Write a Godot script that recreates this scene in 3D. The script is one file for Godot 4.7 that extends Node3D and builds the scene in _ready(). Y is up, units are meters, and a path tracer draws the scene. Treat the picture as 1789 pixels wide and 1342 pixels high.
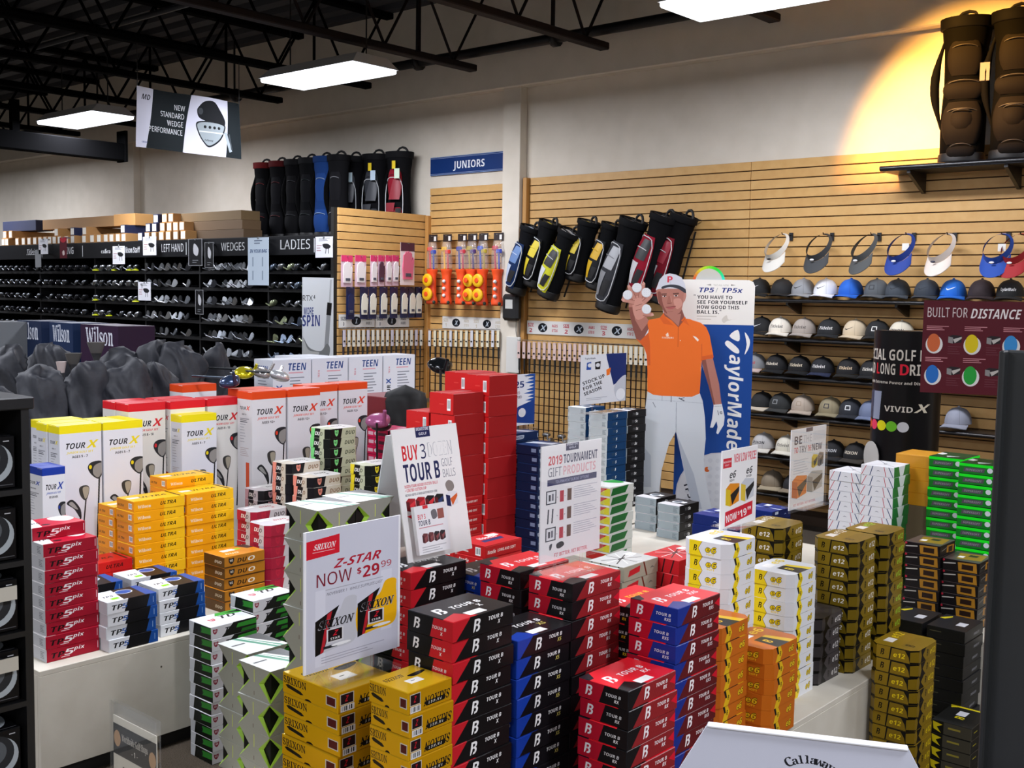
extends Node3D
# ---------------------------------------------------------------- camera model
const F := 1930.0
var eye := Vector3(0, 1.78, 0)
var look := Basis.from_euler(Vector3(deg_to_rad(-4.7), deg_to_rad(41.2), deg_to_rad(0.95)))
var rng := RandomNumberGenerator.new()
const WALL := -8.0        # face of the long white wall
const BASE := 0.43        # top of the low display platforms

func ray(x, y) -> Vector3: return look * Vector3((x - 894.5) / F, -(y - 671.0) / F, -1.0)
func at_d(x, y, d) -> Vector3: return eye + ray(x, y) * d
func at_y(x, y, h) -> Vector3:
	var r := ray(x, y)
	return eye + r * ((h - eye.y) / r.y)
func at_z(x, y, z) -> Vector3:
	var r := ray(x, y)
	return eye + r * (z / r.z)
func at_x(x, y, v) -> Vector3:
	var r := ray(x, y)
	return eye + r * (v / r.x)

# ---------------------------------------------------------------- names, things, parts
var used := {}
func numbered(called: String) -> String:
	var k: int = used.get(called, 0)
	used[called] = k + 1
	return called if k == 0 else "%s_%03d" % [called, k]
func tag(o, label: String, category: String, group := ""):
	o.set_meta("label", label)
	o.set_meta("category", category)
	if group != "":
		o.set_meta("group", group)
	return o
func thing(called: String, label: String, category: String, at := Vector3.ZERO, turn := 0.0, group := "") -> Node3D:
	var o := Node3D.new()
	o.name = numbered(called)
	add_child(o)
	o.position = at
	o.rotation.y = turn
	tag(o, label, category, group)
	return o
func part(called: String, mesh: Mesh, m: Material, parent: Node, at := Vector3.ZERO, label := "") -> MeshInstance3D:
	var o := MeshInstance3D.new()
	o.name = called
	o.mesh = mesh
	o.material_override = m
	parent.add_child(o, true)
	o.position = at
	if label != "":
		o.set_meta("label", label)
	return o
func solo(called: String, mesh: Mesh, m: Material, label: String, category: String, at := Vector3.ZERO, turn := 0.0, group := "") -> MeshInstance3D:
	var o := MeshInstance3D.new()
	o.name = numbered(called)
	o.mesh = mesh
	o.material_override = m
	add_child(o)
	o.position = at
	o.rotation.y = turn
	tag(o, label, category, group)
	return o
func struct(called: String, mesh: Mesh, m: Material, at := Vector3.ZERO) -> MeshInstance3D:
	var o := MeshInstance3D.new()
	o.name = called
	o.mesh = mesh
	o.material_override = m
	add_child(o)
	o.position = at
	o.set_meta("kind", "structure")
	return o
const NTH := ["topmost", "2nd from top", "3rd from top", "4th from top", "5th from top", "6th from top", "7th from top", "8th from top", "9th from top", "10th from top", "11th from top", "12th from top", "13th from top", "14th from top", "15th from top", "16th from top", "17th from top"]

# ---------------------------------------------------------------- materials
var mats := {}
func mat(c: String, rough := 0.6, metal := 0.0, spec := 0.5) -> StandardMaterial3D:
	var k := "%s|%s|%s|%s" % [c, rough, metal, spec]
	if mats.has(k):
		return mats[k]
	var m := StandardMaterial3D.new()
	m.albedo_color = Color(c)
	m.roughness = rough
	m.metallic = metal
	m.metallic_specular = spec
	mats[k] = m
	return m
func paper(c: Canvas, rough := 0.45, metal := 0.0) -> StandardMaterial3D:
	var m := StandardMaterial3D.new()
	m.albedo_texture = ImageTexture.create_from_image(c.img)
	m.roughness = rough
	m.metallic = metal
	m.metallic_specular = 0.32
	return m
func noisy(a: String, b: String, freq: float, scale: float, rough := 0.8, bump := 0.0) -> StandardMaterial3D:
	var m := StandardMaterial3D.new()
	var img := Image.create(256, 256, false, Image.FORMAT_RGB8)
	var n := FastNoiseLite.new()
	n.seed = 7
	n.frequency = freq
	n.fractal_octaves = 4
	var ca := Color(a)
	var cb := Color(b)
	var s := n.get_seamless_image(256, 256)
	for y in 256:
		for x in 256:
			img.set_pixel(x, y, ca.lerp(cb, s.get_pixel(x, y).r))
	m.albedo_texture = ImageTexture.create_from_image(img)
	m.uv1_triplanar = true
	m.uv1_world_triplanar = true
	m.uv1_scale = Vector3.ONE * scale
	m.roughness = rough
	if bump > 0.0:
		var g := s.duplicate()
		g.convert(Image.FORMAT_RGBA8)
		g.bump_map_to_normal_map(bump)
		m.normal_enabled = true
		m.normal_texture = ImageTexture.create_from_image(g)
	return m

# ---------------------------------------------------------------- flat print: polygons, discs and lettering into an Image
class Canvas:
	static var letters := {}
	static func font(bold: bool, serif: bool) -> Font:
		var f := SystemFont.new()
		f.font_names = PackedStringArray(["Droid Serif" if serif else "Droid Sans"])
		f.font_weight = 700 if bold else 400
		return f
	static func word(s: String, bold: bool, serif: bool) -> Dictionary:
		var k := "%s|%s|%s" % [s, bold, serif]
		if letters.has(k):
			return letters[k]
		var t := TextMesh.new()
		t.font = font(bold, serif)
		t.font_size = 48
		t.pixel_size = 1.0
		t.depth = 0.0
		t.curve_step = 3.0
		t.text = s
		t.horizontal_alignment = HORIZONTAL_ALIGNMENT_LEFT
		var a := t.get_mesh_arrays()
		var v: PackedVector3Array = a[Mesh.ARRAY_VERTEX]
		var ix: PackedInt32Array = a[Mesh.ARRAY_INDEX]
		var pts := PackedVector2Array()
		var lo := Vector2(1e9, 1e9)
		var hi := Vector2(-1e9, -1e9)
		for i in ix:
			var p := Vector2(v[i].x, v[i].y)
			pts.append(p)
			lo = lo.min(p)
			hi = hi.max(p)
		var base := 0.0
		var cap := 34.0
		if s != "H":
			var h := word("H", bold, serif)
			base = h.lo.y
			cap = h.hi.y - h.lo.y
		var d := {"p": pts, "lo": lo, "hi": hi, "base": base if s != "H" else lo.y, "cap": cap if s != "H" else hi.y - lo.y}
		letters[k] = d
		return d
	var img: Image
	var o := Vector2.ZERO
	var k := Vector2.ONE
	var clip := Rect2i()
	func _init(w: int, h: int, bg: String):
		img = Image.create(w, h, false, Image.FORMAT_RGB8)
		img.fill(Color(bg))
		clip = Rect2i(0, 0, w, h)
	func region(x: int, y: int, w: int, h: int) -> Canvas:
		o = Vector2(x, y)
		k = Vector2.ONE
		clip = Rect2i(x, y, w, h)
		return self
	func frame(origin: Vector2, scale: Vector2) -> Canvas:     # draw in other units
		o = -origin * scale
		k = scale
		return self
	func span(y: int, x0: float, x1: float, c: Color):
		var a := maxi(int(round(x0)), clip.position.x)
		var b := mini(int(round(x1)), clip.end.x)
		if b > a and y >= clip.position.y and y < clip.end.y:
			img.fill_rect(Rect2i(a, y, b - a, 1), c)
	func fill(pts: PackedVector2Array, c: Color):    # in image pixels, even-odd
		var lo := 1e9
		var hi := -1e9
		for p in pts:
			lo = minf(lo, p.y)
			hi = maxf(hi, p.y)
		var n := pts.size()
		for y in range(maxi(int(floor(lo)), clip.position.y), mini(int(ceil(hi)) + 1, clip.end.y)):
			var yc := y + 0.5
			var xs := PackedFloat32Array()
			for i in n:
				var a := pts[i]
				var b := pts[(i + 1) % n]
				if (a.y <= yc) != (b.y <= yc):
					xs.append(a.x + (b.x - a.x) * (yc - a.y) / (b.y - a.y))
			xs.sort()
			for i in range(0, xs.size() - 1, 2):
				span(y, xs[i], xs[i + 1], c)
	func poly(a: Array, c: String) -> Canvas:                  # flat list x, y, x, y ...
		var pts := PackedVector2Array()
		for i in range(0, a.size(), 2):
			pts.append(o + Vector2(a[i], a[i + 1]) * k)
		fill(pts, Color(c))
		return self
	func smooth(a: Array, c: String, steps := 6) -> Canvas:    # closed curve through the points
		var q := PackedVector2Array()
		var n := a.size() / 2
		for i in n:
			var p := []
			for j in range(-1, 3):
				var w: int = posmod(i + j, n) * 2
				p.append(Vector2(a[w], a[w + 1]))
			for s in steps:
				q.append(o + p[1].cubic_interpolate(p[2], p[0], p[3], float(s) / steps) * k)
		fill(q, Color(c))
		return self
	func rect(x: float, y: float, w: float, h: float, c: String) -> Canvas:
		return poly([x, y, x + w, y, x + w, y + h, x, y + h], c)
	func disc(x: float, y: float, rx: float, ry: float, c: String) -> Canvas:
		var pts := PackedVector2Array()
		for i in 28:
			pts.append(o + Vector2(x + rx * cos(TAU * i / 28), y + ry * sin(TAU * i / 28)) * k)
		fill(pts, Color(c))
		return self
	func line(x0: float, y0: float, x1: float, y1: float, w: float, c: String) -> Canvas:
		var d := Vector2(x1 - x0, y1 - y0).normalized().orthogonal() * w * 0.5
		return poly([x0 + d.x, y0 + d.y, x1 + d.x, y1 + d.y, x1 - d.x, y1 - d.y, x0 - d.x, y0 - d.y], c)
	# letters: x, y = left end of the baseline, h = height of a capital; w fits the width; slant leans; turn in degrees; at 0.5 = centred on x
	func text(s: String, x: float, y: float, h: float, c: String, opt := {}) -> Canvas:
		var d: Dictionary = word(s, opt.get("b", true), opt.get("serif", false))
		var size: Vector2 = d.hi - d.lo
		var sy: float = h / d.cap
		var sx: float = opt.w / size.x if opt.has("w") else sy * opt.get("sx", 1.0)
		var sl: float = opt.get("slant", 0.0)
		var ca := cos(deg_to_rad(opt.get("turn", 0.0)))
		var sa := sin(deg_to_rad(opt.get("turn", 0.0)))
		var shift: float = -size.x * sx * opt.get("at", 0.0)
		var p: PackedVector2Array = d.p
		var col := Color(c)
		for i in range(0, p.size(), 3):
			var t := PackedVector2Array()
			for j in 3:
				var ly: float = (p[i + j].y - d.base) * sy
				var lx: float = (p[i + j].x - d.lo.x) * sx + sl * ly + shift
				t.append(o + Vector2(x + lx * ca + ly * sa, y + lx * sa - ly * ca) * k)
			fill(t, col)
		return self
	func bars(x: float, y: float, w: float, h: float, c := "#222222") -> Canvas:    # a barcode
		rect(x, y, w, h, "#f2f2f2")
		var q := x + w * 0.1
		var i := 0
		while q < x + w * 0.9:
			rect(q, y + h * 0.12, w * (0.03 + 0.03 * (i * 7 % 3)), h * 0.7, c)
			q += w * 0.13
			i += 1
		return self
	func lines(x: float, y: float, w: float, n: int, dy: float, t: float, c: String) -> Canvas:   # rows of print too small to read
		for i in n:
			rect(x, y + i * dy, w * (0.72 + 0.28 * ((i * 5 + 3) % 4) / 3.0), t, c)
		return self

# ---------------------------------------------------------------- meshes
class MB:
	var v := PackedVector3Array()
	var n := PackedVector3Array()
	var t := PackedVector2Array()
	var ix := PackedInt32Array()
	func tri(a: Vector3, b: Vector3, c: Vector3, out: Vector3, ua := Vector2.ZERO, ub := Vector2.ZERO, uc := Vector2.ZERO):
		var q := (b - a).cross(c - a).normalized()
		var k := v.size()
		if q.dot(out) < 0.0:
			q = -q
			v.append_array([a, c, b])
			t.append_array([ua, uc, ub])
		else:
			v.append_array([a, b, c])
			t.append_array([ua, ub, uc])
		n.append_array([q, q, q])
		ix.append_array([k, k + 2, k + 1])
	func quad(a: Vector3, b: Vector3, c: Vector3, d: Vector3, out: Vector3, ua := Vector2.ZERO, ub := Vector2.ZERO, uc := Vector2.ZERO, ud := Vector2.ZERO):
		tri(a, b, c, out, ua, ub, uc)
		tri(a, c, d, out, ua, uc, ud)
	# a box with its edges chamfered by c; rects: atlas rectangles for x, z and y faces
	func box(at: Vector3, size: Vector3, c := 0.0, rx := Rect2(0, 0, 1, 1), rz := Rect2(0, 0, 1, 1), ry := Rect2(0, 0, 1, 1), basis := Basis.IDENTITY) -> MB:
		var h := size * 0.5
		var rects := [rx, ry, rz]
		var signs := [-1.0, 1.0]
		var P := func(s: Vector3, a: int) -> Vector3:
			var p := Vector3.ZERO
			for k in 3:
				p[k] = s[k] * (h[k] - (0.0 if k == a else c))
			return at + basis * p
		var U := func(s: Vector3, a: int, side: float) -> Vector2:
			var r: Rect2 = rects[a]
			var q := Vector2.ZERO
			if a == 0:
				q = Vector2(0.5 - 0.5 * s.z * side, 0.5 - 0.5 * s.y)
			elif a == 2:
				q = Vector2(0.5 + 0.5 * s.x * side, 0.5 - 0.5 * s.y)
			else:
				q = Vector2(0.5 - 0.5 * s.z, 0.5 + 0.5 * s.x)
			return r.position + r.size * (Vector2(0.01, 0.02) + q * Vector2(0.98, 0.96))
		for a in 3:
			var b := (a + 1) % 3
			var d := (a + 2) % 3
			for s0 in signs:
				var w := []
				for e in [[-1, -1], [1, -1], [1, 1], [-1, 1]]:
					var s := Vector3.ZERO
					s[a] = s0
					s[b] = e[0]
					s[d] = e[1]
					w.append(s)
				var out := Vector3.ZERO
				out[a] = s0
				quad(P.call(w[0], a), P.call(w[1], a), P.call(w[2], a), P.call(w[3], a), basis * out, U.call(w[0], a, s0), U.call(w[1], a, s0), U.call(w[2], a, s0), U.call(w[3], a, s0))
				if c > 0.0:
					for s1 in signs:
						var e0 := Vector3.ZERO
						e0[a] = s0
						e0[b] = s1
						e0[d] = 1.0
						var e1 := e0
						e1[d] = -1.0
						quad(P.call(e0, a), P.call(e1, a), P.call(e1, b), P.call(e0, b), basis * (e0 + e1), U.call(e0, a, s0), U.call(e1, a, s0), U.call(e1, a, s0), U.call(e0, a, s0))
		if c > 0.0:
			for x in signs:
				for y in signs:
					for z in signs:
						var s := Vector3(x, y, z)
						tri(P.call(s, 0), P.call(s, 1), P.call(s, 2), basis * s, U.call(s, 0, x), U.call(s, 0, x), U.call(s, 0, x))
		return self
	# a surface through rings of points (each ring the same length), smooth; closed round the ring when loop
	func skin(rings: Array, loop := true, u0 := 0.0, u1 := 1.0) -> MB:
		var m: int = rings[0].size()
		var k := v.size()
		var cols := m + 1 if loop else m
		for i in rings.size():
			for j in cols:
				var p: Vector3 = rings[i][j % m]
				var du: Vector3
				var dv: Vector3
				if loop:
					du = rings[i][(j + 1) % m] - rings[i][(j - 1 + m) % m]
				else:
					du = rings[i][mini(j + 1, m - 1)] - rings[i][maxi(j - 1, 0)]
				dv = rings[mini(i + 1, rings.size() - 1)][j % m] - rings[maxi(i - 1, 0)][j % m]
				if du.length() < 1e-7:
					var q := mini(i + 1, rings.size() - 1) if i < rings.size() / 2 else maxi(i - 1, 0)
					du = rings[q][(j + 1) % m] - rings[q][(j - 1 + m) % m]
				var nn := dv.cross(du)
				v.append(p)
				n.append(nn.normalized() if nn.length() > 1e-12 else Vector3.UP)
				t.append(Vector2(u0 + (u1 - u0) * float(j) / (cols - 1), 1.0 - float(i) / (rings.size() - 1)))
		for i in rings.size() - 1:
			for j in cols - 1:
				var a := k + i * cols + j
				ix.append_array([a, a + 1, a + cols, a + 1, a + cols + 1, a + cols])
		return self
	# profile = list of Vector2(radius, y); sx, sz squash
	func lathe(profile: Array, seg := 20, sx := 1.0, sz := 1.0, xf := Transform3D.IDENTITY) -> MB:
		var rings := []
		for p in profile:
			var r := PackedVector3Array()
			for j in seg:
				var a := TAU * j / seg
				r.append(xf * Vector3(p.x * sin(a) * sx, p.y, p.x * cos(a) * sz))
			rings.append(r)
		return skin(rings)
	func tube(path: Array, radius, seg := 8, caps := true) -> MB:
		var rings := []
		var up := Vector3(0.31, 0.9, 0.23)
		for i in path.size():
			var d: Vector3 = (path[mini(i + 1, path.size() - 1)] - path[maxi(i - 1, 0)]).normalized()
			var x := d.cross(up).normalized()
			var y := x.cross(d)
			var rr: float = radius[i] if radius is Array else radius
			var r := PackedVector3Array()
			for j in seg:
				var a := TAU * j / seg
				r.append(path[i] + (x * cos(a) - y * sin(a)) * rr)
			rings.append(r)
		if caps:
			for e in [0, rings.size() - 1]:
				var out: Vector3 = path[e] - path[1 if e == 0 else e - 1]
				for j in seg:
					tri(path[e], rings[e][j], rings[e][(j + 1) % seg], out)
		return skin(rings)
	func ball(at: Vector3, r: Vector3, seg := 14, rows := 9) -> MB:
		var pr := []
		for i in rows + 1:
			var a := PI * i / rows
			pr.append(Vector2(maxf(sin(a), 0.0), -cos(a)))
		return lathe(pr, seg, 1.0, 1.0, Transform3D(Basis.from_scale(r), at))
	# an outline in x, y given thickness along z; uv laid over the bounds
	func plate(out: PackedVector2Array, z0: float, z1: float, xf := Transform3D.IDENTITY, bounds := Rect2()) -> MB:
		var b := bounds
		if b.size.x == 0.0:
			b = Rect2(out[0], Vector2.ZERO)
			for p in out:
				b = b.expand(p)
		var tr := Geometry2D.triangulate_polygon(out)
		for f in [[z1, 1.0], [z0, -1.0]]:
			for i in range(0, tr.size(), 3):
				var q := []
				var u := []
				for j in 3:
					var p := out[tr[i + j]]
					q.append(xf * Vector3(p.x, p.y, f[0]))
					u.append(Vector2((p.x - b.position.x) / b.size.x, 1.0 - (p.y - b.position.y) / b.size.y))
				tri(q[0], q[1], q[2], xf.basis * Vector3(0, 0, f[1]), u[0], u[1], u[2])
		var cw := Geometry2D.is_polygon_clockwise(out)
		for i in out.size():
			var a := out[i]
			var c := out[(i + 1) % out.size()]
			var nn := (c - a).orthogonal() * (1.0 if cw else -1.0)
			var u := Vector2((a.x - b.position.x) / b.size.x, 1.0 - (a.y - b.position.y) / b.size.y)
			quad(xf * Vector3(a.x, a.y, z1), xf * Vector3(c.x, c.y, z1), xf * Vector3(c.x, c.y, z0), xf * Vector3(a.x, a.y, z0), xf.basis * Vector3(nn.x, nn.y, 0), u, u, u, u)
		return self
	func mesh() -> ArrayMesh:
		var a := []
		a.resize(Mesh.ARRAY_MAX)
		a[Mesh.ARRAY_VERTEX] = v
		a[Mesh.ARRAY_NORMAL] = n
		a[Mesh.ARRAY_TEX_UV] = t
		a[Mesh.ARRAY_INDEX] = ix
		var m := ArrayMesh.new()
		m.add_surface_from_arrays(Mesh.PRIMITIVE_TRIANGLES, a)
		return m

func boxm(size: Vector3, c := 0.0) -> ArrayMesh:        # base at y = 0
	return MB.new().box(Vector3(0, size.y / 2, 0), size, c).mesh()

# ---------------------------------------------------------------- golf ball boxes: printed cartons
var D := {}
const DOZ := Vector3(0.146, 0.048, 0.205)
# atlas 512 x 512: long side 512 x 120 at 0, 0; end 360 x 120 at 0, 128; top 360 x 256 at 0, 256
func design(called: String, look_: String, size: Vector3, side: Callable, end: Callable, top: Callable, rough := 0.35, shape := "box", metal := 0.0):
	var c := Canvas.new(512, 512, "#808080")
	side.call(c.region(0, 0, 512, 120))
	end.call(c.region(0, 128, 360, 120))
	top.call(c.region(0, 256, 360, 256))
	var rs := Rect2(0, 0, 1, 120 / 512.0)
	var re := Rect2(0, 0.25, 360 / 512.0, 120 / 512.0)
	var rt := Rect2(0, 0.5, 360 / 512.0, 0.5)
	var b := MB.new()
	if shape == "box":
		b.box(Vector3(0, size.y / 2, 0), size - Vector3(0.001, 0.0006, 0.001), 0.0015, rs, re, rt)
	elif shape == "cut":          # upright corners cut off
		cut_box(b, size - Vector3(0.001, 0.0006, 0.001), 0.022, rs, re, rt)
	else:
		waist_box(b, size - Vector3(0.001, 0.0006, 0.001), rs, re, rt)
	D[called] = {"mesh": b.mesh(), "mat": paper(c, rough, metal), "size": size, "look": look_}

func lay(r: Rect2, x: float, y: float) -> Vector2: return r.position + r.size * Vector2(clampf(x, 0.01, 0.99), clampf(y, 0.02, 0.98))
func cut_box(b: MB, s: Vector3, c: float, rs: Rect2, re: Rect2, rt: Rect2):
	var x := s.x / 2
	var z := s.z / 2
	var f := [Vector2(x, z - c), Vector2(x, -z + c), Vector2(x - c, -z), Vector2(-x + c, -z), Vector2(-x, -z + c), Vector2(-x, z - c), Vector2(-x + c, z), Vector2(x - c, z)]
	for i in 8:
		var p: Vector2 = f[i]
		var q: Vector2 = f[(i + 1) % 8]
		var m := (p + q) * 0.5
		var r := rs
		var u := [0.0, 1.0]
		if i == 2 or i == 6:
			r = re
		elif i % 2 == 1:
			u = [0.965, 0.985] if i in [1, 5] else [0.015, 0.035]
		var P := Vector3(p.x, 0, p.y)
		var Q := Vector3(q.x, 0, q.y)
		var up := Vector3(0, s.y, 0)
		b.quad(P, Q, Q + up, P + up, Vector3(m.x, 0, m.y), lay(r, u[0], 1), lay(r, u[1], 1), lay(r, u[1], 0), lay(r, u[0], 0))
		b.tri(Vector3(0, s.y, 0), P + up, Q + up, Vector3.UP, lay(rt, 0.5, 0.5), lay(rt, 0.5 - p.y / s.z, 0.5 + p.x / s.x), lay(rt, 0.5 - q.y / s.z, 0.5 + q.x / s.x))
		b.tri(Vector3.ZERO, P, Q, Vector3.DOWN)
func waist_box(b: MB, s: Vector3, rs: Rect2, re: Rect2, rt: Rect2):   # corners pinched in at half height
	var x := s.x / 2
	var z := s.z / 2
	var w := 0.05
	var y := s.y / 2
	var cn := [Vector3(x, 0, z), Vector3(x, 0, -z), Vector3(-x, 0, -z), Vector3(-x, 0, z)]
	var ins := [[Vector3(x, y, z - w), Vector3(x - w, y, z)], [Vector3(x - w, y, -z), Vector3(x, y, -z + w)], [Vector3(-x, y, -z + w), Vector3(-x + w, y, -z)], [Vector3(-x + w, y, z), Vector3(-x, y, z - w)]]
	var up := Vector3(0, s.y, 0)
	var blk := Vector2(0.85, 0.62)
	var lime := Vector2(0.85, 0.9)
	for i in 4:
		var a: Vector3 = cn[i]
		var c: Vector3 = cn[(i + 1) % 4]
		var pa: Vector3 = ins[i][0]
		var pc: Vector3 = ins[(i + 1) % 4][1]
		var o := (a + c)
		var nn := Vector3(o.x, 0, o.z).normalized()
		var r := rs if i % 2 == 0 else re
		var ka := w / (a - c).length()
		b.quad(a, c, pc, pa, o, lay(r, 0, 1), lay(r, 1, 1), lay(r, 1 - ka, 0.5), lay(r, ka, 0.5))
		b.quad(pa, pc, c + up, a + up, o, lay(r, ka, 0.5), lay(r, 1 - ka, 0.5), lay(r, 1, 0), lay(r, 0, 0))
		# lime folded edges running in to the black inner box
		for e in [[a, pa, (a - c).normalized()], [c, pc, (c - a).normalized()]]:
			for y2 in [Vector3.ZERO, up]:
				var inn: Vector3 = e[1] + e[2] * 0.013 - nn * 0.008
				b.quad(e[0] + y2, e[1], inn, e[0] + y2 - nn * 0.006, o + e[2], lime, lime, lime, lime)
	var k := MB.new().box(Vector3(0, s.y / 2, 0), s - Vector3(0.018, 0.001, 0.018), 0.001)
	for i in range(0, k.v.size()):
		k.t[i] = blk
	var first := b.v.size()
	b.v.append_array(k.v)
	b.n.append_array(k.n)
	b.t.append_array(k.t)
	for i in k.ix:
		b.ix.append(first + i)
	b.quad(cn[0] + up, cn[1] + up, cn[2] + up, cn[3] + up, Vector3.UP, lay(rt, 0, 1), lay(rt, 1, 1), lay(rt, 1, 0), lay(rt, 0, 0))
	b.quad(cn[0], cn[1], cn[2], cn[3], Vector3.DOWN)

func bee(c: Canvas, x: float, y: float, h: float, col: String, back: String):   # slanted B with a wedge cut out
	c.text("B", x, y, h, col, {"slant": 0.16, "sx": 1.0})
	c.poly([x + h * 0.10, y + 1, x + h * 0.30, y + 1, x + h * 0.42, y - h * 0.62], back)
func shield(c: Canvas, x: float, y: float, s: float, col: String, ink: String):
	c.smooth([x - s, y - s, x, y - s * 0.85, x + s, y - s, x + s * 0.9, y + s * 0.3, x, y + s * 1.1, x - s * 0.9, y + s * 0.3], col)
	c.text("W", x - s * 0.6, y + s * 0.25, s * 0.8, ink, {"w": s * 0.75})
	c.text("S", x + s * 0.2, y + s * 0.25, s * 0.8, ink, {"w": s * 0.4})

func plain(col: String) -> Callable: return func(c: Canvas): c.rect(0, 0, 512, 256, col)

func tour(called: String, look_: String, main: String, wedge: String, ink: String, tail: String, tail_ink: String, red: bool):
	# red: side is the main colour with a dark corner; otherwise dark with a coloured corner
	var side := func(c: Canvas):
		c.rect(0, 0, 512, 120, main)
		for i in 26:
			c.line(200 + i * 22, 0, 140 + i * 22, 120, 3, "#7a1d20" if red else "#171516")
		if red:
			c.poly([0, 0, 150, 0, 40, 120, 0, 120], wedge)
			c.poly([512, 20, 512, 90, 440, 55], "#d5152c")
		else:
			c.poly([0, 0, 140, 0, 25, 120, 0, 120], wedge)
		bee(c, 165, 96, 76, ink, main)
		c.text("TOUR B", 290, 52, 24, ink, {"slant": 0.15, "w": 125})
		c.text(tail, 372, 86, 24, tail_ink, {"slant": 0.15})
	var end := func(c: Canvas):
		c.rect(0, 0, 360, 120, wedge if red else main)
		c.poly([0, 0, 190, 0, 150, 120, 0, 120] if red else [210, 0, 360, 0, 360, 120, 180, 120], "#b3142a" if red else wedge)
		bee(c, 50, 92, 66, "#e8e6e6", "#b3142a" if red else main)
		c.text("TOUR B", 195, 66, 20, "#d8d6d6", {"slant": 0.15, "w": 110})
		c.text(tail, 260, 96, 20, tail_ink, {"slant": 0.15})
	var top := func(c: Canvas):
		c.rect(0, 0, 360, 256, "#e01f2c" if red else "#1d1b1c")
		c.poly([0, 256, 150, 256, 90, 170, 0, 200], wedge)
		c.poly([0, 0, 70, 0, 30, 60, 0, 60], "#14181f")
		bee(c, 40, 150, 70, "#f0f0f0", "#e01f2c" if red else "#1d1b1c")
		c.text("TOUR B", 130, 130, 34, ink, {"slant": 0.15, "w": 170})
		c.text(tail, 240, 172, 30, tail_ink, {"slant": 0.15})
		c.rect(120, 190, 100, 44, "#f4f2ee")
	design(called, look_, DOZ, side, end, top, 0.28)

func duo(called: String, look_: String, a: String, b: String, ink: String, light: String):
	var side := func(c: Canvas):
		c.rect(0, 0, 512, 120, light)
		c.poly([0, 0, 240, 0, 205, 120, 0, 120], b)
		shield(c, 120, 55, 36, a, b)
		c.text("DUO", 300, 84, 46, ink, {"slant": 0.3, "w": 180})
	var end := func(c: Canvas):
		c.rect(0, 0, 360, 120, light)
		c.poly([0, 0, 110, 0, 80, 120, 0, 120], a)
		c.poly([110, 0, 250, 0, 220, 120, 80, 120], b)
		c.text("D", 106, 84, 44, "#e9e6e0", {"slant": 0.3, "w": 60})
		c.text("U", 168, 84, 44, "#e9e6e0" , {"slant": 0.3, "w": 54})
		c.text("O", 236, 84, 44, ink, {"slant": 0.3, "w": 60})
	var top := func(c: Canvas):
		c.rect(0, 0, 360, 256, "#cfccc8")
		c.poly([0, 0, 150, 0, 110, 256, 0, 256], light)
		c.text("DUO", 170, 120, 40, b, {"slant": 0.3})
		c.rect(60, 40, 90, 40, "#f4f2ee")
		c.rect(250, 150, 24, 24, b)
	design(called, look_, DOZ, side, end, top, 0.35, "cut")

func e_box(called: String, look_: String, num: String, face: String, hexc: String, ink: String, nink: String, six: bool):
	var end := func(c: Canvas):
		if six:
			c.rect(0, 0, 360, 120, face)
			c.poly([20, 0, 160, 0, 118, 60, 160, 120, 20, 120], hexc)
			c.line(160, 0, 118, 60, 4, "#7a4a18")
			c.line(118, 60, 160, 120, 4, "#7a4a18")
			bee(c, 66, 84, 48, ink, hexc)
			for o in [[-5, 0], [5, 0], [0, -5], [0, 5]]:
				c.text(num, 192 + o[0], 79 + o[1], 42, "#5a4712", {"slant": 0.25, "w": 112})
			c.text(num, 192, 79, 42, nink, {"slant": 0.25, "w": 112})
			c.text("SOFT", 205, 104, 16, nink, {"w": 84})
		else:
			c.rect(0, 0, 360, 120, "#15130f")
			c.poly([0, 6, 150, 6, 135, 114, 0, 114], face)
			c.poly([165, 12, 300, 12, 340, 60, 356, 114, 148, 114], hexc)
			bee(c, 46, 86, 52, ink, face)
			c.text(num, 180, 84, 40, nink, {"slant": 0.2, "w": 120})
	var side := func(c: Canvas):
		if six:
			c.rect(0, 0, 512, 120, face)
			c.poly([60, 0, 150, 0, 200, 60, 150, 120, 60, 120, 100, 60], hexc)
			c.poly([60, 0, 100, 0, 130, 60, 100, 60], "#1c1a16")
			bee(c, 140, 80, 36, ink, hexc)
			for o in [[-5, 0], [5, 0], [0, -5], [0, 5]]:
				c.text(num, 332 + o[0], 83 + o[1], 48, "#5a4712", {"slant": 0.25, "w": 96})
			c.text(num, 332, 83, 48, nink, {"slant": 0.25, "w": 96})
		else:
			c.rect(0, 0, 512, 120, "#12100d")
			c.poly([120, 60, 210, 2, 480, 2, 505, 20, 505, 100, 480, 118, 210, 118], face)
			c.poly([0, 20, 60, 0, 90, 60, 60, 120, 0, 100], hexc)
			bee(c, 230, 88, 58, ink, face)
			c.text(num, 330, 86, 50, nink, {"slant": 0.2, "w": 140})
	var top := func(c: Canvas):
		c.rect(0, 0, 360, 256, face)
		if six:
			c.poly([90, 256, 110, 120, 200, 120, 230, 256], "#1c1a16")
			c.poly([230, 256, 200, 120, 240, 120, 290, 256], hexc)
			bee(c, 130, 200, 50, hexc if hexc != face else nink, "#1c1a16")
		else:
			c.poly([0, 256, 60, 150, 300, 150, 360, 256], hexc)
			bee(c, 80, 210, 50, ink, hexc)
		c.text(num, 200, 80, 50, nink, {"slant": 0.2, "w": 120})
		c.rect(90, 40, 90, 50, "#f4f2ee")
	design(called, look_, Vector3(0.165, 0.048, 0.2), side, end, top, 0.3, "cut", 0.0 if six else 0.35)

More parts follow.
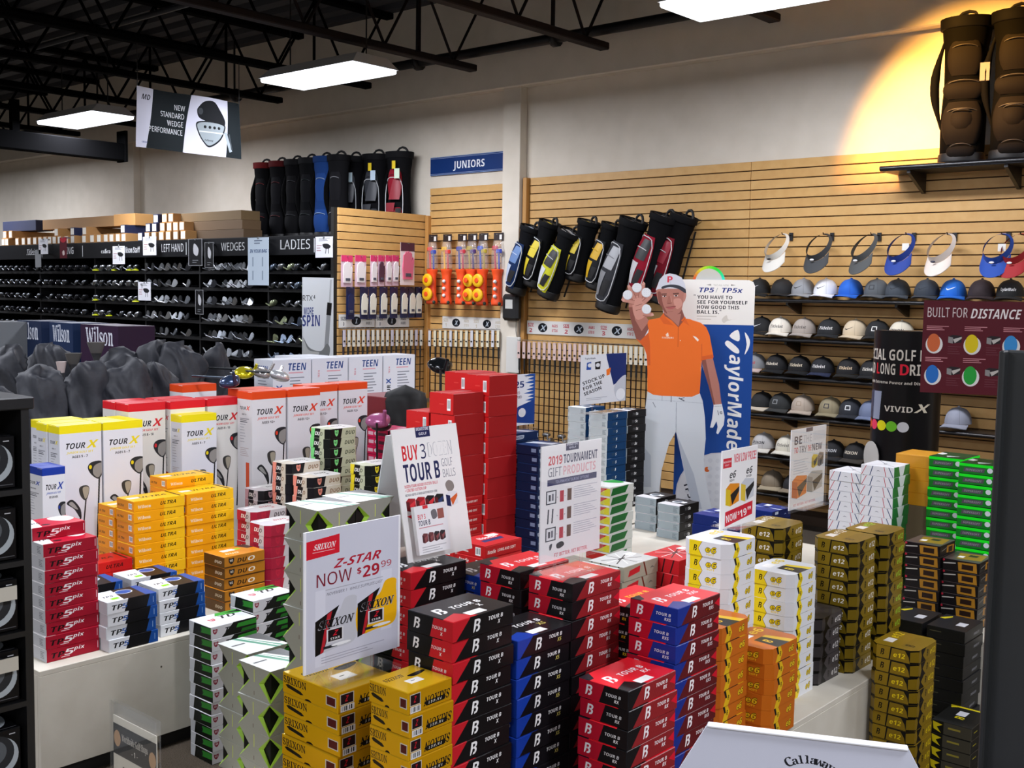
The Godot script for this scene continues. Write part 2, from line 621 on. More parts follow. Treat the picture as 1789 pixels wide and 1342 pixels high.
func make_designs():
	design("tp5pix", "crimson and white", DOZ,
		func(c: Canvas):
			c.rect(0, 0, 512, 120, "#a5122b")
			c.text("TP", 34, 92, 50, "#17090d", {"slant": 0.3, "w": 128})
			c.text("5", 168, 88, 56, "#f5eef0", {"slant": 0.35, "w": 80})
			c.rect(140, 96, 80, 5, "#f5eef0")
			c.text("pix", 262, 58, 34, "#f5eef0", {"slant": 0.3, "w": 96})
			c.rect(490, 20, 6, 70, "#e8c9cf"),
		func(c: Canvas):
			c.rect(0, 0, 360, 120, "#b9babd")
			c.lines(250, 30, 70, 5, 14, 6, "#6d6e72"),
		func(c: Canvas):
			c.rect(0, 0, 360, 256, "#c21a35")
			c.poly([0, 0, 130, 0, 70, 256, 0, 256], "#efeded")
			c.smooth([220, 20, 340, 10, 350, 120, 270, 170, 210, 100], "#e9e4df")
			c.disc(120, 200, 30, 18, "#1c0d12")
			c.text("TP5", 20, 150, 40, "#2c2c30", {"slant": 0.3, "turn": 0}))
	design("tp5", "white, black and blue", DOZ,
		func(c: Canvas):
			c.rect(0, 0, 512, 120, "#121114")
			c.poly([0, 0, 215, 0, 175, 120, 0, 120], "#e7e9ec")
			c.poly([440, 0, 512, 0, 512, 120, 405, 120], "#1d4f9c")
			c.text("TP", 36, 86, 48, "#1a1a1c", {"slant": 0.3, "w": 112})
			c.text("5", 148, 86, 48, "#2a57a4", {"slant": 0.3, "w": 50})
			c.rect(470, 30, 6, 60, "#8fb2e0"),
		func(c: Canvas):
			c.rect(0, 0, 360, 120, "#c9ccd1")
			c.lines(30, 26, 60, 5, 15, 5, "#7d8086"),
		func(c: Canvas):
			c.rect(0, 0, 360, 256, "#17161a")
			c.poly([0, 0, 170, 0, 120, 256, 0, 256], "#eceef0")
			c.poly([310, 0, 360, 0, 360, 256, 280, 256], "#1d4f9c")
			c.disc(210, 90, 62, 50, "#e6e8ee")
			c.disc(210, 90, 54, 42, "#2356a8")
			c.text("TP5", 30, 150, 34, "#2c2c30", {"slant": 0.3})
			c.poly([60, 180, 120, 175, 118, 215, 58, 220], "#8ee02a"))
	for u in [["ultra", "orange and yellow", "#f2a20c", "#f6c01c", "#161208"], ["ultra_red", "bright red", "#d8241f", "#c41a1c", "#3a0c0c"]]:
		design(u[0], u[1], Vector3(0.146, 0.048, 0.248),
			func(c: Canvas):
				c.rect(0, 0, 512, 120, u[2])
				c.rect(300, 0, 212, 120, u[3])
				c.text("Wilson", 40, 84, 34, "#f3e6d2", {"serif": true, "w": 128})
				c.text("ULTRA", 258, 76, 40, u[4], {"slant": 0.3, "w": 160}),
			func(c: Canvas):
				c.rect(0, 0, 360, 120, "#e8920c" if u[0] == "ultra" else "#b81a1c")
				c.text("ULTRA", 20, 84, 26, u[4], {"slant": 0.3, "w": 130})
				c.bars(250, 30, 70, 64),
			func(c: Canvas):
				c.rect(0, 0, 360, 256, u[3])
				c.text("ULTRA", 90, 150, 46, u[4], {"slant": 0.3, "w": 190})
				c.rect(20, 90, 80, 60, "#f5eedf")
				c.poly([330, 0, 345, 0, 335, 256, 318, 256], u[4]))
	design("duo_bronze", "bronze-orange", DOZ,
		func(c: Canvas):
			c.rect(0, 0, 512, 120, "#b4741d")
			c.rect(0, 108, 512, 12, "#3c2a14")
			shield(c, 90, 52, 32, "#2a211c", "#e8e2d8")
			c.text("DU", 160, 84, 48, "#1d150c", {"slant": 0.3, "w": 110})
			c.text("O", 290, 84, 48, "#efe6d2", {"slant": 0.3, "w": 86}),
		func(c: Canvas):
			c.rect(0, 0, 360, 120, "#5d3f16")
			c.text("DUO", 190, 80, 32, "#d9cbb0", {"slant": 0.3, "w": 120}),
		func(c: Canvas):
			c.rect(0, 0, 360, 256, "#d98a1f")
			c.rect(90, 60, 110, 56, "#f4f2ee")
			c.rect(205, 70, 46, 40, "#a8dd2b")
			c.poly([260, 0, 360, 0, 360, 120, 300, 120], "#3a2418")
			c.text("DUO", 60, 200, 40, "#f2e0bd", {"slant": 0.3}), 0.3)
	duo("duo_red", "crimson and silver", "#b8243c", "#a51f38", "#3b3032", "#c8c3c4")
	duo("duo_peach", "black, silver and peach", "#e58b78", "#17151a", "#7c5a3a", "#c9bfae")
	duo("duo_green", "black and pale green", "#7bd67e", "#101412", "#2e3a2b", "#b3b99a")
	duo("duo_yellow", "black and yellow-grey", "#e5d02a", "#111310", "#2f3326", "#b9bda0")
	duo("duo_pink", "black and pinkish grey", "#b98d92", "#1b191c", "#4b4244", "#c3b9ba")
	design("td", "white and green", DOZ,
		func(c: Canvas):
			c.rect(0, 0, 512, 120, "#10150f")
			c.poly([0, 0, 250, 0, 120, 120, 0, 120], "#d2d4d6")
			c.poly([300, 20, 512, 10, 512, 60, 280, 60], "#2f8a2c")
			c.poly([350, 80, 512, 76, 512, 110, 330, 112], "#1f6a20")
			shield(c, 50, 50, 24, "#8c3342", "#e8e2e2")
			c.text("TD", 140, 86, 54, "#14161a", {"slant": 0.4, "w": 120}),
		func(c: Canvas):
			c.rect(0, 0, 360, 120, "#10150f")
			c.poly([0, 0, 90, 0, 70, 120, 0, 120], "#c3c6c9")
			c.poly([200, 20, 360, 10, 360, 70, 190, 80], "#2c7c2a")
			c.text("TD", 90, 86, 52, "#1a1c20", {"slant": 0.4, "w": 110}),
		func(c: Canvas):
			c.rect(0, 0, 360, 256, "#dfe1e3")
			c.poly([200, 0, 360, 0, 360, 90, 160, 60], "#3aa334")
			c.poly([230, 30, 360, 30, 360, 70], "#14181a")
			c.text("TD", 150, 130, 60, "#15181c", {"slant": 0.4, "w": 130})
			shield(c, 100, 120, 24, "#b83a4a", "#f0e8e8"))
	design("waist", "silver-green pinched-corner", Vector3(0.14, 0.0885, 0.14),
		func(c: Canvas):
			c.rect(0, 0, 512, 120, "#96968a")
			c.rect(250, 20, 10, 44, "#c3cc62"),
		func(c: Canvas):
			c.rect(0, 0, 360, 120, "#9b9b8d")
			c.rect(175, 14, 8, 46, "#c3cc62")
			c.rect(176, 92, 5, 14, "#5a4030"),
		func(c: Canvas):
			c.rect(0, 0, 360, 256, "#dcdfda")
			c.poly([120, 0, 180, 0, 330, 256, 250, 256], "#3f8d6b")
			c.poly([160, 0, 175, 0, 300, 256, 285, 256], "#eef0ee")
			c.poly([210, 0, 360, 0, 360, 200, 330, 200], "#2a2e2c")
			c.rect(30, 90, 110, 14, "#4c4f4e")
			c.rect(20, 150, 90, 60, "#f4f4f2")
			c.region(400, 256, 112, 256)
			c.rect(0, 0, 112, 150, "#141512")
			c.rect(0, 150, 112, 106, "#9ac43c"), 0.3, "waist")
	for sz in [["srixon", Vector3(0.205, 0.05, 0.172)], ["srixon_small", Vector3(0.125, 0.05, 0.135)]]: design(sz[0], "golden yellow", sz[1],
		func(c: Canvas):
			c.rect(0, 0, 512, 120, "#c9930c")
			c.rect(20, 14, 120, 64, "#d8d2c4")
			c.rect(26, 18, 108, 56, "#2a1b1d")
			c.text("Z", 62, 62, 34, "#c8202e", {"slant": 0.3})
			c.bars(24, 82, 120, 36)
			c.poly([180, 84, 210, 76, 420, 76, 440, 90, 410, 104, 210, 104], "#1b1712")
			c.text("PURE WHITE", 385, 82, 15, "#efe8d8", {"slant": 0.2, "w": 150, "turn": 180})
			c.text("SRIXON", 490, 52, 50, "#1d1a16", {"serif": true, "slant": 0.3, "w": 300, "turn": 180}),
		func(c: Canvas):
			c.rect(0, 0, 360, 120, "#e0a90f")
			c.text("SRIXON", 10, 58, 42, "#25221d", {"serif": true, "slant": -0.1, "w": 150})
			c.poly([20, 70, 40, 62, 120, 78, 140, 92, 120, 98, 36, 84], "#2a2418")
			c.rect(284, 34, 64, 58, "#d6cfbd")
			c.rect(290, 40, 52, 46, "#5a2320")
			c.disc(170, 118, 22, 12, "#1d1812"),
		func(c: Canvas):
			c.rect(0, 0, 360, 256, "#caa01a")
			c.rect(120, 130, 110, 50, "#f3efe6")
			c.rect(150, 150, 30, 5, "#333333")
			c.smooth([200, 90, 330, 80, 330, 100, 230, 116], "#1d1812")
			c.text("SRIXON", 30, 90, 34, "#25221d", {"serif": true, "slant": 0.2, "w": 150}), 0.22, "box", 0.25)
	tour("tour_x", "black and red", "#131212", "#c01e28", "#ebe9e6", "X", "#ebe9e6", false)
	tour("tour_xs", "black and blue", "#141215", "#173a9a", "#ebe9e6", "XS", "#cdbd62", false)
	tour("tour_rx", "red and black", "#8e2226", "#141214", "#f0eae8", "RX", "#f0eae8", true)
	tour("tour_rx_gold", "red and black yellow-lettered", "#701a1d", "#141214", "#f0c020", "RX", "#f0c020", true)
	tour("tour_rxs", "dark red and blue", "#5d171c", "#1b2f86", "#f0eae8", "RXS", "#e6dedd", true)
	e_box("e6_white", "white and yellow", "e6", "#dfe0e2", "#efd21c", "#211c10", "#e8c916", true)
	e_box("e6_orange", "orange", "e6", "#c2661a", "#e0b41c", "#211c10", "#f0c522", true)
	e_box("e12_gold", "old-gold", "e12", "#8d741c", "#7e6818", "#1b170c", "#f1efe6", false)
	e_box("e12_lime", "old-gold lime-lettered", "e12", "#8d741c", "#7e6818", "#1b170c", "#a5dd3a", false)
	e_box("e12_amber", "amber-gold yellow-lettered", "e12", "#94771a", "#8a6f18", "#1b170c", "#f2d41c", false)
	e_box("e12_grey", "gunmetal grey", "e12", "#4d4849", "#3c3839", "#1b1919", "#e8e6e4", false)
	design("arrow", "black with yellow chevrons", DOZ,
		func(c: Canvas):
			c.rect(0, 0, 512, 120, "#1c1c18")
			c.text("e12", 220, 84, 40, "#c9b820", {"slant": 0.3})
			c.rect(60, 50, 90, 10, "#8f8420"),
		func(c: Canvas):
			c.rect(0, 0, 360, 120, "#4a473c")
			c.rect(0, 0, 110, 120, "#1b1b17")
			c.poly([10, 10, 100, 30, 50, 60, 90, 112, 20, 84], "#dcc81e")
			c.rect(150, 40, 110, 18, "#a0933c"),
		func(c: Canvas):
			c.rect(0, 0, 360, 256, "#1d1d1b")
			c.poly([300, 20, 360, 0, 360, 256, 330, 240, 330, 60], "#dcc81e")
			bee(c, 120, 160, 60, "#dcc81e", "#1d1d1b")
			c.rect(180, 90, 90, 60, "#d9d9e0"))
	design("coal", "plain black small-lettered", DOZ,
		func(c: Canvas):
			c.rect(0, 0, 512, 120, "#121213")
			c.text("CHROME SOFT", 250, 86, 24, "#8d8d92", {"slant": 0.2, "w": 150})
			c.rect(40, 20, 180, 4, "#2c2c30"),
		func(c: Canvas):
			c.rect(0, 0, 360, 120, "#161614")
			c.rect(30, 40, 110, 8, "#55523c"),
		func(c: Canvas):
			c.rect(0, 0, 360, 256, "#1c1c1e")
			c.poly([240, 0, 330, 60, 300, 70, 230, 40], "#c9b71c")
			c.rect(120, 150, 90, 60, "#c9c9cc"))
	design("dark_gold", "black with a gilt window", Vector3(0.15, 0.048, 0.17),
		func(c: Canvas):
			c.rect(0, 0, 512, 120, "#131213")
			c.poly([230, 20, 470, 30, 450, 112, 210, 96], "#9c6a1c")
			c.rect(280, 40, 130, 60, "#2c1d14")
			c.line(60, 60, 220, 40, 10, "#6f6a62"),
		func(c: Canvas):
			c.rect(0, 0, 360, 120, "#151315")
			c.poly([150, 20, 330, 12, 340, 112, 160, 112], "#a57424")
			c.rect(190, 36, 110, 54, "#2a1c16")
			c.line(10, 50, 130, 36, 12, "#b6b2aa")
			c.disc(10, 16, 14, 12, "#b3253a"),
		func(c: Canvas):
			c.rect(0, 0, 360, 256, "#4a4240")
			c.poly([60, 80, 300, 40, 340, 220, 90, 240], "#8c6f1d")
			c.rect(120, 70, 70, 40, "#e8e4de")
			c.rect(200, 120, 80, 60, "#2c2420"), 0.3)
	design("green", "vivid green", Vector3(0.165, 0.048, 0.2),
		func(c: Canvas):
			c.rect(0, 0, 512, 120, "#0c6a1d")
			c.poly([0, 0, 512, 0, 512, 26, 0, 40], "#1fe02a"),
		func(c: Canvas):
			c.rect(0, 0, 360, 120, "#0f7420")
			c.poly([0, 0, 360, 0, 360, 34, 0, 34], "#18e524")
			c.poly([50, 48, 250, 44, 240, 94, 40, 98], "#4d4a50")
			c.text("SUPERSOFT", 62, 84, 24, "#8d8a90", {"slant": 0.2, "w": 160})
			c.disc(296, 62, 27, 30, "#c9cdd2"),
		func(c: Canvas):
			c.rect(0, 0, 360, 256, "#11401c")
			c.poly([180, 0, 300, 0, 240, 60, 160, 50], "#d8dcd8")
			c.poly([40, 120, 120, 90, 140, 180], "#c9cfca"), 0.35)
	design("erc", "white red-and-blue-lined", Vector3(0.16, 0.048, 0.19),
		func(c: Canvas):
			c.rect(0, 0, 512, 120, "#2b7a3c")
			c.poly([150, 0, 360, 0, 300, 120, 200, 120], "#dfe2e4"),
		func(c: Canvas):
			c.rect(0, 0, 360, 120, "#dcdcdf")
			c.line(60, 0, 8, 120, 7, "#b8404a")
			c.line(130, 0, 100, 120, 9, "#3a4a6e")
			c.line(250, 0, 275, 120, 7, "#b8404a")
			c.line(300, 0, 352, 120, 9, "#3a4a6e")
			c.smooth([170, 62, 190, 48, 212, 62, 190, 56], "#7a7c84"),
		func(c: Canvas):
			c.rect(0, 0, 360, 256, "#dedee0")
			c.line(180, 128, 0, 20, 6, "#6d3a44")
			c.line(180, 128, 360, 20, 6, "#3a4a6e")
			c.line(180, 128, 30, 256, 6, "#8a8a90")
			c.line(180, 128, 330, 256, 6, "#8a8a90")
			c.disc(180, 128, 30, 10, "#4a4a50"))
	design("callaway_navy", "navy blue", Vector3(0.16, 0.05, 0.19),
		func(c: Canvas):
			c.rect(0, 0, 512, 120, "#16245e")
			c.rect(80, 10, 90, 34, "#cfd6ea")
			c.smooth([330, 70, 360, 50, 390, 70, 360, 62], "#8fa0d0"),
		func(c: Canvas):
			c.rect(0, 0, 360, 120, "#182a6c")
			c.smooth([250, 70, 280, 52, 310, 70, 280, 62], "#8fa0d0"),
		func(c: Canvas):
			c.rect(0, 0, 360, 256, "#22357e")
			c.poly([150, 0, 200, 0, 180, 110], "#a9b4d6")
			c.poly([150, 256, 200, 256, 180, 140], "#c3cae0")
			c.disc(180, 125, 40, 12, "#101a40")
			c.rect(250, 60, 80, 50, "#e6e9f0"))
	for q in [["five_blue", "white-ended dark blue", "#123a63", "5", "#c8d2d4", "#e8eef0"], ["five_black", "silver-ended black", "#121214", "5x", "#9fadb2", "#d9d9dc"]]:
		design(q[0], q[1], DOZ,
			func(c: Canvas):
				c.rect(0, 0, 512, 120, q[2])
				c.text("TP", 130, 82, 40, "#3a4a58" if q[0] == "five_blue" else "#55555a", {"slant": 0.3, "w": 90})
				c.text(q[3], 226, 82, 44, "#f0f2f3", {"slant": 0.3}),
			func(c: Canvas):
				c.rect(0, 0, 360, 120, q[4])
				c.rect(14, 40, 8, 50, "#7c8a90")
				c.lines(260, 30, 70, 5, 15, 6, "#6c7a80"),
			func(c: Canvas):
				c.rect(0, 0, 360, 256, q[2])
				c.poly([0, 0, 140, 0, 90, 256, 0, 256], q[5])
				c.disc(200, 110, 66, 56, "#d9dcde")
				c.disc(206, 112, 48, 40, "#58626c")
				c.rect(170, 160, 70, 40, "#f4f4f4"))
	var noodle_end := func(c: Canvas):
		c.rect(0, 0, 360, 120, "#c81e1f")
		c.bars(268, 30, 52, 66)
		c.rect(150, 60, 70, 5, "#d9453f")
	design("noodle_case", "large plain red", Vector3(0.165, 0.104, 0.22), func(c: Canvas): c.rect(0, 0, 512, 120, "#a3181b"), noodle_end, func(c: Canvas):
		c.rect(0, 0, 360, 256, "#b92a2c")
		c.rect(0, 120, 360, 8, "#d8b8b0"), 0.45)
	design("noodle", "red white-lettered", DOZ,
		func(c: Canvas):
			c.rect(0, 0, 512, 120, "#b81a1f")
			c.text("Noodle", 30, 84, 36, "#f2eae4", {"slant": 0.2, "w": 110})
			c.text("LONG AND SOFT", 170, 78, 28, "#f2eae4", {"slant": 0.1, "w": 250})
			c.rect(0, 8, 512, 5, "#d8453f"),
		func(c: Canvas):
			c.rect(0, 0, 360, 120, "#bd1c20")
			c.text("Noodle", 26, 62, 34, "#f2eae4", {"slant": 0.2, "w": 120})
			c.rect(30, 76, 120, 12, "#e6cfca")
			c.bars(236, 24, 66, 80),
		func(c: Canvas):
			c.rect(0, 0, 360, 256, "#c42226")
			c.text("Noodle", 110, 110, 48, "#f4ece6", {"slant": 0.2, "w": 170})
			c.poly([90, 130, 300, 120, 280, 170, 80, 176], "#2a3566")
			c.rect(230, 30, 100, 50, "#f4f2ee"))
	design("navy", "dark navy", DOZ,
		func(c: Canvas):
			c.rect(0, 0, 512, 120, "#14294f")
			c.smooth([40, 40, 200, 32, 220, 56, 190, 84, 50, 88, 30, 66], "#a9b4c4")
			c.text("REACTIV", 50, 76, 28, "#1a2c52", {"slant": 0.2, "w": 140})
			c.rect(490, 30, 14, 60, "#9aa6b8"),
		func(c: Canvas):
			c.rect(0, 0, 360, 120, "#101d3a")
			c.rect(250, 34, 80, 50, "#7884a0"),
		func(c: Canvas):
			c.rect(0, 0, 360, 256, "#1b3260")
			c.poly([120, 0, 240, 0, 300, 256, 200, 256], "#c9d0da"))
	for q in [["magna", "silver fan-topped", "#a3a08e", "#c9c9c4", "#2b2b28"], ["magna_red", "red fan-topped", "#bd1b24", "#d8343a", "#3a1418"]]:
		design(q[0], q[1], Vector3(0.16, 0.055, 0.22),
			func(c: Canvas):
				c.rect(0, 0, 512, 120, q[2])
				c.poly([280, 0, 300, 0, 350, 120, 330, 120], "#6b2a1c")
				c.poly([80, 40, 240, 20, 230, 70, 60, 90], "#c3272f")
				c.smooth([390, 70, 420, 54, 450, 70, 420, 64], "#5d5d55"),
			func(c: Canvas):
				c.rect(0, 0, 360, 120, q[2])
				for i in 4:
					c.poly([30 + i * 90, 0, 44 + i * 90, 0, 40 + i * 80, 120, 26 + i * 80, 120], q[4]),
			func(c: Canvas):
				c.rect(0, 0, 360, 256, q[3])
				for i in 12:
					var a := TAU * i / 12
					c.line(170 + 20 * cos(a), 120 + 14 * sin(a), 170 + 150 * cos(a), 120 + 110 * sin(a), 7, q[4] if i % 2 else "#ededea")
				c.disc(170, 120, 36, 10, "#2a2a2a")
				c.rect(270, 60, 80, 50, "#f4f4f2"))
	design("pinnacle", "green, white and red", DOZ,
		func(c: Canvas):
			c.rect(0, 0, 512, 120, "#d4d6cf")
			c.poly([60, 20, 400, 4, 330, 100, 20, 116], "#1c6a2c"),
		func(c: Canvas):
			c.rect(0, 0, 360, 120, "#c0302a")
			c.poly([150, 120, 360, 0, 360, 120], "#d6cf3a")
			c.rect(0, 0, 360, 20, "#dcdcd4"),
		func(c: Canvas):
			c.rect(0, 0, 360, 256, "#dfe2dd")
			c.smooth([200, 20, 350, 30, 340, 160, 240, 150], "#1f9a3c"))
	design("pink", "hot pink", Vector3(0.17, 0.048, 0.2),
		func(c: Canvas):
			c.rect(0, 0, 512, 120, "#3a1724")
			c.rect(200, 30, 120, 60, "#6d4a4a"),
		func(c: Canvas):
			c.rect(0, 0, 360, 120, "#d3174f")
			c.rect(10, 40, 90, 50, "#e9b9c6")
			c.disc(150, 62, 30, 28, "#e6e2e2")
			c.poly([190, 40, 340, 46, 330, 90, 190, 90], "#5a2434"),
		func(c: Canvas):
			c.rect(0, 0, 360, 256, "#c22a58")
			c.poly([60, 40, 200, 20, 230, 130, 90, 150], "#6a4450")
			c.rect(210, 160, 120, 40, "#e8c6d0"))

var buried := {}      # boxes of each print that lie hidden inside or behind the piles
# a stack: px, py = pixel of the near top corner of its topmost box; n boxes on the surface `base`; `seen` of them show
func stack(kind: String, px: float, py: float, n: int, seen: int, base: float, place: String, opt := {}):
	var d: Dictionary = D[kind]
	var s: Vector3 = d.size
	var across: bool = opt.get("across", false)        # long side turned along x
	var sx: float = s.z if across else s.x
	var sz: float = s.x if across else s.z
	var c := at_y(px, py, opt.get("top", base + opt.get("ref", n) * s.y)) + Vector3(opt.get("dx", 0.0), 0, opt.get("dz", 0.0))
	var p := Vector3(c.x - sx / 2, base, c.z - sz / 2)
	for i in n:
		var j := n - 1 - i
		var at := p + Vector3(rng.randf_range(-0.003, 0.003), i * s.y, rng.randf_range(-0.003, 0.003))
		var turn: float = (PI / 2 if across else 0.0) + rng.randf_range(-0.016, 0.016) + opt.get("turn", 0.0)
		if j >= seen:
			if not buried.has(kind):
				buried[kind] = SurfaceTool.new()
				buried[kind].begin(Mesh.PRIMITIVE_TRIANGLES)
			buried[kind].append_from(d.mesh, 0, Transform3D(Basis(Vector3.UP, turn), at))
			continue
		var lab := "%s golf ball box, %s, stack %s" % [d.look, NTH[j], place]
		if n == 1:
			lab = "%s golf ball box lying singly %s" % [d.look, place]
		solo("golf_ball_box", d.mesh, d.mat, lab, "box", at, turn, "golf ball boxes " + place)
	boxes.append([kind + " " + place, AABB(p - Vector3(sx / 2, 0, sz / 2), Vector3(sx, n * s.y, sz))])
	return p
var boxes := []
func bury():
	var t := Node3D.new()
	t.name = "buried_golf_ball_boxes"
	add_child(t)
	tag(t, "golf ball boxes buried low in the piles, mostly hidden", "boxes")
	t.set_meta("kind", "stuff")
	for k in buried:
		part("boxes", buried[k].commit(), D[k].mat, t)
func clash():
	for i in boxes.size():
		for j in i:
			var a: AABB = boxes[i][1]
			var b: AABB = boxes[j][1]
			var q := a.intersection(b)
			if q.size.x > 0.004 and q.size.z > 0.004 and q.size.y > 0.004:
				print("CLASH ", boxes[i][0], " | ", boxes[j][0], " x %.3f z %.3f   d(%.3f, %.3f)" % [q.size.x, q.size.z, a.get_center().x - b.get_center().x, a.get_center().z - b.get_center().z])

# ---------------------------------------------------------------- camera, light, room shell
func _ready():
	rng.seed = 20191101
	# camera
	var cam := Camera3D.new()
	cam.fov = rad_to_deg(2.0 * atan(671.0 / F))
	cam.basis = look
	cam.position = eye
	cam.near = 0.05
	cam.far = 100.0
	add_child(cam)
	cam.current = true
	# environment: a closed room, so the sky only shows if a door opened
	var we := WorldEnvironment.new()
	var env := Environment.new()
	env.background_mode = Environment.BG_COLOR
	env.background_color = Color(0.02, 0.02, 0.022)
	env.tonemap_mode = Environment.TONE_MAPPER_LINEAR
	env.tonemap_exposure = 1.0
	env.sdfgi_enabled = true
	env.ssao_enabled = true
	env.ssil_enabled = true
	we.environment = env
	add_child(we)
	# the store's high-bay fluorescent fittings, a grid of them; the warm spotlight on the end of the wall
	make_ceiling_lights()
	make_spotlight()
	make_shell()
	make_joists()
	make_slatwalls()
	make_platforms()
	make_designs()
	make_stacks()
	more()

func make_ceiling_lights():
	var tray := MB.new()
	var w := 1.25
	var d := 0.5
	# the sheet metal tray: sloped sides, open below
	var lo := [Vector3(-w / 2, 0, -d / 2), Vector3(w / 2, 0, -d / 2), Vector3(w / 2, 0, d / 2), Vector3(-w / 2, 0, d / 2)]
	var hi := [Vector3(-w / 2 + 0.05, 0.09, -d / 2 + 0.09), Vector3(w / 2 - 0.05, 0.09, -d / 2 + 0.09), Vector3(w / 2 - 0.05, 0.09, d / 2 - 0.09), Vector3(-w / 2 + 0.05, 0.09, d / 2 - 0.09)]
	for i in 4:
		var j := (i + 1) % 4
		tray.quad(lo[i], lo[j], hi[j], hi[i], (lo[i] + lo[j]) + Vector3(0, 0.2, 0))
		tray.quad(lo[i] * 0.985, lo[j] * 0.985, lo[j], lo[i], Vector3.DOWN)
	tray.quad(hi[0], hi[1], hi[2], hi[3], Vector3.UP)
	var tm := tray.mesh()
	var lens := MB.new().box(Vector3(0, -0.012, 0), Vector3(w - 0.02, 0.045, d - 0.02), 0.012).mesh()
	var glow := StandardMaterial3D.new()
	glow.albedo_color = Color("#f4f6f8")
	glow.emission_enabled = true
	glow.emission = Color("#f2f6ff")
	glow.emission_energy_multiplier = 2.2
	var rod := MB.new().tube([Vector3(0, 0.09, 0), Vector3(0, 0.75, 0)], 0.006, 6).mesh()
	var k := 0
	for ix in range(-3, 4):
		for iz in 4:
			var at := Vector3(-7.5 + 4.13 * (ix + 0), 3.6, -6.12 + 4.1 * iz)
			if ix == -3 and iz > 0:
				continue
			var lab := "long white fluorescent ceiling fitting, row along the wall"
			if iz == 0:
				lab = {0: "white fluorescent ceiling fitting above the club racks, beside hanging banner", -1: "small far white fluorescent ceiling fitting beyond the hanging banner", 1: "white fluorescent ceiling fitting above the cap wall"}.get(ix, "white fluorescent ceiling fitting along the slatwall, out at the ends")
			else:
				lab = "white fluorescent ceiling fitting over the sales floor"
			var t := thing("ceiling_light", lab, "ceiling light", at, 0.0, "fluorescent ceiling fittings")
			part("tray", tm, mat("#d9dadb", 0.5), t)
			part("lens", lens, glow, t)
			for s in [-0.5, 0.5]:
				part("hanger_rod", rod, mat("#2a2a2c", 0.5, 0.6), t, Vector3(s, 0, 0))
			var l := AreaLight3D.new()
			l.area_size = Vector2(w - 0.08, d - 0.08)
			l.rotation_degrees = Vector3(-90, 0, 0)
			l.light_color = Color("#f1f4ff")
			l.light_energy = 9.5
			l.area_normalize_energy = true
			l.shadow_enabled = true
			l.area_range = 30.0
			t.add_child(l)
			l.position = Vector3(0, -0.04, 0)
			k += 1

func make_spotlight():
	var at := Vector3(-3.62, 4.16, -5.5)
	var aim := at_z(1750, 320, WALL)
	var t := thing("spotlight", "black track spotlight aimed at the wall above the caps", "spotlight", at)
	var dir := (aim - at).normalized()
	var b := Basis.looking_at(dir)
	var can := MB.new().lathe([Vector2(0.0, 0.0), Vector2(0.05, 0.0), Vector2(0.055, 0.16), Vector2(0.07, 0.2), Vector2(0.06, 0.2), Vector2(0.05, 0.16)], 20, 1, 1, Transform3D(b * Basis(Vector3.RIGHT, -PI / 2), -dir * 0.2)).mesh()
	part("can", can, mat("#161616", 0.4), t)
	var e := StandardMaterial3D.new()
	e.albedo_color = Color("#ffe0a8")
	e.emission_enabled = true
	e.emission = Color("#ffd08a")
	e.emission_energy_multiplier = 4.0
	part("bulb", MB.new().ball(Vector3(-dir.x, -dir.y, -dir.z) * 0.05, Vector3.ONE * 0.03).mesh(), e, t)
	part("stem", MB.new().tube([-dir * 0.1, Vector3(0, 0.46, 0) - dir * 0.1], 0.01).mesh(), mat("#161616", 0.4), t)
	var l := SpotLight3D.new()
	l.light_color = Color("#ffb550")
	l.light_energy = 46.0
	l.spot_angle = 24.5
	l.spot_angle_attenuation = 0.6
	l.spot_range = 30.0
	l.spot_attenuation = 2.0
	l.light_size = 0.05
	l.shadow_enabled = true
	t.add_child(l)
	l.basis = b
	l.position = dir * 0.03

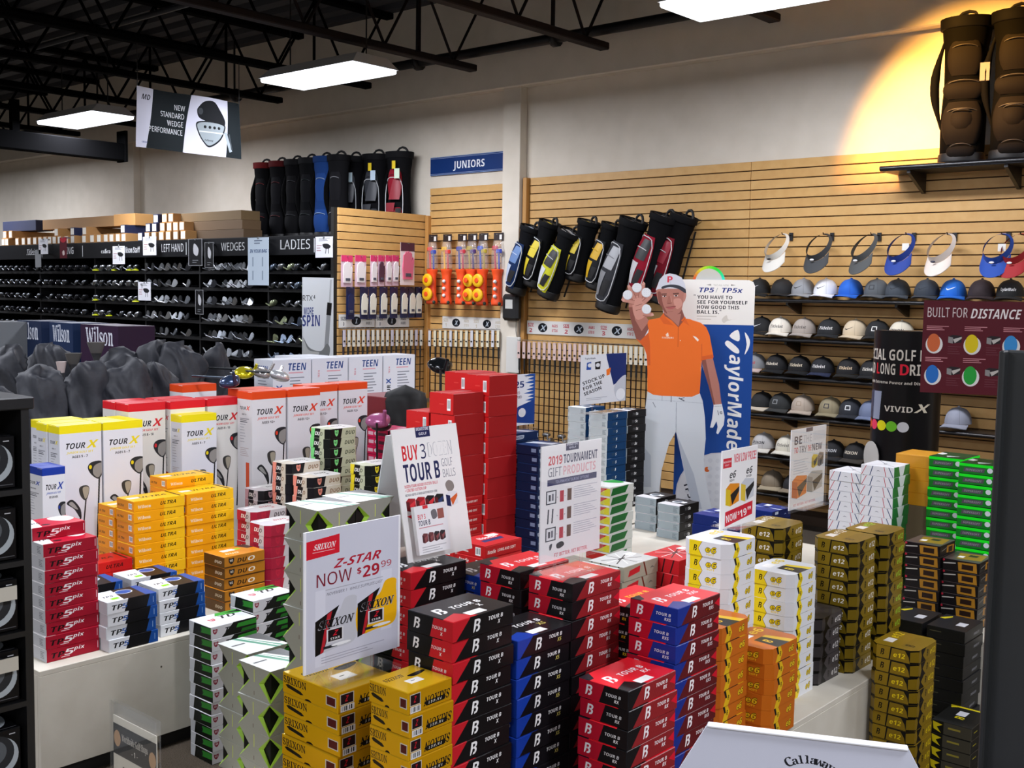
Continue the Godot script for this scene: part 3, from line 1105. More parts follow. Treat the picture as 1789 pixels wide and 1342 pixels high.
func make_shell():
	var white := noisy("#d9d0c0", "#e2d9ca", 0.02, 0.6, 0.85)
	struct("floor", MB.new().box(Vector3(-8, -0.1, 1), Vector3(36, 0.2, 18.4)).mesh(), noisy("#3a3126", "#5c5040", 0.2, 3.0, 0.95, 6.0))
	struct("wall_back", MB.new().box(Vector3(-8, 2.5, WALL - 0.15), Vector3(36, 5.4, 0.3)).mesh(), white)
	struct("trim_1", MB.new().box(Vector3(-8, 4.4, WALL + 0.06), Vector3(36, 1.4, 0.12), 0.01).mesh(), white)
	struct("wall_left", MB.new().box(Vector3(-26.1, 2.5, 1), Vector3(0.3, 5.4, 18.4)).mesh(), white)
	struct("wall_right", MB.new().box(Vector3(9.6, 2.5, 1), Vector3(0.3, 5.4, 18.4)).mesh(), white)
	struct("wall_front", MB.new().box(Vector3(-8, 2.5, 10.1), Vector3(36, 5.4, 0.3)).mesh(), white)
	# pilasters on the long wall
	var a := at_z(890, 300, WALL)
	var b := at_z(920, 300, WALL)
	struct("trim_2", MB.new().box(Vector3((a.x + b.x) / 2, 1.85, WALL + 0.05), Vector3(b.x - a.x, 3.7, 0.1), 0.004).mesh(), white)
	var q := at_z(242, 320, WALL)
	struct("trim_3", MB.new().box(Vector3(q.x - 0.1, 1.85, WALL + 0.05), Vector3(0.3, 3.7, 0.1), 0.004).mesh(), white)
	# corrugated roof deck: ribs running along the wall
	var deck := MB.new()
	var pitch := 0.3
	var z := -8.2
	while z < 10.2:
		var ys := [4.62, 4.62, 4.68, 4.68]
		var zs := [z, z + 0.14, z + 0.17, z + pitch]
		for i in 4:
			var y1: float = ys[i]
			var z1: float = zs[i]
			var y2: float = ys[(i + 1) % 4] if i < 3 else 4.62
			var z2: float = zs[i + 1] if i < 3 else z + pitch
			if absf(z2 - z1) + absf(y2 - y1) > 0.001:
				deck.quad(Vector3(-26, y1, z1), Vector3(10, y1, z1), Vector3(10, y2, z2), Vector3(-26, y2, z2), Vector3.DOWN)
		z += pitch
	deck.box(Vector3(-8, 4.8, 1), Vector3(36, 0.2, 18.4))
	struct("ceiling", deck.mesh(), mat("#34363c", 0.75, 0.0))

func make_joists():
	var dark := mat("#0a0a0b", 0.8, 0.0, 0.08)
	var rust := mat("#1c1516", 0.7, 0.0, 0.3)
	var y0 := 3.82
	var y1 := 4.56
	var ends := [-4.11, -5.68, -7.19, -8.65, -10.11, -11.6, -13.1, -14.6, -16.1, -17.6, -19.1, -20.6, -22.1]
	var k := 0
	for x in ends:
		var t := Node3D.new()
		t.name = numbered("roof_joist")
		add_child(t)
		t.position = Vector3(x, 0, 0)
		t.set_meta("kind", "structure")
		var m: Material = rust if k < 3 else dark
		var zend := 4.0 if x < -6.0 else -0.5
		part("bottom_chord", MB.new().box(Vector3(0, y0 + 0.03, (zend - 7.6) / 2), Vector3(0.1, 0.06, zend + 7.6), 0.008).mesh(), m, t)
		part("top_chord", MB.new().box(Vector3(0, y1 + 0.03, (zend - 8.0) / 2), Vector3(0.11, 0.06, zend + 8.0), 0.008).mesh(), m, t)
		var z := -7.75
		var i := 0
		while z < minf(zend, 0.0):
			var up := i % 2 == 0
			var w := MB.new().tube([Vector3(0, y1 if up else y0 + 0.05, z), Vector3(0, y0 + 0.05 if up else y1, z + 0.42)], 0.014, 6)
			part("web", w.mesh(), m, t)
			z += 0.42
			i += 1
		part("post", MB.new().tube([Vector3(0, y0 + 0.05, -6.9), Vector3(0, y1, -6.9)], 0.014, 6).mesh(), m, t)
		k += 1
	# sprinkler main along the wall, bridging bars and a light conduit across the joists
	var p := Node3D.new()
	p.name = "sprinkler_pipe"
	add_child(p)
	tag(p, "black sprinkler pipe running along the top of the white wall", "pipe")
	var zp := -7.55
	part("pipe", MB.new().tube([Vector3(-25.5, 3.98, zp), Vector3(4, 3.98, zp)], 0.045, 10).mesh(), mat("#141416", 0.5, 0.3), p)
	for x in [-3.4, -6.2, -7.9, -10.9, -14.0, -17.0]:
		part("clamp", MB.new().lathe([Vector2(0.03, 0.0), Vector2(0.075, 0.0), Vector2(0.075, 0.05), Vector2(0.03, 0.05)], 12, 1, 1, Transform3D(Basis(Vector3.FORWARD, PI / 2), Vector3(x, 3.98, zp))).mesh(), mat("#141416", 0.5, 0.3), p)
		part("hanger", MB.new().tube([Vector3(x, 4.0, zp), Vector3(x, 4.6, zp)], 0.012, 6).mesh(), mat("#141416", 0.5, 0.3), p)
	for q in [[-5.2, 4.1, "#34363b"], [-3.4, 4.2, "#3a3c42"], [-1.8, 4.05, "#34363b"]]:
		solo("bridging_bar", MB.new().tube([Vector3(-25.5, 0, 0), Vector3(2, 0, 0)], 0.025, 8).mesh(), mat(q[2], 0.5, 0.3), {-5.2: "dark bridging bar across the joists near the wall", -3.4: "grey conduit crossing the roof joists farther from the wall", -1.8: "dark bridging bar crossing the joists over the aisle"}[q[0]], "pipe", Vector3(0, q[1], q[0]))
	# heavy girder that ends short of the wall
	var ge := at_z(218, 281, -6.9)
	var g := thing("steel_girder", "black steel girder ending above the club racks, hung by a bracket", "beam", Vector3(ge.x, ge.y, -6.9))
	part("beam", MB.new().box(Vector3(0, 0.09, 3.0), Vector3(0.16, 0.2, 6.0), 0.01).mesh(), dark, g)
	part("bracket", MB.new().box(Vector3(0, 0.35, 1.3), Vector3(0.08, 0.36, 0.08)).mesh(), dark, g)
	part("end_plate", MB.new().box(Vector3(0, 0.16, 0.03), Vector3(0.2, 0.36, 0.03)).mesh(), dark, g)

func make_slatwalls():
	var wood := [noisy("#cb9d5c", "#d5aa6a", 0.03, 1.1, 0.5), noisy("#c89a5b", "#d0a464", 0.03, 1.3, 0.5), noisy("#cda060", "#d7ad6e", 0.03, 0.9, 0.5)]
	var groove := mat("#3c2a18", 0.7)
	var pitch := 0.0762
	# [x0, x1, top, label]
	var L := at_z(927, 312, WALL + 0.02)
	var J0 := at_z(752, 330, WALL + 0.02)
	var J1 := at_z(888, 320, WALL + 0.02)
	var seam := at_z(1313, 290, WALL + 0.02)
	for q in [[L.x, seam.x, 2.86, "maple slatwall panel behind the hanging stand bags"], [seam.x, 0.6, 2.86, "maple slatwall panel behind the caps and visors"], [J0.x, J1.x, J1.y, "narrow maple slatwall panel under the JUNIORS sign"]]:
		var w: float = q[1] - q[0]
		var t := thing("slatwall", q[3], "wall panel", Vector3((q[0] + q[1]) / 2, 0, WALL))
		part("backing", MB.new().box(Vector3(0, q[2] / 2, 0.006), Vector3(w - 0.01, q[2], 0.01)).mesh(), groove, t)
		var sm := MB.new().box(Vector3(0, 0.034, 0.018), Vector3(w - 0.004, 0.0682, 0.016), 0.002).mesh()
		var i := 0
		var y: float = q[2] - 0.07
		while y > 0.05:
			part("slat", sm, wood[(i * 7 + 3) % 3], t, Vector3(0, y, 0))
			y -= pitch
			i += 1
	# the wing panel that stands out from the wall
	var front := at_x(590, 362, -8.17)
	var depth := front.z - WALL - 0.04
	var t := thing("slatwall_wing", "maple slatwall wing standing out from the wall beside LADIES rack", "wall panel", Vector3(-8.17, 0, 0))
	part("core", MB.new().box(Vector3(-0.025, front.y / 2, front.z - depth / 2), Vector3(0.03, front.y, depth)).mesh(), groove, t)
	var sm := MB.new().box(Vector3(-0.002, 0.034, front.z - depth / 2), Vector3(0.016, 0.0682, depth - 0.004), 0.002).mesh()
	var y := front.y - 0.07
	var i := 0
	while y > 0.05:
		part("slat", sm, wood[(i * 5 + 1) % 3], t, Vector3(0, y, 0))
		y -= pitch
		i += 1
	part("edge_post", MB.new().box(Vector3(-0.03, front.y / 2, front.z + 0.02), Vector3(0.04, front.y, 0.04)).mesh(), mat("#15140f", 0.6), t)
	# wooden edge strips
	var k := 3
	for e in [[L.x - 0.03, 2.86], [J0.x + 0.0, 2.55]]:
		k += 1
		struct("trim_%d" % k, MB.new().box(Vector3(0, e[1] / 2, 0.035), Vector3(0.045, e[1], 0.07), 0.003).mesh(), mat("#b98747", 0.5), Vector3(e[0], 0, WALL))
	# JUNIORS sign
	var c := Canvas.new(512, 160, "#12336e")
	c.rect(4, 4, 504, 3, "#9fb3d6").rect(4, 153, 504, 3, "#9fb3d6").rect(0, 14, 512, 2, "#c8d4ea").rect(0, 144, 512, 2, "#c8d4ea")
	c.text("JUNIORS", 256, 112, 62, "#eef1f5", {"at": 0.5, "w": 200})
	var a := at_z(752, 305, WALL + 0.02)
	var b := at_z(890, 300, WALL + 0.02)
	var top := at_z(752, 276, WALL + 0.02)
	var h := top.y - at_z(752, 308, WALL + 0.02).y
	var s := thing("section_sign", "dark blue section sign lettered JUNIORS above the narrow slatwall", "sign", Vector3((a.x + b.x) / 2, top.y - h, WALL + 0.012))
	part("board", MB.new().box(Vector3(0, h / 2, 0), Vector3(b.x - a.x, h, 0.02), 0.001).mesh(), paper(c, 0.4), s)

func platform(called: String, label: String, x0: float, x1: float, z0: float, z1: float):
	var white := noisy("#cfc8b8", "#d9d3c4", 0.03, 0.8, 0.5)
	var t := thing(called, label, "platform", Vector3((x0 + x1) / 2, 0, (z0 + z1) / 2))
	var w := x1 - x0
	var d := z1 - z0
	part("toe_kick", MB.new().box(Vector3(0, 0.03, 0), Vector3(w - 0.06, 0.06, d - 0.06)).mesh(), mat("#161412", 0.7), t)
	part("front_panel", MB.new().box(Vector3(w / 2 - 0.009, 0.235, 0), Vector3(0.018, 0.35, d), 0.001).mesh(), white, t)
	part("back_panel", MB.new().box(Vector3(-w / 2 + 0.009, 0.235, 0), Vector3(0.018, 0.35, d), 0.001).mesh(), white, t)
	for s in [-1, 1]:
		part("end_panel", MB.new().box(Vector3(0, 0.235, s * (d / 2 - 0.009)), Vector3(w - 0.038, 0.35, 0.018), 0.001).mesh(), white, t)
	part("top_board", MB.new().box(Vector3(0, 0.42, 0), Vector3(w, 0.02, d), 0.002).mesh(), white, t)
	return t
func make_platforms():
	var p = platform("display_platform", "long low white platform under the boxed junior sets", -6.9, -3.72, -5.91, -1.76)
	for q in [[1.6, 0.33, 1.6], [1.6, 0.27, 1.2], [1.6, 0.11, 1.75], [1.6, 0.12, 1.35]]:
		part("screw_cap", MB.new().ball(Vector3(q[0] - 0.01, q[1], q[2]), Vector3(0.002, 0.004, 0.004), 8, 5).mesh(), mat("#4a4236", 0.5), p)
	platform("display_platform", "low white platform under the red and black ball boxes", -2.58, -1.36, -2.72, -1.42)
	platform("display_platform", "low white platform under the yellow-and-white ball boxes", -2.9, -1.56, -4.2, -2.74)
	platform("display_platform", "low white platform under the green ball boxes", -3.69, -1.3, -5.6, -4.47)

func make_stacks():
	stack("tp5pix", 76, 952, 9, 9, BASE, "on platform corner")
	stack("tp5pix", 76, 952, 1, 1, BASE + 9 * 0.048, "atop the crimson stack", {"top": 0.862, "dx": -0.075, "dz": 0.005})
	stack("tp5", 187, 1053, 4, 4, BASE, "beside the crimson stack")
	stack("tp5", 276, 1030, 4, 4, BASE, "near the white-green boxes", {"dz": -0.005})
	stack("tp5", 187, 1053, 4, 1, BASE, "behind, touching red box", {"dx": -0.25})
	stack("tp5", 276, 1030, 4, 1, BASE, "behind, against orange-yellow stack", {"dx": -0.2, "dz": -0.005})
	stack("ultra", 234, 877, 9, 6, BASE, "beside the crimson boxes")
	stack("ultra", 327, 864, 9, 8, BASE, "nearest the bronze boxes")
	stack("ultra", 234, 877, 8, 4, BASE, "farther back on platform", {"ref": 9, "dx": -0.165})
	stack("ultra", 327, 864, 10, 1, BASE, "farther back, tall", {"ref": 9, "dx": -0.165})
	stack("ultra_red", 234, 877, 4, 2, BASE, "behind crimson stack", {"ref": 9, "dx": 0.0, "dz": 0.255})
	stack("duo_bronze", 391, 974, 5, 5, BASE, "beside orange-yellow boxes")
	stack("duo_red", 430, 897, 7, 3, BASE, "behind the bronze boxes", {"dx": 0.012, "dz": -0.03})
	stack("duo_red", 466, 920, 7, 6, BASE, "beside pinched-corner boxes")
	stack("duo_pink", 468, 862, 8, 2, BASE, "in front of orange-banded carton", {"dx": -0.06})
	stack("duo_peach", 504, 812, 11, 5, BASE, "against orange-banded carton")
	stack("duo_peach", 541, 836, 10, 4, BASE, "before the pale green stack")
	stack("duo_green", 571, 751, 14, 8, BASE, "beside orange-banded cartons")
	stack("duo_yellow", 643, 815, 11, 4, BASE, "behind BUY 3 card")
	stack("td", 369, 1097, 11, 11, 0.0, "on carpet by platform")
	stack("td", 440, 1051, 12, 5, 0.0, "on carpet behind another")
	stack("waist", 432, 1144, 4, 4, BASE, "beside the white-green boxes")
	stack("waist", 488, 1170, 4, 3, BASE, "behind golden yellow boxes", {"dz": 0.03})
	stack("waist", 555, 893, 9, 5, BASE, "tall, behind Z-STAR sign")
	stack("waist", 555, 893, 9, 1, BASE, "tall, behind price cards", {"dx": -0.02, "dz": -0.145})
	stack("srixon", 592, 1212, 9, 4, BASE, "under Z-STAR sign")
	stack("srixon_small", 714, 1212, 10, 4, BASE, "beside black-red stack")
	stack("tour_x", 791, 1087, 13, 9, BASE, "in front of BUY 3 card")
	stack("tour_x", 791, 1087, 13, 4, BASE, "under BUY 3 card", {"dx": -0.375, "dz": -0.23})
	stack("tour_xs", 905, 1120, 11, 7, BASE, "between red-black stacks")
	stack("tour_xs", 905, 1120, 12, 1, BASE, "behind the blue-cornered", {"dx": -0.425, "dz": -0.345})
	stack("tour_rx", 1002, 1021, 13, 6, BASE, "under TOURNAMENT sign")
	stack("tour_rx", 1002, 1021, 13, 1, BASE, "backing the TOURNAMENT stack", {"dx": -0.17, "dz": 0.004})
	stack("tour_rx", 1100, 1209, 9, 5, BASE, "at the front platform edge")
	stack("tour_rx_gold", 1109, 1064, 11, 4, BASE, "in middle of platform")
	stack("tour_rxs", 1182, 1064, 12, 9, BASE, "beside orange boxes")
	stack("noodle", 848, 955, 9, 4, BASE, "behind BUY 3 card")
	stack("magna", 1080, 990, 7, 2, BASE, "behind TOURNAMENT sign", {"dx": 0.02})
	stack("magna", 1080, 990, 7, 1, BASE, "beside TOURNAMENT sign foot", {"dx": 0.02, "dz": 0.24})
	stack("magna_red", 1170, 985, 7, 2, BASE, "beside yellow-white boxes", {"dz": -0.06})
	stack("magna_red", 1170, 985, 5, 1, BASE, "lower, by yellow-white boxes", {"ref": 7, "dx": 0.162, "dz": 0.01})
	stack("e6_white", 1296, 958, 12, 6, BASE, "under NEW LOW PRICE", {"dx": -0.05})
	stack("e6_white", 1390, 1004, 9, 9, BASE, "on platform front edge", {"dz": 0.022})
	stack("e6_orange", 1326, 1132, 6, 6, BASE, "on platform front edge", {"dx": 0.04})
	stack("e6_orange", 1326, 1132, 8, 2, BASE, "behind another orange stack", {"ref": 6, "dx": -0.02, "dz": 0.21})
	stack("e12_gold", 1495, 950, 10, 10, BASE, "on platform end")
	stack("e12_gold", 1495, 950, 11, 3, BASE, "under BE THE FIRST", {"dx": -0.29, "dz": -0.02})
	stack("e12_lime", 1495, 950, 10, 9, BASE, "beside the gilt-window boxes", {"dz": -0.215, "dx": 0.02})
	stack("e12_grey", 1425, 1086, 5, 5, BASE, "on platform front edge", {"dz": -0.025})
	stack("e12_amber", 1602, 1140, 12, 9, 0.0, "on carpet past platform")
	stack("arrow", 1698, 1275, 5, 4, 0.0, "on carpet by dark post")
	stack("coal", 1672, 1118, 11, 6, 0.0, "on carpet behind", {"dx": -0.01, "dz": -0.115})
	stack("coal", 1672, 1118, 11, 3, 0.0, "on carpet beside lime-lettered", {"dx": -0.17, "dz": -0.115})
	stack("dark_gold", 1712, 985, 6, 6, BASE, "beside the dark post")
	stack("dark_gold", 1645, 955, 7, 3, BASE, "below the green boxes")
	stack("dark_gold", 1590, 965, 6, 5, BASE, "beside the lime-lettered boxes", {"dx": -0.05})
	stack("green", 1686, 803, 13, 8, BASE, "beside the amber cartons")
	stack("green", 1742, 815, 13, 8, BASE, "beside the dark post")
	stack("erc", 1562, 818, 12, 6, BASE, "against the green boxes")
	stack("erc", 1505, 828, 11, 5, BASE, "behind BE THE FIRST")
	stack("callaway_navy", 1260, 905, 6, 3, BASE, "behind NEW LOW PRICE")
	stack("callaway_navy", 1350, 895, 6, 3, BASE, "between the two price signs")
	stack("five_black", 1187, 885, 4, 4, BASE, "in front of standee")
	stack("five_black", 1147, 872, 4, 4, BASE, "before standee, near blue boxes")
	stack("five_blue", 1062, 722, 13, 11, BASE, "under STOCK UP card")
	stack("five_blue", 1024, 713, 13, 6, BASE, "under STOCK UP, inner")
	stack("five_black", 1062, 722, 13, 11, BASE, "tall, beside golfer standee", {"dz": -0.208})
	stack("pinnacle", 1066, 852, 8, 4, BASE, "behind TOURNAMENT sign")
	stack("noodle_case", 855, 657, 9, 7, BASE, "tallest, beside $25 card")
	stack("noodle_case", 817, 652, 9, 2, BASE, "tall, inner neighbour of tallest")
	stack("noodle", 803, 688, 7, 5, BASE, "under large red cases", {"top": 1.286, "dz": 0.03})
	stack("noodle_case", 803, 688, 5, 5, BASE + 7 * 0.048, "on small red boxes", {"dz": 0.04})
	stack("noodle", 803, 688, 7, 1, BASE, "under large cases, inner", {"top": 1.286, "dx": -0.172, "dz": 0.03})
	stack("noodle_case", 803, 688, 4, 4, BASE + 7 * 0.048, "on small red boxes, inner", {"top": 1.286, "dx": -0.172, "dz": 0.04})
	stack("navy", 938, 780, 12, 10, BASE, "behind TOURNAMENT sign", {"dx": 0.01})
	stack("navy", 938, 780, 13, 1, BASE, "under the $25 card", {"ref": 12, "dx": -0.165, "dz": -0.01})
	stack("pink", 717, 758, 12, 3, BASE, "behind BUY 3 card")
	stack("pink", 717, 758, 12, 3, BASE, "beside the black hood", {"dx": -0.18})
	bury()
	clash()

# ---------------------------------------------------------------- clubs and the long black rack
func iron_head() -> ArrayMesh:          # face towards +z, hosel going up and to the left
	var o := PackedVector2Array([Vector2(-0.035, 0.012), Vector2(-0.03, -0.012), Vector2(-0.008, -0.024), Vector2(0.025, -0.022), Vector2(0.042, -0.004), Vector2(0.044, 0.024), Vector2(0.03, 0.03), Vector2(-0.02, 0.014)])
	var b := MB.new().plate(o, -0.007, 0.007)
	b.plate(PackedVector2Array([Vector2(-0.022, 0.006), Vector2(-0.02, -0.01), Vector2(-0.004, -0.018), Vector2(0.022, -0.016), Vector2(0.034, -0.002), Vector2(0.035, 0.018), Vector2(0.026, 0.02)]), 0.007, 0.010)
	b.tube([Vector3(-0.03, 0.0, 0), Vector3(-0.045, 0.06, 0)], [0.009, 0.007], 8)
	return b.mesh()
func wood_head(r := 0.045) -> ArrayMesh:          # crown up, face towards +x
	var rings := []
	for i in 9:
		var a := PI * i / 8.0
		var ring := PackedVector3Array()
		for j in 16:
			var p := TAU * j / 16
			var y := -cos(a) * (0.62 if a > PI / 2 else 0.5)
			var q := Vector3(cos(p) * sin(a) * 1.1, y, -sin(p) * sin(a))
			if q.x > 0.75:
				q.x = 0.75 + (q.x - 0.75) * 0.3
			ring.append(q * r)
		rings.append(ring)
	return MB.new().skin(rings).tube([Vector3(r * 0.6, 0.0, r * 0.75), Vector3(r * 0.75, r * 1.2, r * 1.0)], [r * 0.2, r * 0.15], 8).mesh()
func putter_head() -> ArrayMesh:
	return MB.new().box(Vector3(0, 0, 0), Vector3(0.1, 0.022, 0.03), 0.004).tube([Vector3(-0.04, 0.0, 0), Vector3(-0.04, 0.06, 0)], 0.006, 8).mesh()

const RZ := -6.8
func make_rack():
	var black := mat("#0b0b0d", 0.55)
	var x0 := -16.6
	var x1 := -8.24
	var t := thing("club_rack", "long black club rack with lettered header, standing along the wall", "rack", Vector3((x0 + x1) / 2, 0, 0))
	var w := x1 - x0
	part("back_panel", MB.new().box(Vector3(0, 1.14, -7.96), Vector3(w, 2.28, 0.03)).mesh(), black, t)
	part("top_board", MB.new().box(Vector3(0, 2.295, -7.385), Vector3(w, 0.03, 1.17)).mesh(), black, t)
	var bays := [x0]
	for px in [64, 160, 248, 343, 463]:
		bays.append(at_z(px, 440, RZ).x)
	bays.append(x1)
	for x in bays:
		part("upright", MB.new().box(Vector3(clampf(x, x0 + 0.012, x1 - 0.012) - (x0 + x1) / 2, 1.14, -7.4), Vector3(0.024, 2.28, 1.12)).mesh(), black, t)
	# header strip with the bay names, white on black
	var c := Canvas.new(2048, 64, "#141518")
	var hx0 := x0
	var put := func(s: String, px: float, h: float, o: Dictionary):
		var u: float = (at_z(px, 430, RZ).x - hx0) / w * 2048
		c.text(s, u, 44, h, "#dcdee0", o)
	put.call("Titleist", 60, 26, {"serif": true, "b": false, "slant": 0.3, "w": 70, "at": 0.5})
	put.call("PING", 124, 30, {"at": 0.5, "w": 62})
	put.call("cobra", 188, 15, {"at": 0.5, "w": 52})
	put.call("S", 188, 18, {"at": 0.5})
	put.call("Wilson Staff", 232, 22, {"at": 0.5, "w": 88})
	put.call("LEFT HAND", 302, 30, {"at": 0.5, "b": false, "w": 106})
	put.call("WEDGES", 405, 28, {"at": 0.5, "b": false, "w": 100})
	put.call("LADIES", 511, 32, {"at": 0.5, "b": false, "w": 112})
	for px in [78, 148, 210, 325, 432, 543]:
		c.rect((at_z(px, 430, RZ).x - hx0) / w * 2048, 10, 3, 46, "#dcdee0")
	part("header", MB.new().box(Vector3(0, 2.21, RZ + 0.01), Vector3(w, 0.18, 0.03), 0.0, Rect2(0, 0, 0.002, 1), Rect2(0, 0, 1, 1), Rect2(0, 0, 0.002, 0.1)).mesh(), paper(c, 0.4), t)
	part("plinth", MB.new().box(Vector3(0, 0.08, -7.36), Vector3(w - 0.06, 0.16, 1.08)).mesh(), black, t)
	# rows of holders: boards that carry the clubs, heads to the front
	var ys := [2.0, 1.82, 1.64, 1.46, 1.28, 1.10, 0.92]
	for y in ys:
		part("holder_shelf", MB.new().box(Vector3(0, y - 0.06, -7.38), Vector3(w - 0.03, 0.016, 1.1)).mesh(), black, t)
		part("holder_lip", MB.new().box(Vector3(0, y - 0.048, RZ - 0.06), Vector3(w - 0.03, 0.03, 0.012)).mesh(), black, t)
	# the clubs
	var iron := iron_head()
	var wood := wood_head()
	var chrome := mat("#a3a7ab", 0.3, 1.0)
	var steel := mat("#6d7176", 0.3, 1.0)
	var dark := mat("#2c2d31", 0.18, 0.7)
	var lime := mat("#c9cf1e", 0.35, 0.1)
	var green := mat("#aeb894", 0.25, 0.8)
	var blue := mat("#7f8da0", 0.25, 0.9)
	var shaft := MB.new().tube([Vector3(0, 0, 0), Vector3(0, -0.02, -0.95)], 0.006, 6).mesh()
	var smat := mat("#3a3c40", 0.3, 0.8)
	# per bay: first and last pixel on the top row, clubs per row, head kind, materials, description
	var spec := [
		[2, 60, 6, 0, [dark, steel], "woods in the end bay under the script sign"],
		[68, 158, 8, 0, [dark, steel, dark], "dark woods in the bay next to it"],
		[166, 250, 7, 0, [lime, steel, chrome], "lime-soled woods in the bay beside LEFT HAND"],
		[256, 338, 7, 1, [steel, chrome], "irons under the LEFT HAND sign"],
		[366, 446, 9, 1, [chrome, chrome, steel], "wedges under the WEDGES sign"],
		[476, 580, 7, 2, [green, chrome, blue, steel], "clubs under the LADIES sign"]]
	var row_words := ["top row", "second row", "third row", "fourth row", "fifth row", "sixth row", "lowest row"]
	for s in spec:
		var xa := at_z(s[0], 460, RZ).x
		var xb := at_z(s[1], 460, RZ).x
		for r in 7:
			var n: int = s[2]
			for i in n:
				if rng.randf() < 0.06:
					continue
				var x: float = lerpf(xa, xb, (i + 0.5) / n) + rng.randf_range(-0.02, 0.02)
				var kind: int = s[3]
				if kind == 2:
					kind = 0 if r < 2 or r == 2 else 1
				var m: Material = s[4][rng.randi() % s[4].size()]
				if s[3] == 0 and m == lime and r > 3:
					m = steel
				var word: String = {lime: "yellow-soled", green: "pale green", blue: "blue-grey", dark: "black", steel: "steel", chrome: "chrome"}[m]
				var lab := "%s %s, %s of %s" % [word, "wood" if kind == 0 else "iron", row_words[r], s[5]]
				var k := thing("golf_club", lab, "golf club", Vector3(x, ys[r], RZ + 0.03), 0.0, row_words[r] + " of " + s[5])
				var h := part("head", wood if kind == 0 else iron, m, k)
				if kind == 0:
					h.rotation = Vector3(0.9, rng.randf_range(-1.9, -1.2), 0)
					if m == lime:
						h.material_override = steel
						part("sole_plate", MB.new().lathe([Vector2(0, 0.0), Vector2(0.04, 0.0), Vector2(0.038, 0.012), Vector2(0.0, 0.02)], 14).mesh(), lime, k, Vector3(0, -0.035, 0.014))
				else:
					h.rotation = Vector3(rng.randf_range(-0.4, 0.2), rng.randf_range(0.0, 1.0), rng.randf_range(0.3, 1.2))
					h.scale = Vector3.ONE * 1.15
				part("shaft", shaft, smat, k, Vector3(0, -0.02, -0.04))
	# hang cards on the rack: [x, y, w, h in pixels, label, art]
	var cards := [[79, 431, 16, 26, "small white club card on the header beside the script name", 0], [114, 433, 12, 36, "narrow maroon card hanging over the header", 1], [182, 0, 0, 0, "", 0],
		[211, 446, 21, 31, "white club card hanging below the header's small crest", 0], [265, 430, 23, 32, "white club card beside the LEFT HAND lettering", 0], [256, 509, 22, 32, "white club card hanging down among the left-hand irons", 0],
		[345, 441, 24, 46, "black product card between LEFT HAND and WEDGES", 2], [369, 446, 15, 44, "silver-edged black card beside WEDGES lettering", 2], [352, 528, 14, 42, "small framed black card below the WEDGES bay edge", 2], [455, 457, 36, 82, "tall pale blue card reading IN YOUR BAG", 3], [570, 432, 30, 36, "curled white club card at the LADIES bay end", 0], [70, 452, 10, 30, "clear curled strip hanging from script sign", 4]]
	var art := {}
	for q in cards:
		if q[2] == 0:
			continue
		var cv: Canvas = Canvas.new(96, 160, ["#dfe0e6", "#5a1a26", "#17181b", "#c9d8e6", "#8a8d90"][q[5]])
		if q[5] == 0:
			cv.lines(20, 14, 60, 3, 9, 3, "#6a6d74")
			cv.smooth([40, 60, 66, 56, 84, 74, 74, 92, 50, 88], "#1d1e21")
			cv.line(60, 90, 56, 128, 3, "#1d1e21").line(72, 90, 74, 128, 3, "#1d1e21")
			cv.lines(8, 66, 28, 3, 18, 5, "#a06a72")
		elif q[5] == 1:
			cv.disc(48, 20, 40, 22, "#c02a3a").smooth([36, 110, 60, 100, 66, 130, 44, 136], "#d8c8c4")
		elif q[5] == 2:
			cv.rect(0, 0, 96, 5, "#b9bcc0").rect(0, 155, 96, 5, "#b9bcc0").rect(0, 0, 4, 160, "#b9bcc0").rect(92, 0, 4, 160, "#b9bcc0")
			cv.smooth([40, 30, 70, 60, 62, 100, 36, 84], "#c8c9cc").lines(28, 124, 40, 2, 12, 4, "#8a8d92")
		elif q[5] == 3:
			cv.lines(30, 12, 36, 2, 8, 3, "#5c6a80").text("IN YOUR BAG", 10, 52, 11, "#26406e", {"slant": 0.2, "w": 76})
			for k in 4:
				cv.line(24 + 44 * (k % 2), 66 + 44 * (k / 2), 24 + 44 * (k % 2), 96 + 44 * (k / 2), 4, "#7a8ca0")
		if not art.has(q[5]):
			art[q[5]] = paper(cv, 0.4)
		var a := at_z(q[0] - q[2] / 2.0, q[1], RZ + 0.06)
		var b := at_z(q[0] + q[2] / 2.0, q[1], RZ + 0.06)
		var h: float = q[3] / F * -(look.inverse() * (a - eye)).z
		var t2 := thing("hang_card", q[4], "card", Vector3((a.x + b.x) / 2, (a.y + b.y) / 2, RZ + 0.085), 0.0)
		part("card", MB.new().box(Vector3(0, 0, 0), Vector3(b.x - a.x, h, 0.004)).mesh(), art[q[5]], t2)
		part("clip", MB.new().box(Vector3(0, h / 2 - 0.005, -0.04), Vector3(0.02, 0.02, 0.09)).mesh(), mat("#9a9da0", 0.3, 0.8), t2)

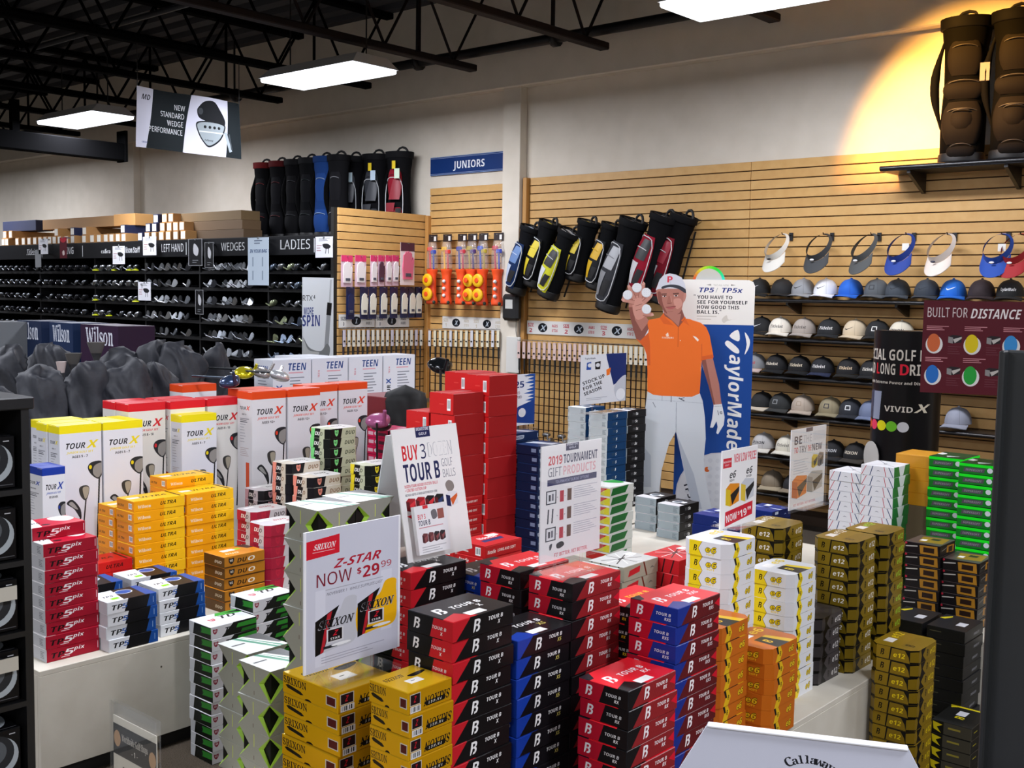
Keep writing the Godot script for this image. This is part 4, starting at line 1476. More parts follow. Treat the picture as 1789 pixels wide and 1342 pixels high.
func make_rack_cartons():
	# long club cartons lying on the rack top, most with a white end label
	var kraft := mat("#b98a52", 0.75)
	var kraft2 := mat("#a67a48", 0.75)
	var navy := mat("#1a2346", 0.6)
	var label := mat("#e9e4d8", 0.6)
	var sm := MB.new().box(Vector3(0, 0.05, -0.5), Vector3(0.1, 0.1, 1.0), 0.002).mesh()
	var lm := MB.new().box(Vector3(0, 0.05, 0.001), Vector3(0.08, 0.08, 0.002)).mesh()
	var y0 := 2.31
	var rows := [
		[3, 9, 27, 38, 48, 58, 67, 76, 84, 92, 101, 113, 124, 144, 158, 170, 182, 192, 203, 213, 242, 254, 266, 279, 291, 304, 317],
		[3, 13, 93, 121, 142, 209, 253, 264, 278, 290, 301, 312],
		[264, 279, 290]]
	var lvl := ["bottom row", "second row", "third row"]
	for r in 3:
		var last := -1e9
		for px in rows[r]:
			var p := at_z(px, 415 - r * 12, RZ - 0.02)
			if p.x - last < 0.103:
				p.x = last + 0.103
			last = p.x
			var t := thing("club_carton", "long kraft club carton with white end label, %s on the rack" % lvl[r], "carton", Vector3(p.x, y0 + r * 0.101, RZ - 0.04 - 0.02 * r), 0.0, "end-labelled cartons, %s" % lvl[r])
			part("carton", sm, navy if (px * 7) % 11 == 0 else (kraft if (px % 2) else kraft2), t)
			part("end_label", lm, label, t)
	# cartons that lie lengthwise along the rack top: [px0, px1, level, height, label]
	for q in [[20, 78, 2, 0.14, "dark navy carton lying lengthwise on club rack top", "#232a48"], [90, 215, 2, 0.13, "long kraft carton lying lengthwise, highest on the far rack", "#a27a4c"], [215, 252, 2, 0.14, "short pale kraft carton set crosswise on the rack", "#cf9a5a"], [0, 86, 1, 0.12, "", ""], [348, 442, 0, 0.1, "lowest of three long kraft cartons beside rack-top bags", "#5f4a33"], [345, 440, 1, 0.1, "middle of three long kraft cartons beside rack-top bags", "#6d553a"], [326, 438, 2, 0.1, "topmost of three long kraft cartons beside rack-top bags", "#77603f"]]:
		if q[4] == "":
			continue
		var a := at_z(q[0], 400, RZ - 0.3)
		var b := at_z(q[1], 400, RZ - 0.3)
		var yy: float = y0 + 0.101 * q[2]
		solo("club_carton", MB.new().box(Vector3(0, q[3] / 2, 0), Vector3(b.x - a.x, q[3], 0.24), 0.003).mesh(), mat(q[5], 0.75), q[4], "carton", Vector3((a.x + b.x) / 2, yy, RZ - 0.3), 0.0)

# ---------------------------------------------------------------- golf bags
# local: base at 0, axis +y, pockets towards +z
func make_bag(label: String, h: float, r: float, body: String, pocket: String, accent: String, opt := {}) -> Node3D:
	var t := thing("golf_bag", label, "golf bag", Vector3.ZERO, 0.0, opt.get("group", ""))
	var cloth := mat(body, 0.8, 0.0, 0.15)
	var pm := mat(pocket, 0.75, 0.0, 0.2)
	var am := mat(accent, 0.5)
	var sq: float = opt.get("sq", 0.85)
	part("body", MB.new().lathe([Vector2(0, 0.0), Vector2(r * 0.82, 0.0), Vector2(r * 0.92, 0.03), Vector2(r * 0.95, h * 0.3), Vector2(r * 0.86, h * 0.55), Vector2(r * 0.9, h * 0.8), Vector2(r * 0.98, h * 0.86), Vector2(r * 1.02, h * 0.93)], 22, 1.0, sq).mesh(), cloth, t)
	part("top_cuff", MB.new().lathe([Vector2(r * 1.02, h * 0.925), Vector2(r * 1.12, h * 0.93), Vector2(r * 1.14, h), Vector2(r * 1.04, h), Vector2(r * 1.0, h * 0.94), Vector2(0.0, h * 0.935)], 22, 1.0, sq).mesh(), mat(opt.get("cuff", body), 0.7, 0.0, 0.2), t)
	for s in [-1, 1]:
		part("divider", MB.new().box(Vector3(0, h * 0.965, s * r * 0.3), Vector3(r * 1.8, h * 0.05, 0.012), 0.003).mesh(), mat("#1a1a1c", 0.6), t)
	part("base", MB.new().lathe([Vector2(0, 0.0), Vector2(r * 0.96, 0.0), Vector2(r * 1.0, 0.02), Vector2(r * 0.98, 0.07), Vector2(r * 0.93, 0.075)], 22, 1.0, sq).mesh(), mat("#0e0e0f", 0.5), t)
	# bulging pockets
	for q in opt.get("pockets", [[0.09, 0.36, 0.75, 0.45], [0.46, 0.8, 0.62, 0.3]]):
		var rings := []
		for i in 7:
			var f := i / 6.0
			var y: float = lerpf(h * q[0], h * q[1], f)
			var ring := PackedVector3Array()
			var bulge: float = r * q[3] * pow(sin(PI * (0.08 + 0.84 * f)), 0.55)
			for j in 9:
				var a := (j / 8.0 - 0.5) * PI
				ring.append(Vector3(sin(a) * r * q[2] * pow(sin(PI * (0.1 + 0.8 * f)), 0.3), y, r * sq * 0.72 + cos(a) * bulge))
			rings.append(ring)
		var pk := part("pocket", MB.new().skin(rings, false).mesh(), pm, t)
		var zip := []
		for i in 9:
			var a := (i / 8.0 - 0.5) * 2.2
			zip.append(Vector3(sin(a) * r * q[2] * 0.8, lerpf(h * q[0], h * q[1], 0.72) + cos(a) * h * 0.03, r * sq * 0.74 + cos(a) * r * q[3]))
		part("zip", MB.new().tube(zip, 0.004, 5, false).mesh(), am, pk)
	# printed panel on the long pocket of a stand bag: accent field, piping, dark patch with badge
	if opt.get("panel", true):
		var q: Array = opt.get("pockets", [[0.1, 0.72, 0.8, 0.45]])[0]
		var face := func(u: float, f: float, lift: float) -> Vector3:
			var bulge: float = r * q[3] * pow(sin(PI * (0.08 + 0.84 * f)), 0.55) + lift
			var a := u * PI / 2
			return Vector3(sin(a) * r * q[2] * pow(sin(PI * (0.1 + 0.8 * f)), 0.3), lerpf(h * q[0], h * q[1], f), r * sq * 0.72 + cos(a) * bulge)
		for s in [[0.1, 0.5, -0.62, 0.1, "flash", am], [0.56, 0.93, -0.1, 0.66, "flash", mat(opt.get("second", accent), 0.5)], [0.12, 0.4, 0.16, 0.6, "patch", mat("#17181a", 0.6)]]:
			var rings := []
			for i in 6:
				var ring := PackedVector3Array()
				var f := lerpf(s[0], s[1], i / 5.0)
				for j in 5:
					ring.append(face.call(lerpf(s[2], s[3], j / 4.0) + 0.25 * (i / 5.0 - 0.5), f, 0.004))
				rings.append(ring)
			part(s[4], MB.new().skin(rings, false).mesh(), s[5], t)
		var pip := []
		for i in 21:
			var an := TAU * i / 20.0
			pip.append(face.call(clampf(cos(an) * 1.1, -0.86, 0.86), 0.5 + clampf(sin(an) * 0.55, -0.47, 0.47), 0.006))
		part("piping", MB.new().tube(pip, 0.004, 5, false).mesh(), mat("#d6d8da", 0.5), t)
		part("lining", MB.new().lathe([Vector2(0, h * 0.972), Vector2(r * 0.9, h * 0.972)], 18, 1.0, sq).mesh(), am, t)
	# handle and strap
	var st := []
	for i in 11:
		var f := i / 10.0
		st.append(Vector3(-r * 0.9 - sin(PI * f) * r * 0.35, h * (0.25 + 0.6 * f), 0.01))
	part("strap", MB.new().tube(st, [0.01, 0.012, 0.018, 0.026, 0.03, 0.03, 0.03, 0.026, 0.018, 0.012, 0.01], 8, true).mesh(), mat("#0b0b0c", 0.8, 0.0, 0.15), t)
	var hd := []
	for i in 7:
		var a := PI * i / 6.0
		hd.append(Vector3(cos(a) * r * 0.5, h + sin(a) * r * 0.5 - 0.01, -r * 0.4))
	part("grab_handle", MB.new().tube(hd, 0.012, 6, true).mesh(), mat("#121213", 0.6), t)
	if opt.get("legs", false):
		for s in [-1, 1]:
			part("leg", MB.new().tube([Vector3(s * r * 0.45, h * 0.86, -r * 0.95), Vector3(s * r * 0.6, h * 0.08, -r * 1.05)], 0.008, 6).mesh(), mat("#1a1a1c", 0.4, 0.4), t)
	if opt.has("tag"):
		part("hang_tag", MB.new().box(Vector3(r * 0.5, h * 0.74, r * 1.15), Vector3(0.06, 0.1, 0.003)).mesh(), mat(opt.tag, 0.5), t)
		part("price_tag", MB.new().box(Vector3(r * 0.2, h * 0.84, r * 1.13), Vector3(0.04, 0.08, 0.003)).mesh(), mat("#e8c91c", 0.5), t)
	return t

func make_rack_bags():
	var g := "golf bags along the rack top"
	var list := [[462, "#111113", "#161618", "#7a1f22", "black golf bag with red-rimmed top, at the carton end", "#6d1f20"], [489, "#121214", "#17171a", "#5c1d22", "black golf bag with dull red cuff on the rack", "#571c1e"],
		[516, "#101012", "#151517", "#2c2e33", "plain black golf bag second from the blue one", "#1a1a1c"], [541, "#111214", "#16171a", "#1f2a2c", "plain black golf bag next to the blue one", "#1b1c1e"],
		[567, "#22427e", "#26498a", "#9fb6d6", "blue golf bag standing among black ones on the rack", "#1c3a70"], [592, "#18181a", "#1d1d20", "#8a8c90", "black golf bag with grey piping beside the blue one", "#141416"]]
	var k := 0
	for q in list:
		var p := at_z(q[0], 340, -7.5)
		var b := make_bag(q[4], 0.86, 0.114, q[1], q[2], q[3], {"cuff": q[5], "group": g, "panel": false})
		b.position = Vector3(p.x, 2.31, -7.5)
		b.rotation.y = 0.35
		k += 1
	k = 0
	for q in [[625, "black golf bag with yellow tag, taller, next to black-grey one", "#cfe6ee", "#44464b"], [674, "black golf bag with yellow tag, middle of the tagged three", "#c9dcec", "#3b3d42"], [726, "black and red golf bag with yellow tag beside JUNIORS sign", "#d5ead2", "#8d1d2b"]]:
		var p := at_z(q[0], 340, -7.8)
		var b := make_bag(q[1], 0.88, 0.135, "#131315", q[3], q[3], {"tag": q[2], "group": g, "cuff": "#151517"})
		b.position = Vector3(minf(p.x, -8.42 + 0.0), 2.31, -7.8)
		b.rotation.y = 0.25
		if k == 2:
			b.position.x = -8.4
		elif k == 1:
			b.position.x = -8.76
		else:
			b.position.x = -9.12
		k += 1

func make_stand_bags():
	var g := "stand bags hung on the slatwall"
	# top pixel, bottom pixel, colours, label, depth from wall
	var list := [
		[930, 396, 900, 512, "#131417", "#1d2f55", "#b9c8dc", "black stand bag with pale blue panel, hung beside white pillar", 0.2, 0.10, "#5f7fb0"],
		[962, 388, 930, 500, "#131416", "#1a1a1c", "#d8c22a", "black stand bag with yellow lining hung behind blue-panelled one", 0.19, 0.095, "#d8c22a"],
		[998, 404, 956, 518, "#131416", "#c9c832", "#d3d6d8", "black stand bag with yellow and silver front panel", 0.26, 0.105, "#17181a"],
		[1030, 386, 1004, 490, "#121315", "#1a1a1c", "#cfb62a", "small black stand bag with yellow mouth", 0.19, 0.095, "#cfb62a"],
		[1072, 392, 1040, 505, "#121315", "#26272a", "#dcb01c", "black stand bag with bright yellow pocket and tag", 0.17, 0.095, "#d8aa1c"],
		[1108, 384, 1060, 542, "#111214", "#3a3b3f", "#85878b", "long black stand bag with grey panel", 0.27, 0.11, "#a9abae"],
		[1162, 376, 1118, 520, "#121214", "#8d1a2c", "#d5d3d4", "black stand bag with crimson panel and white swoosh", 0.27, 0.11, "#17181a"],
		[1196, 376, 1150, 528, "#111113", "#6d1622", "#b9b9bc", "black stand bag with red mouth, hung nearest the visors", 0.2, 0.105, "#8d1a2c"]]
	for q in list:
		var a := at_z(q[0], q[1], WALL + q[8])
		var b := at_z(q[2], q[3], WALL + q[8])
		var h := a.distance_to(b)
		var t := make_bag(q[7], h, q[9] * 1.14, q[4], q[5], q[6], {"legs": true, "group": g, "second": q[10], "pockets": [[0.08, 0.74, 0.95, 0.5]]})
		var up := (a - b).normalized()
		var zf := Vector3(-0.55, -0.1, 1.0)
		var xx := up.cross(zf).normalized()
		t.transform = Transform3D(Basis(xx, up, xx.cross(up)), b)
		var hook := part("hook", MB.new().tube([Vector3(0, h * 0.98, -0.02), Vector3(0, h * 0.98, -q[8] * 0.85)], 0.006, 6).mesh(), mat("#2a2a2c", 0.4, 0.6), t)
		hook.name = "hook"

func make_cart_bags():
	# shelf high on the wall with two cart bags
	var a := at_z(1540, 293, WALL + 0.32)
	var t := thing("wall_shelf", "long black wall shelf holding the two cart bags", "shelf", Vector3(a.x, a.y - 0.03, WALL))
	part("board", MB.new().box(Vector3(1.6, 0.015, 0.19), Vector3(3.2, 0.03, 0.32), 0.004).mesh(), mat("#131316", 0.35), t)
	part("front_lip", MB.new().tube([Vector3(0, 0.02, 0.34), Vector3(3.2, 0.02, 0.34)], 0.018, 8).mesh(), mat("#131316", 0.3), t)
	for x in [0.2, 0.85, 1.6, 2.4]:
		part("bracket", MB.new().plate(PackedVector2Array([Vector2(0.03, 0), Vector2(0.33, 0), Vector2(0.33, -0.02), Vector2(0.05, -0.14), Vector2(0.03, -0.14)]), -0.012, 0.012, Transform3D(Basis(Vector3.UP, -PI / 2), Vector3(x, 0, 0))).mesh(), mat("#131316", 0.4), t)
	for q in [[1682, "brownish-black cart bag, the one at the shelf's free end"], [1772, "brownish-black cart bag farther along the high shelf"]]:
		var p := at_z(q[0], 200, WALL + 0.2)
		var b := make_bag(q[1], 0.98, 0.155, "#070707", "#171412", "#3a3632", {"sq": 0.8, "cuff": "#08080a", "group": "cart bags on the high shelf", "panel": false, "pockets": [[0.03, 0.13, 0.6, 0.3], [0.13, 0.42, 0.85, 0.42], [0.2, 0.38, 0.6, 0.52], [0.44, 0.57, 0.85, 0.32], [0.6, 0.84, 0.72, 0.3]]})
		b.position = Vector3(p.x, a.y, WALL + 0.185)
		b.rotation.y = 0.25
		part("paper_tag", MB.new().box(Vector3(0.13, 0.6, 0.12), Vector3(0.06, 0.12, 0.003)).mesh(), mat("#8a8480", 0.6), b)

# ---------------------------------------------------------------- goods hanging on the slatwalls
func hung_club(label: String, group: String, at: Vector3, turn: float, len: float, tag_col: String, grip_col: String, head: Mesh, head_mat: Material):
	var t := thing("junior_club", label, "golf club", at, turn, group)
	part("peg", MB.new().tube([Vector3(0, 0.02, -0.06 if turn > 0.5 else WALL - at.z + 0.028), Vector3(0, 0.02, 0.03), Vector3(0, 0.03, 0.035)], 0.003, 5).mesh(), mat("#c3c6c9", 0.3, 0.9), t)
	part("hang_card", MB.new().box(Vector3(0, -0.07, 0.012), Vector3(0.034, 0.16, 0.003)).mesh(), mat(tag_col, 0.5), t)
	part("card_logo", MB.new().lathe([Vector2(0, 0.0), Vector2(0.012, 0.0), Vector2(0.012, 0.002), Vector2(0, 0.002)], 12, 1.0, 0.75, Transform3D(Basis(Vector3.RIGHT, PI / 2), Vector3(0, -0.1, 0.014))).mesh(), mat("#1c1d20", 0.5), t)
	part("grip", MB.new().tube([Vector3(0, 0.0, 0), Vector3(0, -0.26, 0)], [0.013, 0.009], 8).mesh(), mat(grip_col, 0.6), t)
	part("shaft", MB.new().tube([Vector3(0, -0.26, 0), Vector3(0, -len, 0)], 0.006, 6).mesh(), mat("#2a1f20", 0.3, 0.6), t)
	var h := part("head", head, head_mat, t, Vector3(0, -len - 0.02, 0.03))
	h.rotation = Vector3(0, PI / 2, PI)

func size_strip(label: String, at: Vector3, turn: float, w: float, h: float, words: Array, ink: String):
	var c := Canvas.new(512, 80, "#d9d7d2")
	var n := words.size()
	for i in n:
		var u := 512.0 / n
		c.text("SIZE", i * u + u * 0.14, 36, 20, ink, {"at": 0.5, "w": u * 0.16})
		c.text(words[i][0], i * u + u * 0.14, 68, 22, ink, {"at": 0.5})
		c.disc(i * u + u * 0.48, 40, u * 0.13, 26, "#14171c")
		c.text("X", i * u + u * 0.48, 56, 30, "#b9c3cc", {"at": 0.5, "slant": 0.2})
		c.text("AGES", i * u + u * 0.82, 36, 16, ink, {"at": 0.5, "w": u * 0.16})
		c.text(words[i][1], i * u + u * 0.82, 62, 16, ink, {"at": 0.5, "w": u * 0.15})
	var t := thing("size_strip", label, "sign", at, turn)
	part("strip", MB.new().box(Vector3.ZERO, Vector3(w, h, 0.004), 0.0).mesh(), paper(c, 0.35), t)

func blister(label: String, group: String, at: Vector3, turn: float, w: float, h: float, card: String, inside: String, head: String):
	var t := thing("blister_pack", label, "pack", at, turn, group)
	part("card", MB.new().box(Vector3(0, -h / 2, 0), Vector3(w, h, 0.004)).mesh(), mat(card, 0.4), t)
	part("header", MB.new().box(Vector3(0, -h * 0.1, 0.003), Vector3(w * 0.98, h * 0.2, 0.004)).mesh(), mat(head, 0.4), t)
	# a folded glove seen through the window: palm, four finger ends and a thumb
	var g := PackedVector2Array([Vector2(-0.34, -0.86), Vector2(0.3, -0.86), Vector2(0.36, -0.6), Vector2(0.42, -0.4), Vector2(0.34, -0.34), Vector2(0.24, -0.46), Vector2(0.26, -0.26), Vector2(0.14, -0.22), Vector2(0.1, -0.24), Vector2(0.0, -0.2), Vector2(-0.04, -0.23), Vector2(-0.16, -0.22), Vector2(-0.2, -0.26), Vector2(-0.32, -0.3), Vector2(-0.38, -0.6)])
	for i in g.size():
		g[i] = Vector2(g[i].x * w, g[i].y * h)
	var gl := part("contents", MB.new().plate(g, 0.004, 0.016).mesh(), mat(inside, 0.5), t)
	part("cuff_tab", MB.new().box(Vector3(0, -h * 0.76, 0.018), Vector3(w * 0.4, h * 0.08, 0.006), 0.002).mesh(), mat("#4a4c58", 0.5), gl)
	part("peg", MB.new().tube([Vector3(0, -0.01, -0.06), Vector3(0, -0.01, 0.03)], 0.003, 5).mesh(), mat("#c3c6c9", 0.3, 0.9), t)

func make_wing_goods():
	var X := -8.1
	var right := PI / 2
	var i := 0
	for px in [606, 630, 653, 666, 679, 691]:
		var p := at_x(px, 446, X)
		blister("pink-topped blister pack with pale club head, row on the slatwall wing", "pink blister packs on wing", p, right, 0.14 if i < 2 else 0.085, 0.3, "#d9b9c6", "#e6dedd" if i != 3 else "#4a2a3c", "#d8366a")
		i += 1
	var w := at_x(712, 424, X + 0.03)
	blister("white and pink card pack with dark header, higher on wing", "", w, right, 0.19, 0.42, "#e6dcda", "#d86a84", "#4d2336")
	i = 0
	for px in [612, 636, 651, 670, 688, 706, 720, 731]:
		var p := at_x(px, 501, X)
		blister(["solid navy glove pack", "navy glove pack with white glove"][mini(i, 1)] + ", lower row on the slatwall wing", "navy glove packs on wing" if i > 0 else "", p, right, 0.1, 0.31, "#16204a", "#16204a" if i == 0 else "#e0dccb", "#141c40")
		i += 1
	for q in [[591, 655, "white size strip with oval logo on the wing, outer half"], [655, 715, "white size strip with oval logo on the wing, near corner"]]:
		var a := at_x(q[0], 561, -8.14)
		var b := at_x(q[1], 562, -8.14)
		size_strip(q[2], Vector3(-8.14, a.y, (a.z + b.z) / 2), right, absf(b.z - a.z) - 0.01, 0.125, [["0", "UNDER 3"]], "#2c3038")
	var put := putter_head()
	for k in 17:
		var p := at_x(600 + k * 8.4, 578, X)
		hung_club("pale-tagged junior club hanging in the row on the slatwall wing", "junior clubs on the wing", Vector3(X, p.y, p.z), right, 0.62, "#e6e2d4" if k % 5 else "#cfc9d6", "#1a1b1d" if k % 3 else "#2a2028", put, mat("#b9bcc0", 0.3, 0.9))

func make_toys():
	var z := WALL + 0.12
	var orange := mat("#f2521c", 0.45)
	var yellow := mat("#f2bd14", 0.45)
	var white := mat("#ececea", 0.4)
	var k := 0
	for q in [[755, 0, "orange toy golf set with two yellow wheels and red spade, nearest wing"], [780, 1, "orange toy golf set with three white balls and yellow club"], [806, 1, "orange toy golf set with three white balls and blue-red club"], [824, 2, "orange toy golf set turned sideways behind another"], [843, 0, "orange toy golf set with yellow wheels and blue spade"], [869, 1, "orange toy golf set with white balls beside the pillar"]]:
		var p := at_z(q[0], 474, z)
		var t := thing("toy_golf_set", q[2], "toy", Vector3(p.x, p.y - 0.33, z), 0.0, "orange toy golf sets")
		# fluted plastic tub
		part("tub", MB.new().lathe([Vector2(0.0, 0.0), Vector2(0.062, 0.0), Vector2(0.066, 0.02), Vector2(0.062, 0.05), Vector2(0.05, 0.09), Vector2(0.048, 0.28), Vector2(0.058, 0.32), Vector2(0.066, 0.345), Vector2(0.06, 0.35), Vector2(0.05, 0.34), Vector2(0.0, 0.33)], 20, 1.0, 0.8).mesh(), orange, t)
		if q[1] != 1:
			for y in [0.1, 0.24]:
				var wsh := part("wheel", MB.new().lathe([Vector2(0.0, 0.0), Vector2(0.062, 0.0), Vector2(0.066, 0.015), Vector2(0.06, 0.03), Vector2(0.03, 0.035), Vector2(0.0, 0.03)], 20, 1, 1, Transform3D(Basis(Vector3.RIGHT, PI / 2), Vector3(0, y, 0.05 if q[1] == 0 else 0.03))).mesh(), yellow, t)
				part("hub", MB.new().lathe([Vector2(0.0, 0.0), Vector2(0.026, 0.0), Vector2(0.024, 0.008), Vector2(0.0, 0.008)], 14, 1, 1, Transform3D(Basis(Vector3.RIGHT, PI / 2), Vector3(0, y, 0.082))).mesh(), orange, wsh)
		else:
			for y in [0.09, 0.16, 0.23]:
				part("ball", MB.new().ball(Vector3(0.015, y, 0.05), Vector3.ONE * 0.018).mesh(), white, t)
		for s in [-1, 1]:
			part("foot_wheel", MB.new().ball(Vector3(s * 0.05, 0.02, 0.02), Vector3(0.016, 0.02, 0.02)).mesh(), mat("#2b3a2c", 0.5), t)
		# toy clubs standing in the tub
		var cols := [["#e03a2a", "#2a3da0"], ["#f2bd14", "#d03428"], ["#2a3da0", "#c02a3a"], ["#b9a028", "#4a2a6a"], ["#2f4fc0", "#b9a028"], ["#c8283c", "#3a4ab8"]]
		for s in 2:
			var cm := mat(cols[k][s], 0.4)
			var c := part("toy_club", MB.new().tube([Vector3(-0.02 + 0.045 * s, 0.3, 0.0), Vector3(-0.025 + 0.05 * s, 0.53 - 0.03 * s, 0.01)], 0.01, 8).mesh(), cm, t)
			part("club_head", MB.new().box(Vector3(-0.02 + 0.05 * s, 0.55 - 0.03 * s, 0.015), Vector3(0.07, 0.045, 0.03), 0.01).mesh(), cm, c)
		part("header_card", MB.new().box(Vector3(0, 0.66, -0.01), Vector3(0.12, 0.075, 0.004)).mesh(), mat("#2a2224", 0.4), t)
		part("barcode_label", MB.new().box(Vector3(0.03, 0.655, -0.006), Vector3(0.03, 0.045, 0.002)).mesh(), mat("#e8e6e2", 0.4), t)
		var bag := StandardMaterial3D.new()
		bag.albedo_color = Color(0.9, 0.92, 0.95, 0.12)
		bag.transparency = BaseMaterial3D.TRANSPARENCY_ALPHA
		bag.roughness = 0.1
		part("clear_bag", MB.new().lathe([Vector2(0.07, 0.36), Vector2(0.072, 0.5), Vector2(0.05, 0.62)], 12, 1.0, 0.6).mesh(), bag, t)
		part("peg", MB.new().tube([Vector3(0, 0.68, -0.09), Vector3(0, 0.68, 0.02)], 0.003, 5).mesh(), mat("#c3c6c9", 0.3, 0.9), t)
		k += 1
	var a := at_z(773, 563, WALL + 0.035)
	var b := at_z(879, 567, WALL + 0.035)
	size_strip("faded size strip with two oval logos below the orange toys", Vector3((a.x + b.x) / 2, (a.y + b.y) / 2, WALL + 0.035), 0.0, b.x - a.x, 0.12, [["1", "3 TO 5"], ["1", "3 TO 5"]], "#b9ae96")
	var put := putter_head()
	var ih := iron_head()
	for i in 14:
		var p := at_z(752 + i * 9.2, 579, WALL + 0.12)
		hung_club("cream-tagged junior club in the row below the orange toys", "junior clubs below the toys", p, 0.0, 0.68, "#e3ddc4" if i % 4 else "#d5d5da", "#121314", put if i % 2 else ih, mat("#9a9da0", 0.3, 0.9))
	# black speaker box on the pillar, and the white cover plate under it
	var s := at_z(894, 537, WALL + 0.14)
	var t := thing("black_unit", "black rounded electronic unit with white label on the pillar", "speaker", Vector3(s.x, s.y - 0.12, WALL + 0.14))
	part("case", MB.new().box(Vector3(0, 0.12, 0), Vector3(0.2, 0.25, 0.08), 0.025).mesh(), mat("#121315", 0.45), t)
	part("label", MB.new().box(Vector3(0, 0.15, 0.041), Vector3(0.09, 0.085, 0.002)).mesh(), mat("#c9c9c4", 0.5), t)
	part("cord", MB.new().tube([Vector3(0.06, 0.0, 0), Vector3(0.03, -0.1, -0.03), Vector3(0.04, -0.17, -0.04)], 0.003, 5).mesh(), mat("#1c1c1e", 0.5), t)
	var pl := at_z(896, 620, WALL + 0.12)
	solo("cover_panel", MB.new().box(Vector3.ZERO, Vector3(0.17, 0.34, 0.02), 0.002).mesh(), mat("#d9d8d2", 0.5), "white flat cover panel low on the pillar beside the clubs", "panel", Vector3(pl.x, pl.y, WALL + 0.112))

func make_wall_clubs():
	var a := at_z(921, 571, WALL + 0.035)
	var b := at_z(1112, 580, WALL + 0.035)
	size_strip("long white size strip with red lettering under the stand bags", Vector3((a.x + b.x) / 2, (a.y + b.y) / 2, WALL + 0.035), 0.0, b.x - a.x, 0.125, [["2", "6 TO 8"], ["2", "6 TO 8"], ["3", "9 TO 12"]], "#b3303c")
	var ih := iron_head()
	var wh := wood_head(0.04)
	for i in 26:
		var p := at_z(908 + i * 8.9, 598 + i * 0.4, WALL + 0.13)
		hung_club("%s-tagged junior club in the long row under the stand bags" % ("pink" if i < 14 else "cream"), "%s-tagged junior clubs" % ("pink" if i < 14 else "cream"), p, 0.0, 0.82 + 0.05 * (i % 3), "#d9bdb6" if i < 14 else "#ddd6c4", "#101112", ih if i % 3 else wh, mat("#8d9094", 0.3, 0.9))

# ---------------------------------------------------------------- caps and visors
var cap_img: Canvas
var cap_mat: StandardMaterial3D
var caps := {}
func swoosh(c: Canvas, x: float, y: float, s: float, col: String):
	c.smooth([x - s, y - s * 0.15, x - s * 0.75, y + s * 0.25, x - s * 0.3, y + s * 0.2, x + s, y - s * 0.45, x - s * 0.3, y + s * 0.02, x - s * 0.7, y + s * 0.02], col)
func brim_mesh(rx: float, rz: float, out: float) -> MB:
	var b := MB.new()
	for side in [[0.0, 1.0], [-0.004, -1.0]]:
		var rings := []
		for i in 6:
			var ring := PackedVector3Array()
			for j in 15:
				var a: float = (j / 14.0 - 0.5) * 2.5 * side[1]
				var f := i / 5.0
				var reach: float = out * pow(maxf(cos(a * 0.62), 0.0), 0.7)
				var p := Vector3(sin(a) * (rx + reach * f * 0.14), 0.0, cos(a) * rz + reach * f)
				p.y = side[0] - 0.18 * p.x * p.x / 0.1 * (0.3 + 0.7 * f) - 0.012 * f
				ring.append(p)
			rings.append(ring)
		b.skin(rings, false)
	return b
func cap_kind(crown: String, brim: String, logo: String, ink: String) -> Dictionary:
	var key := crown + brim + logo + ink
	if caps.has(key):
		return caps[key]
	var n := caps.size()
	var cx := (n % 4) * 512
	var cy := (n / 4) * 128
	cap_img.region(cx, cy, 512, 128)
	cap_img.rect(0, 0, 512, 128, crown)
	for k in 6:
		cap_img.line(43 + k * 85, 0, 43 + k * 85, 128, 1.5, Color(crown).darkened(0.25).to_html(false).insert(0, "#"))
	match logo:
		"swoosh": swoosh(cap_img, 256, 76, 34, ink)
		"box":
			cap_img.rect(236, 52, 40, 36, ink)
			cap_img.rect(242, 58, 28, 24, crown)
		"": pass
		_: cap_img.text(logo, 256, 88, 22, ink, {"at": 0.5, "slant": 0.2, "w": 104, "serif": logo == "Titleist"})
	var b := MB.new()
	var rings := []
	for i in 9:
		var f := i / 8.0
		var ring := PackedVector3Array()
		for j in 24:
			var a := TAU * j / 24 - PI
			var rr := pow(maxf(1.0 - pow(f, 2.3), 0.0), 0.5)
			var front := 1.0 + 0.06 * cos(a) * sin(PI * f)
			ring.append(Vector3(sin(a) * 0.088 * rr, f * 0.118, cos(a) * 0.104 * rr * front))
		rings.append(ring)
	b.skin(rings)
	for i in b.t.size():
		b.t[i] = Vector2((cx + 2 + b.t[i].x * 508) / 2048.0, (cy + 2 + b.t[i].y * 124) / 2048.0)
	var d := {"crown": b.mesh(), "brim": mat(brim, 0.75), "button": mat(crown, 0.75)}
	caps[key] = d
	return d

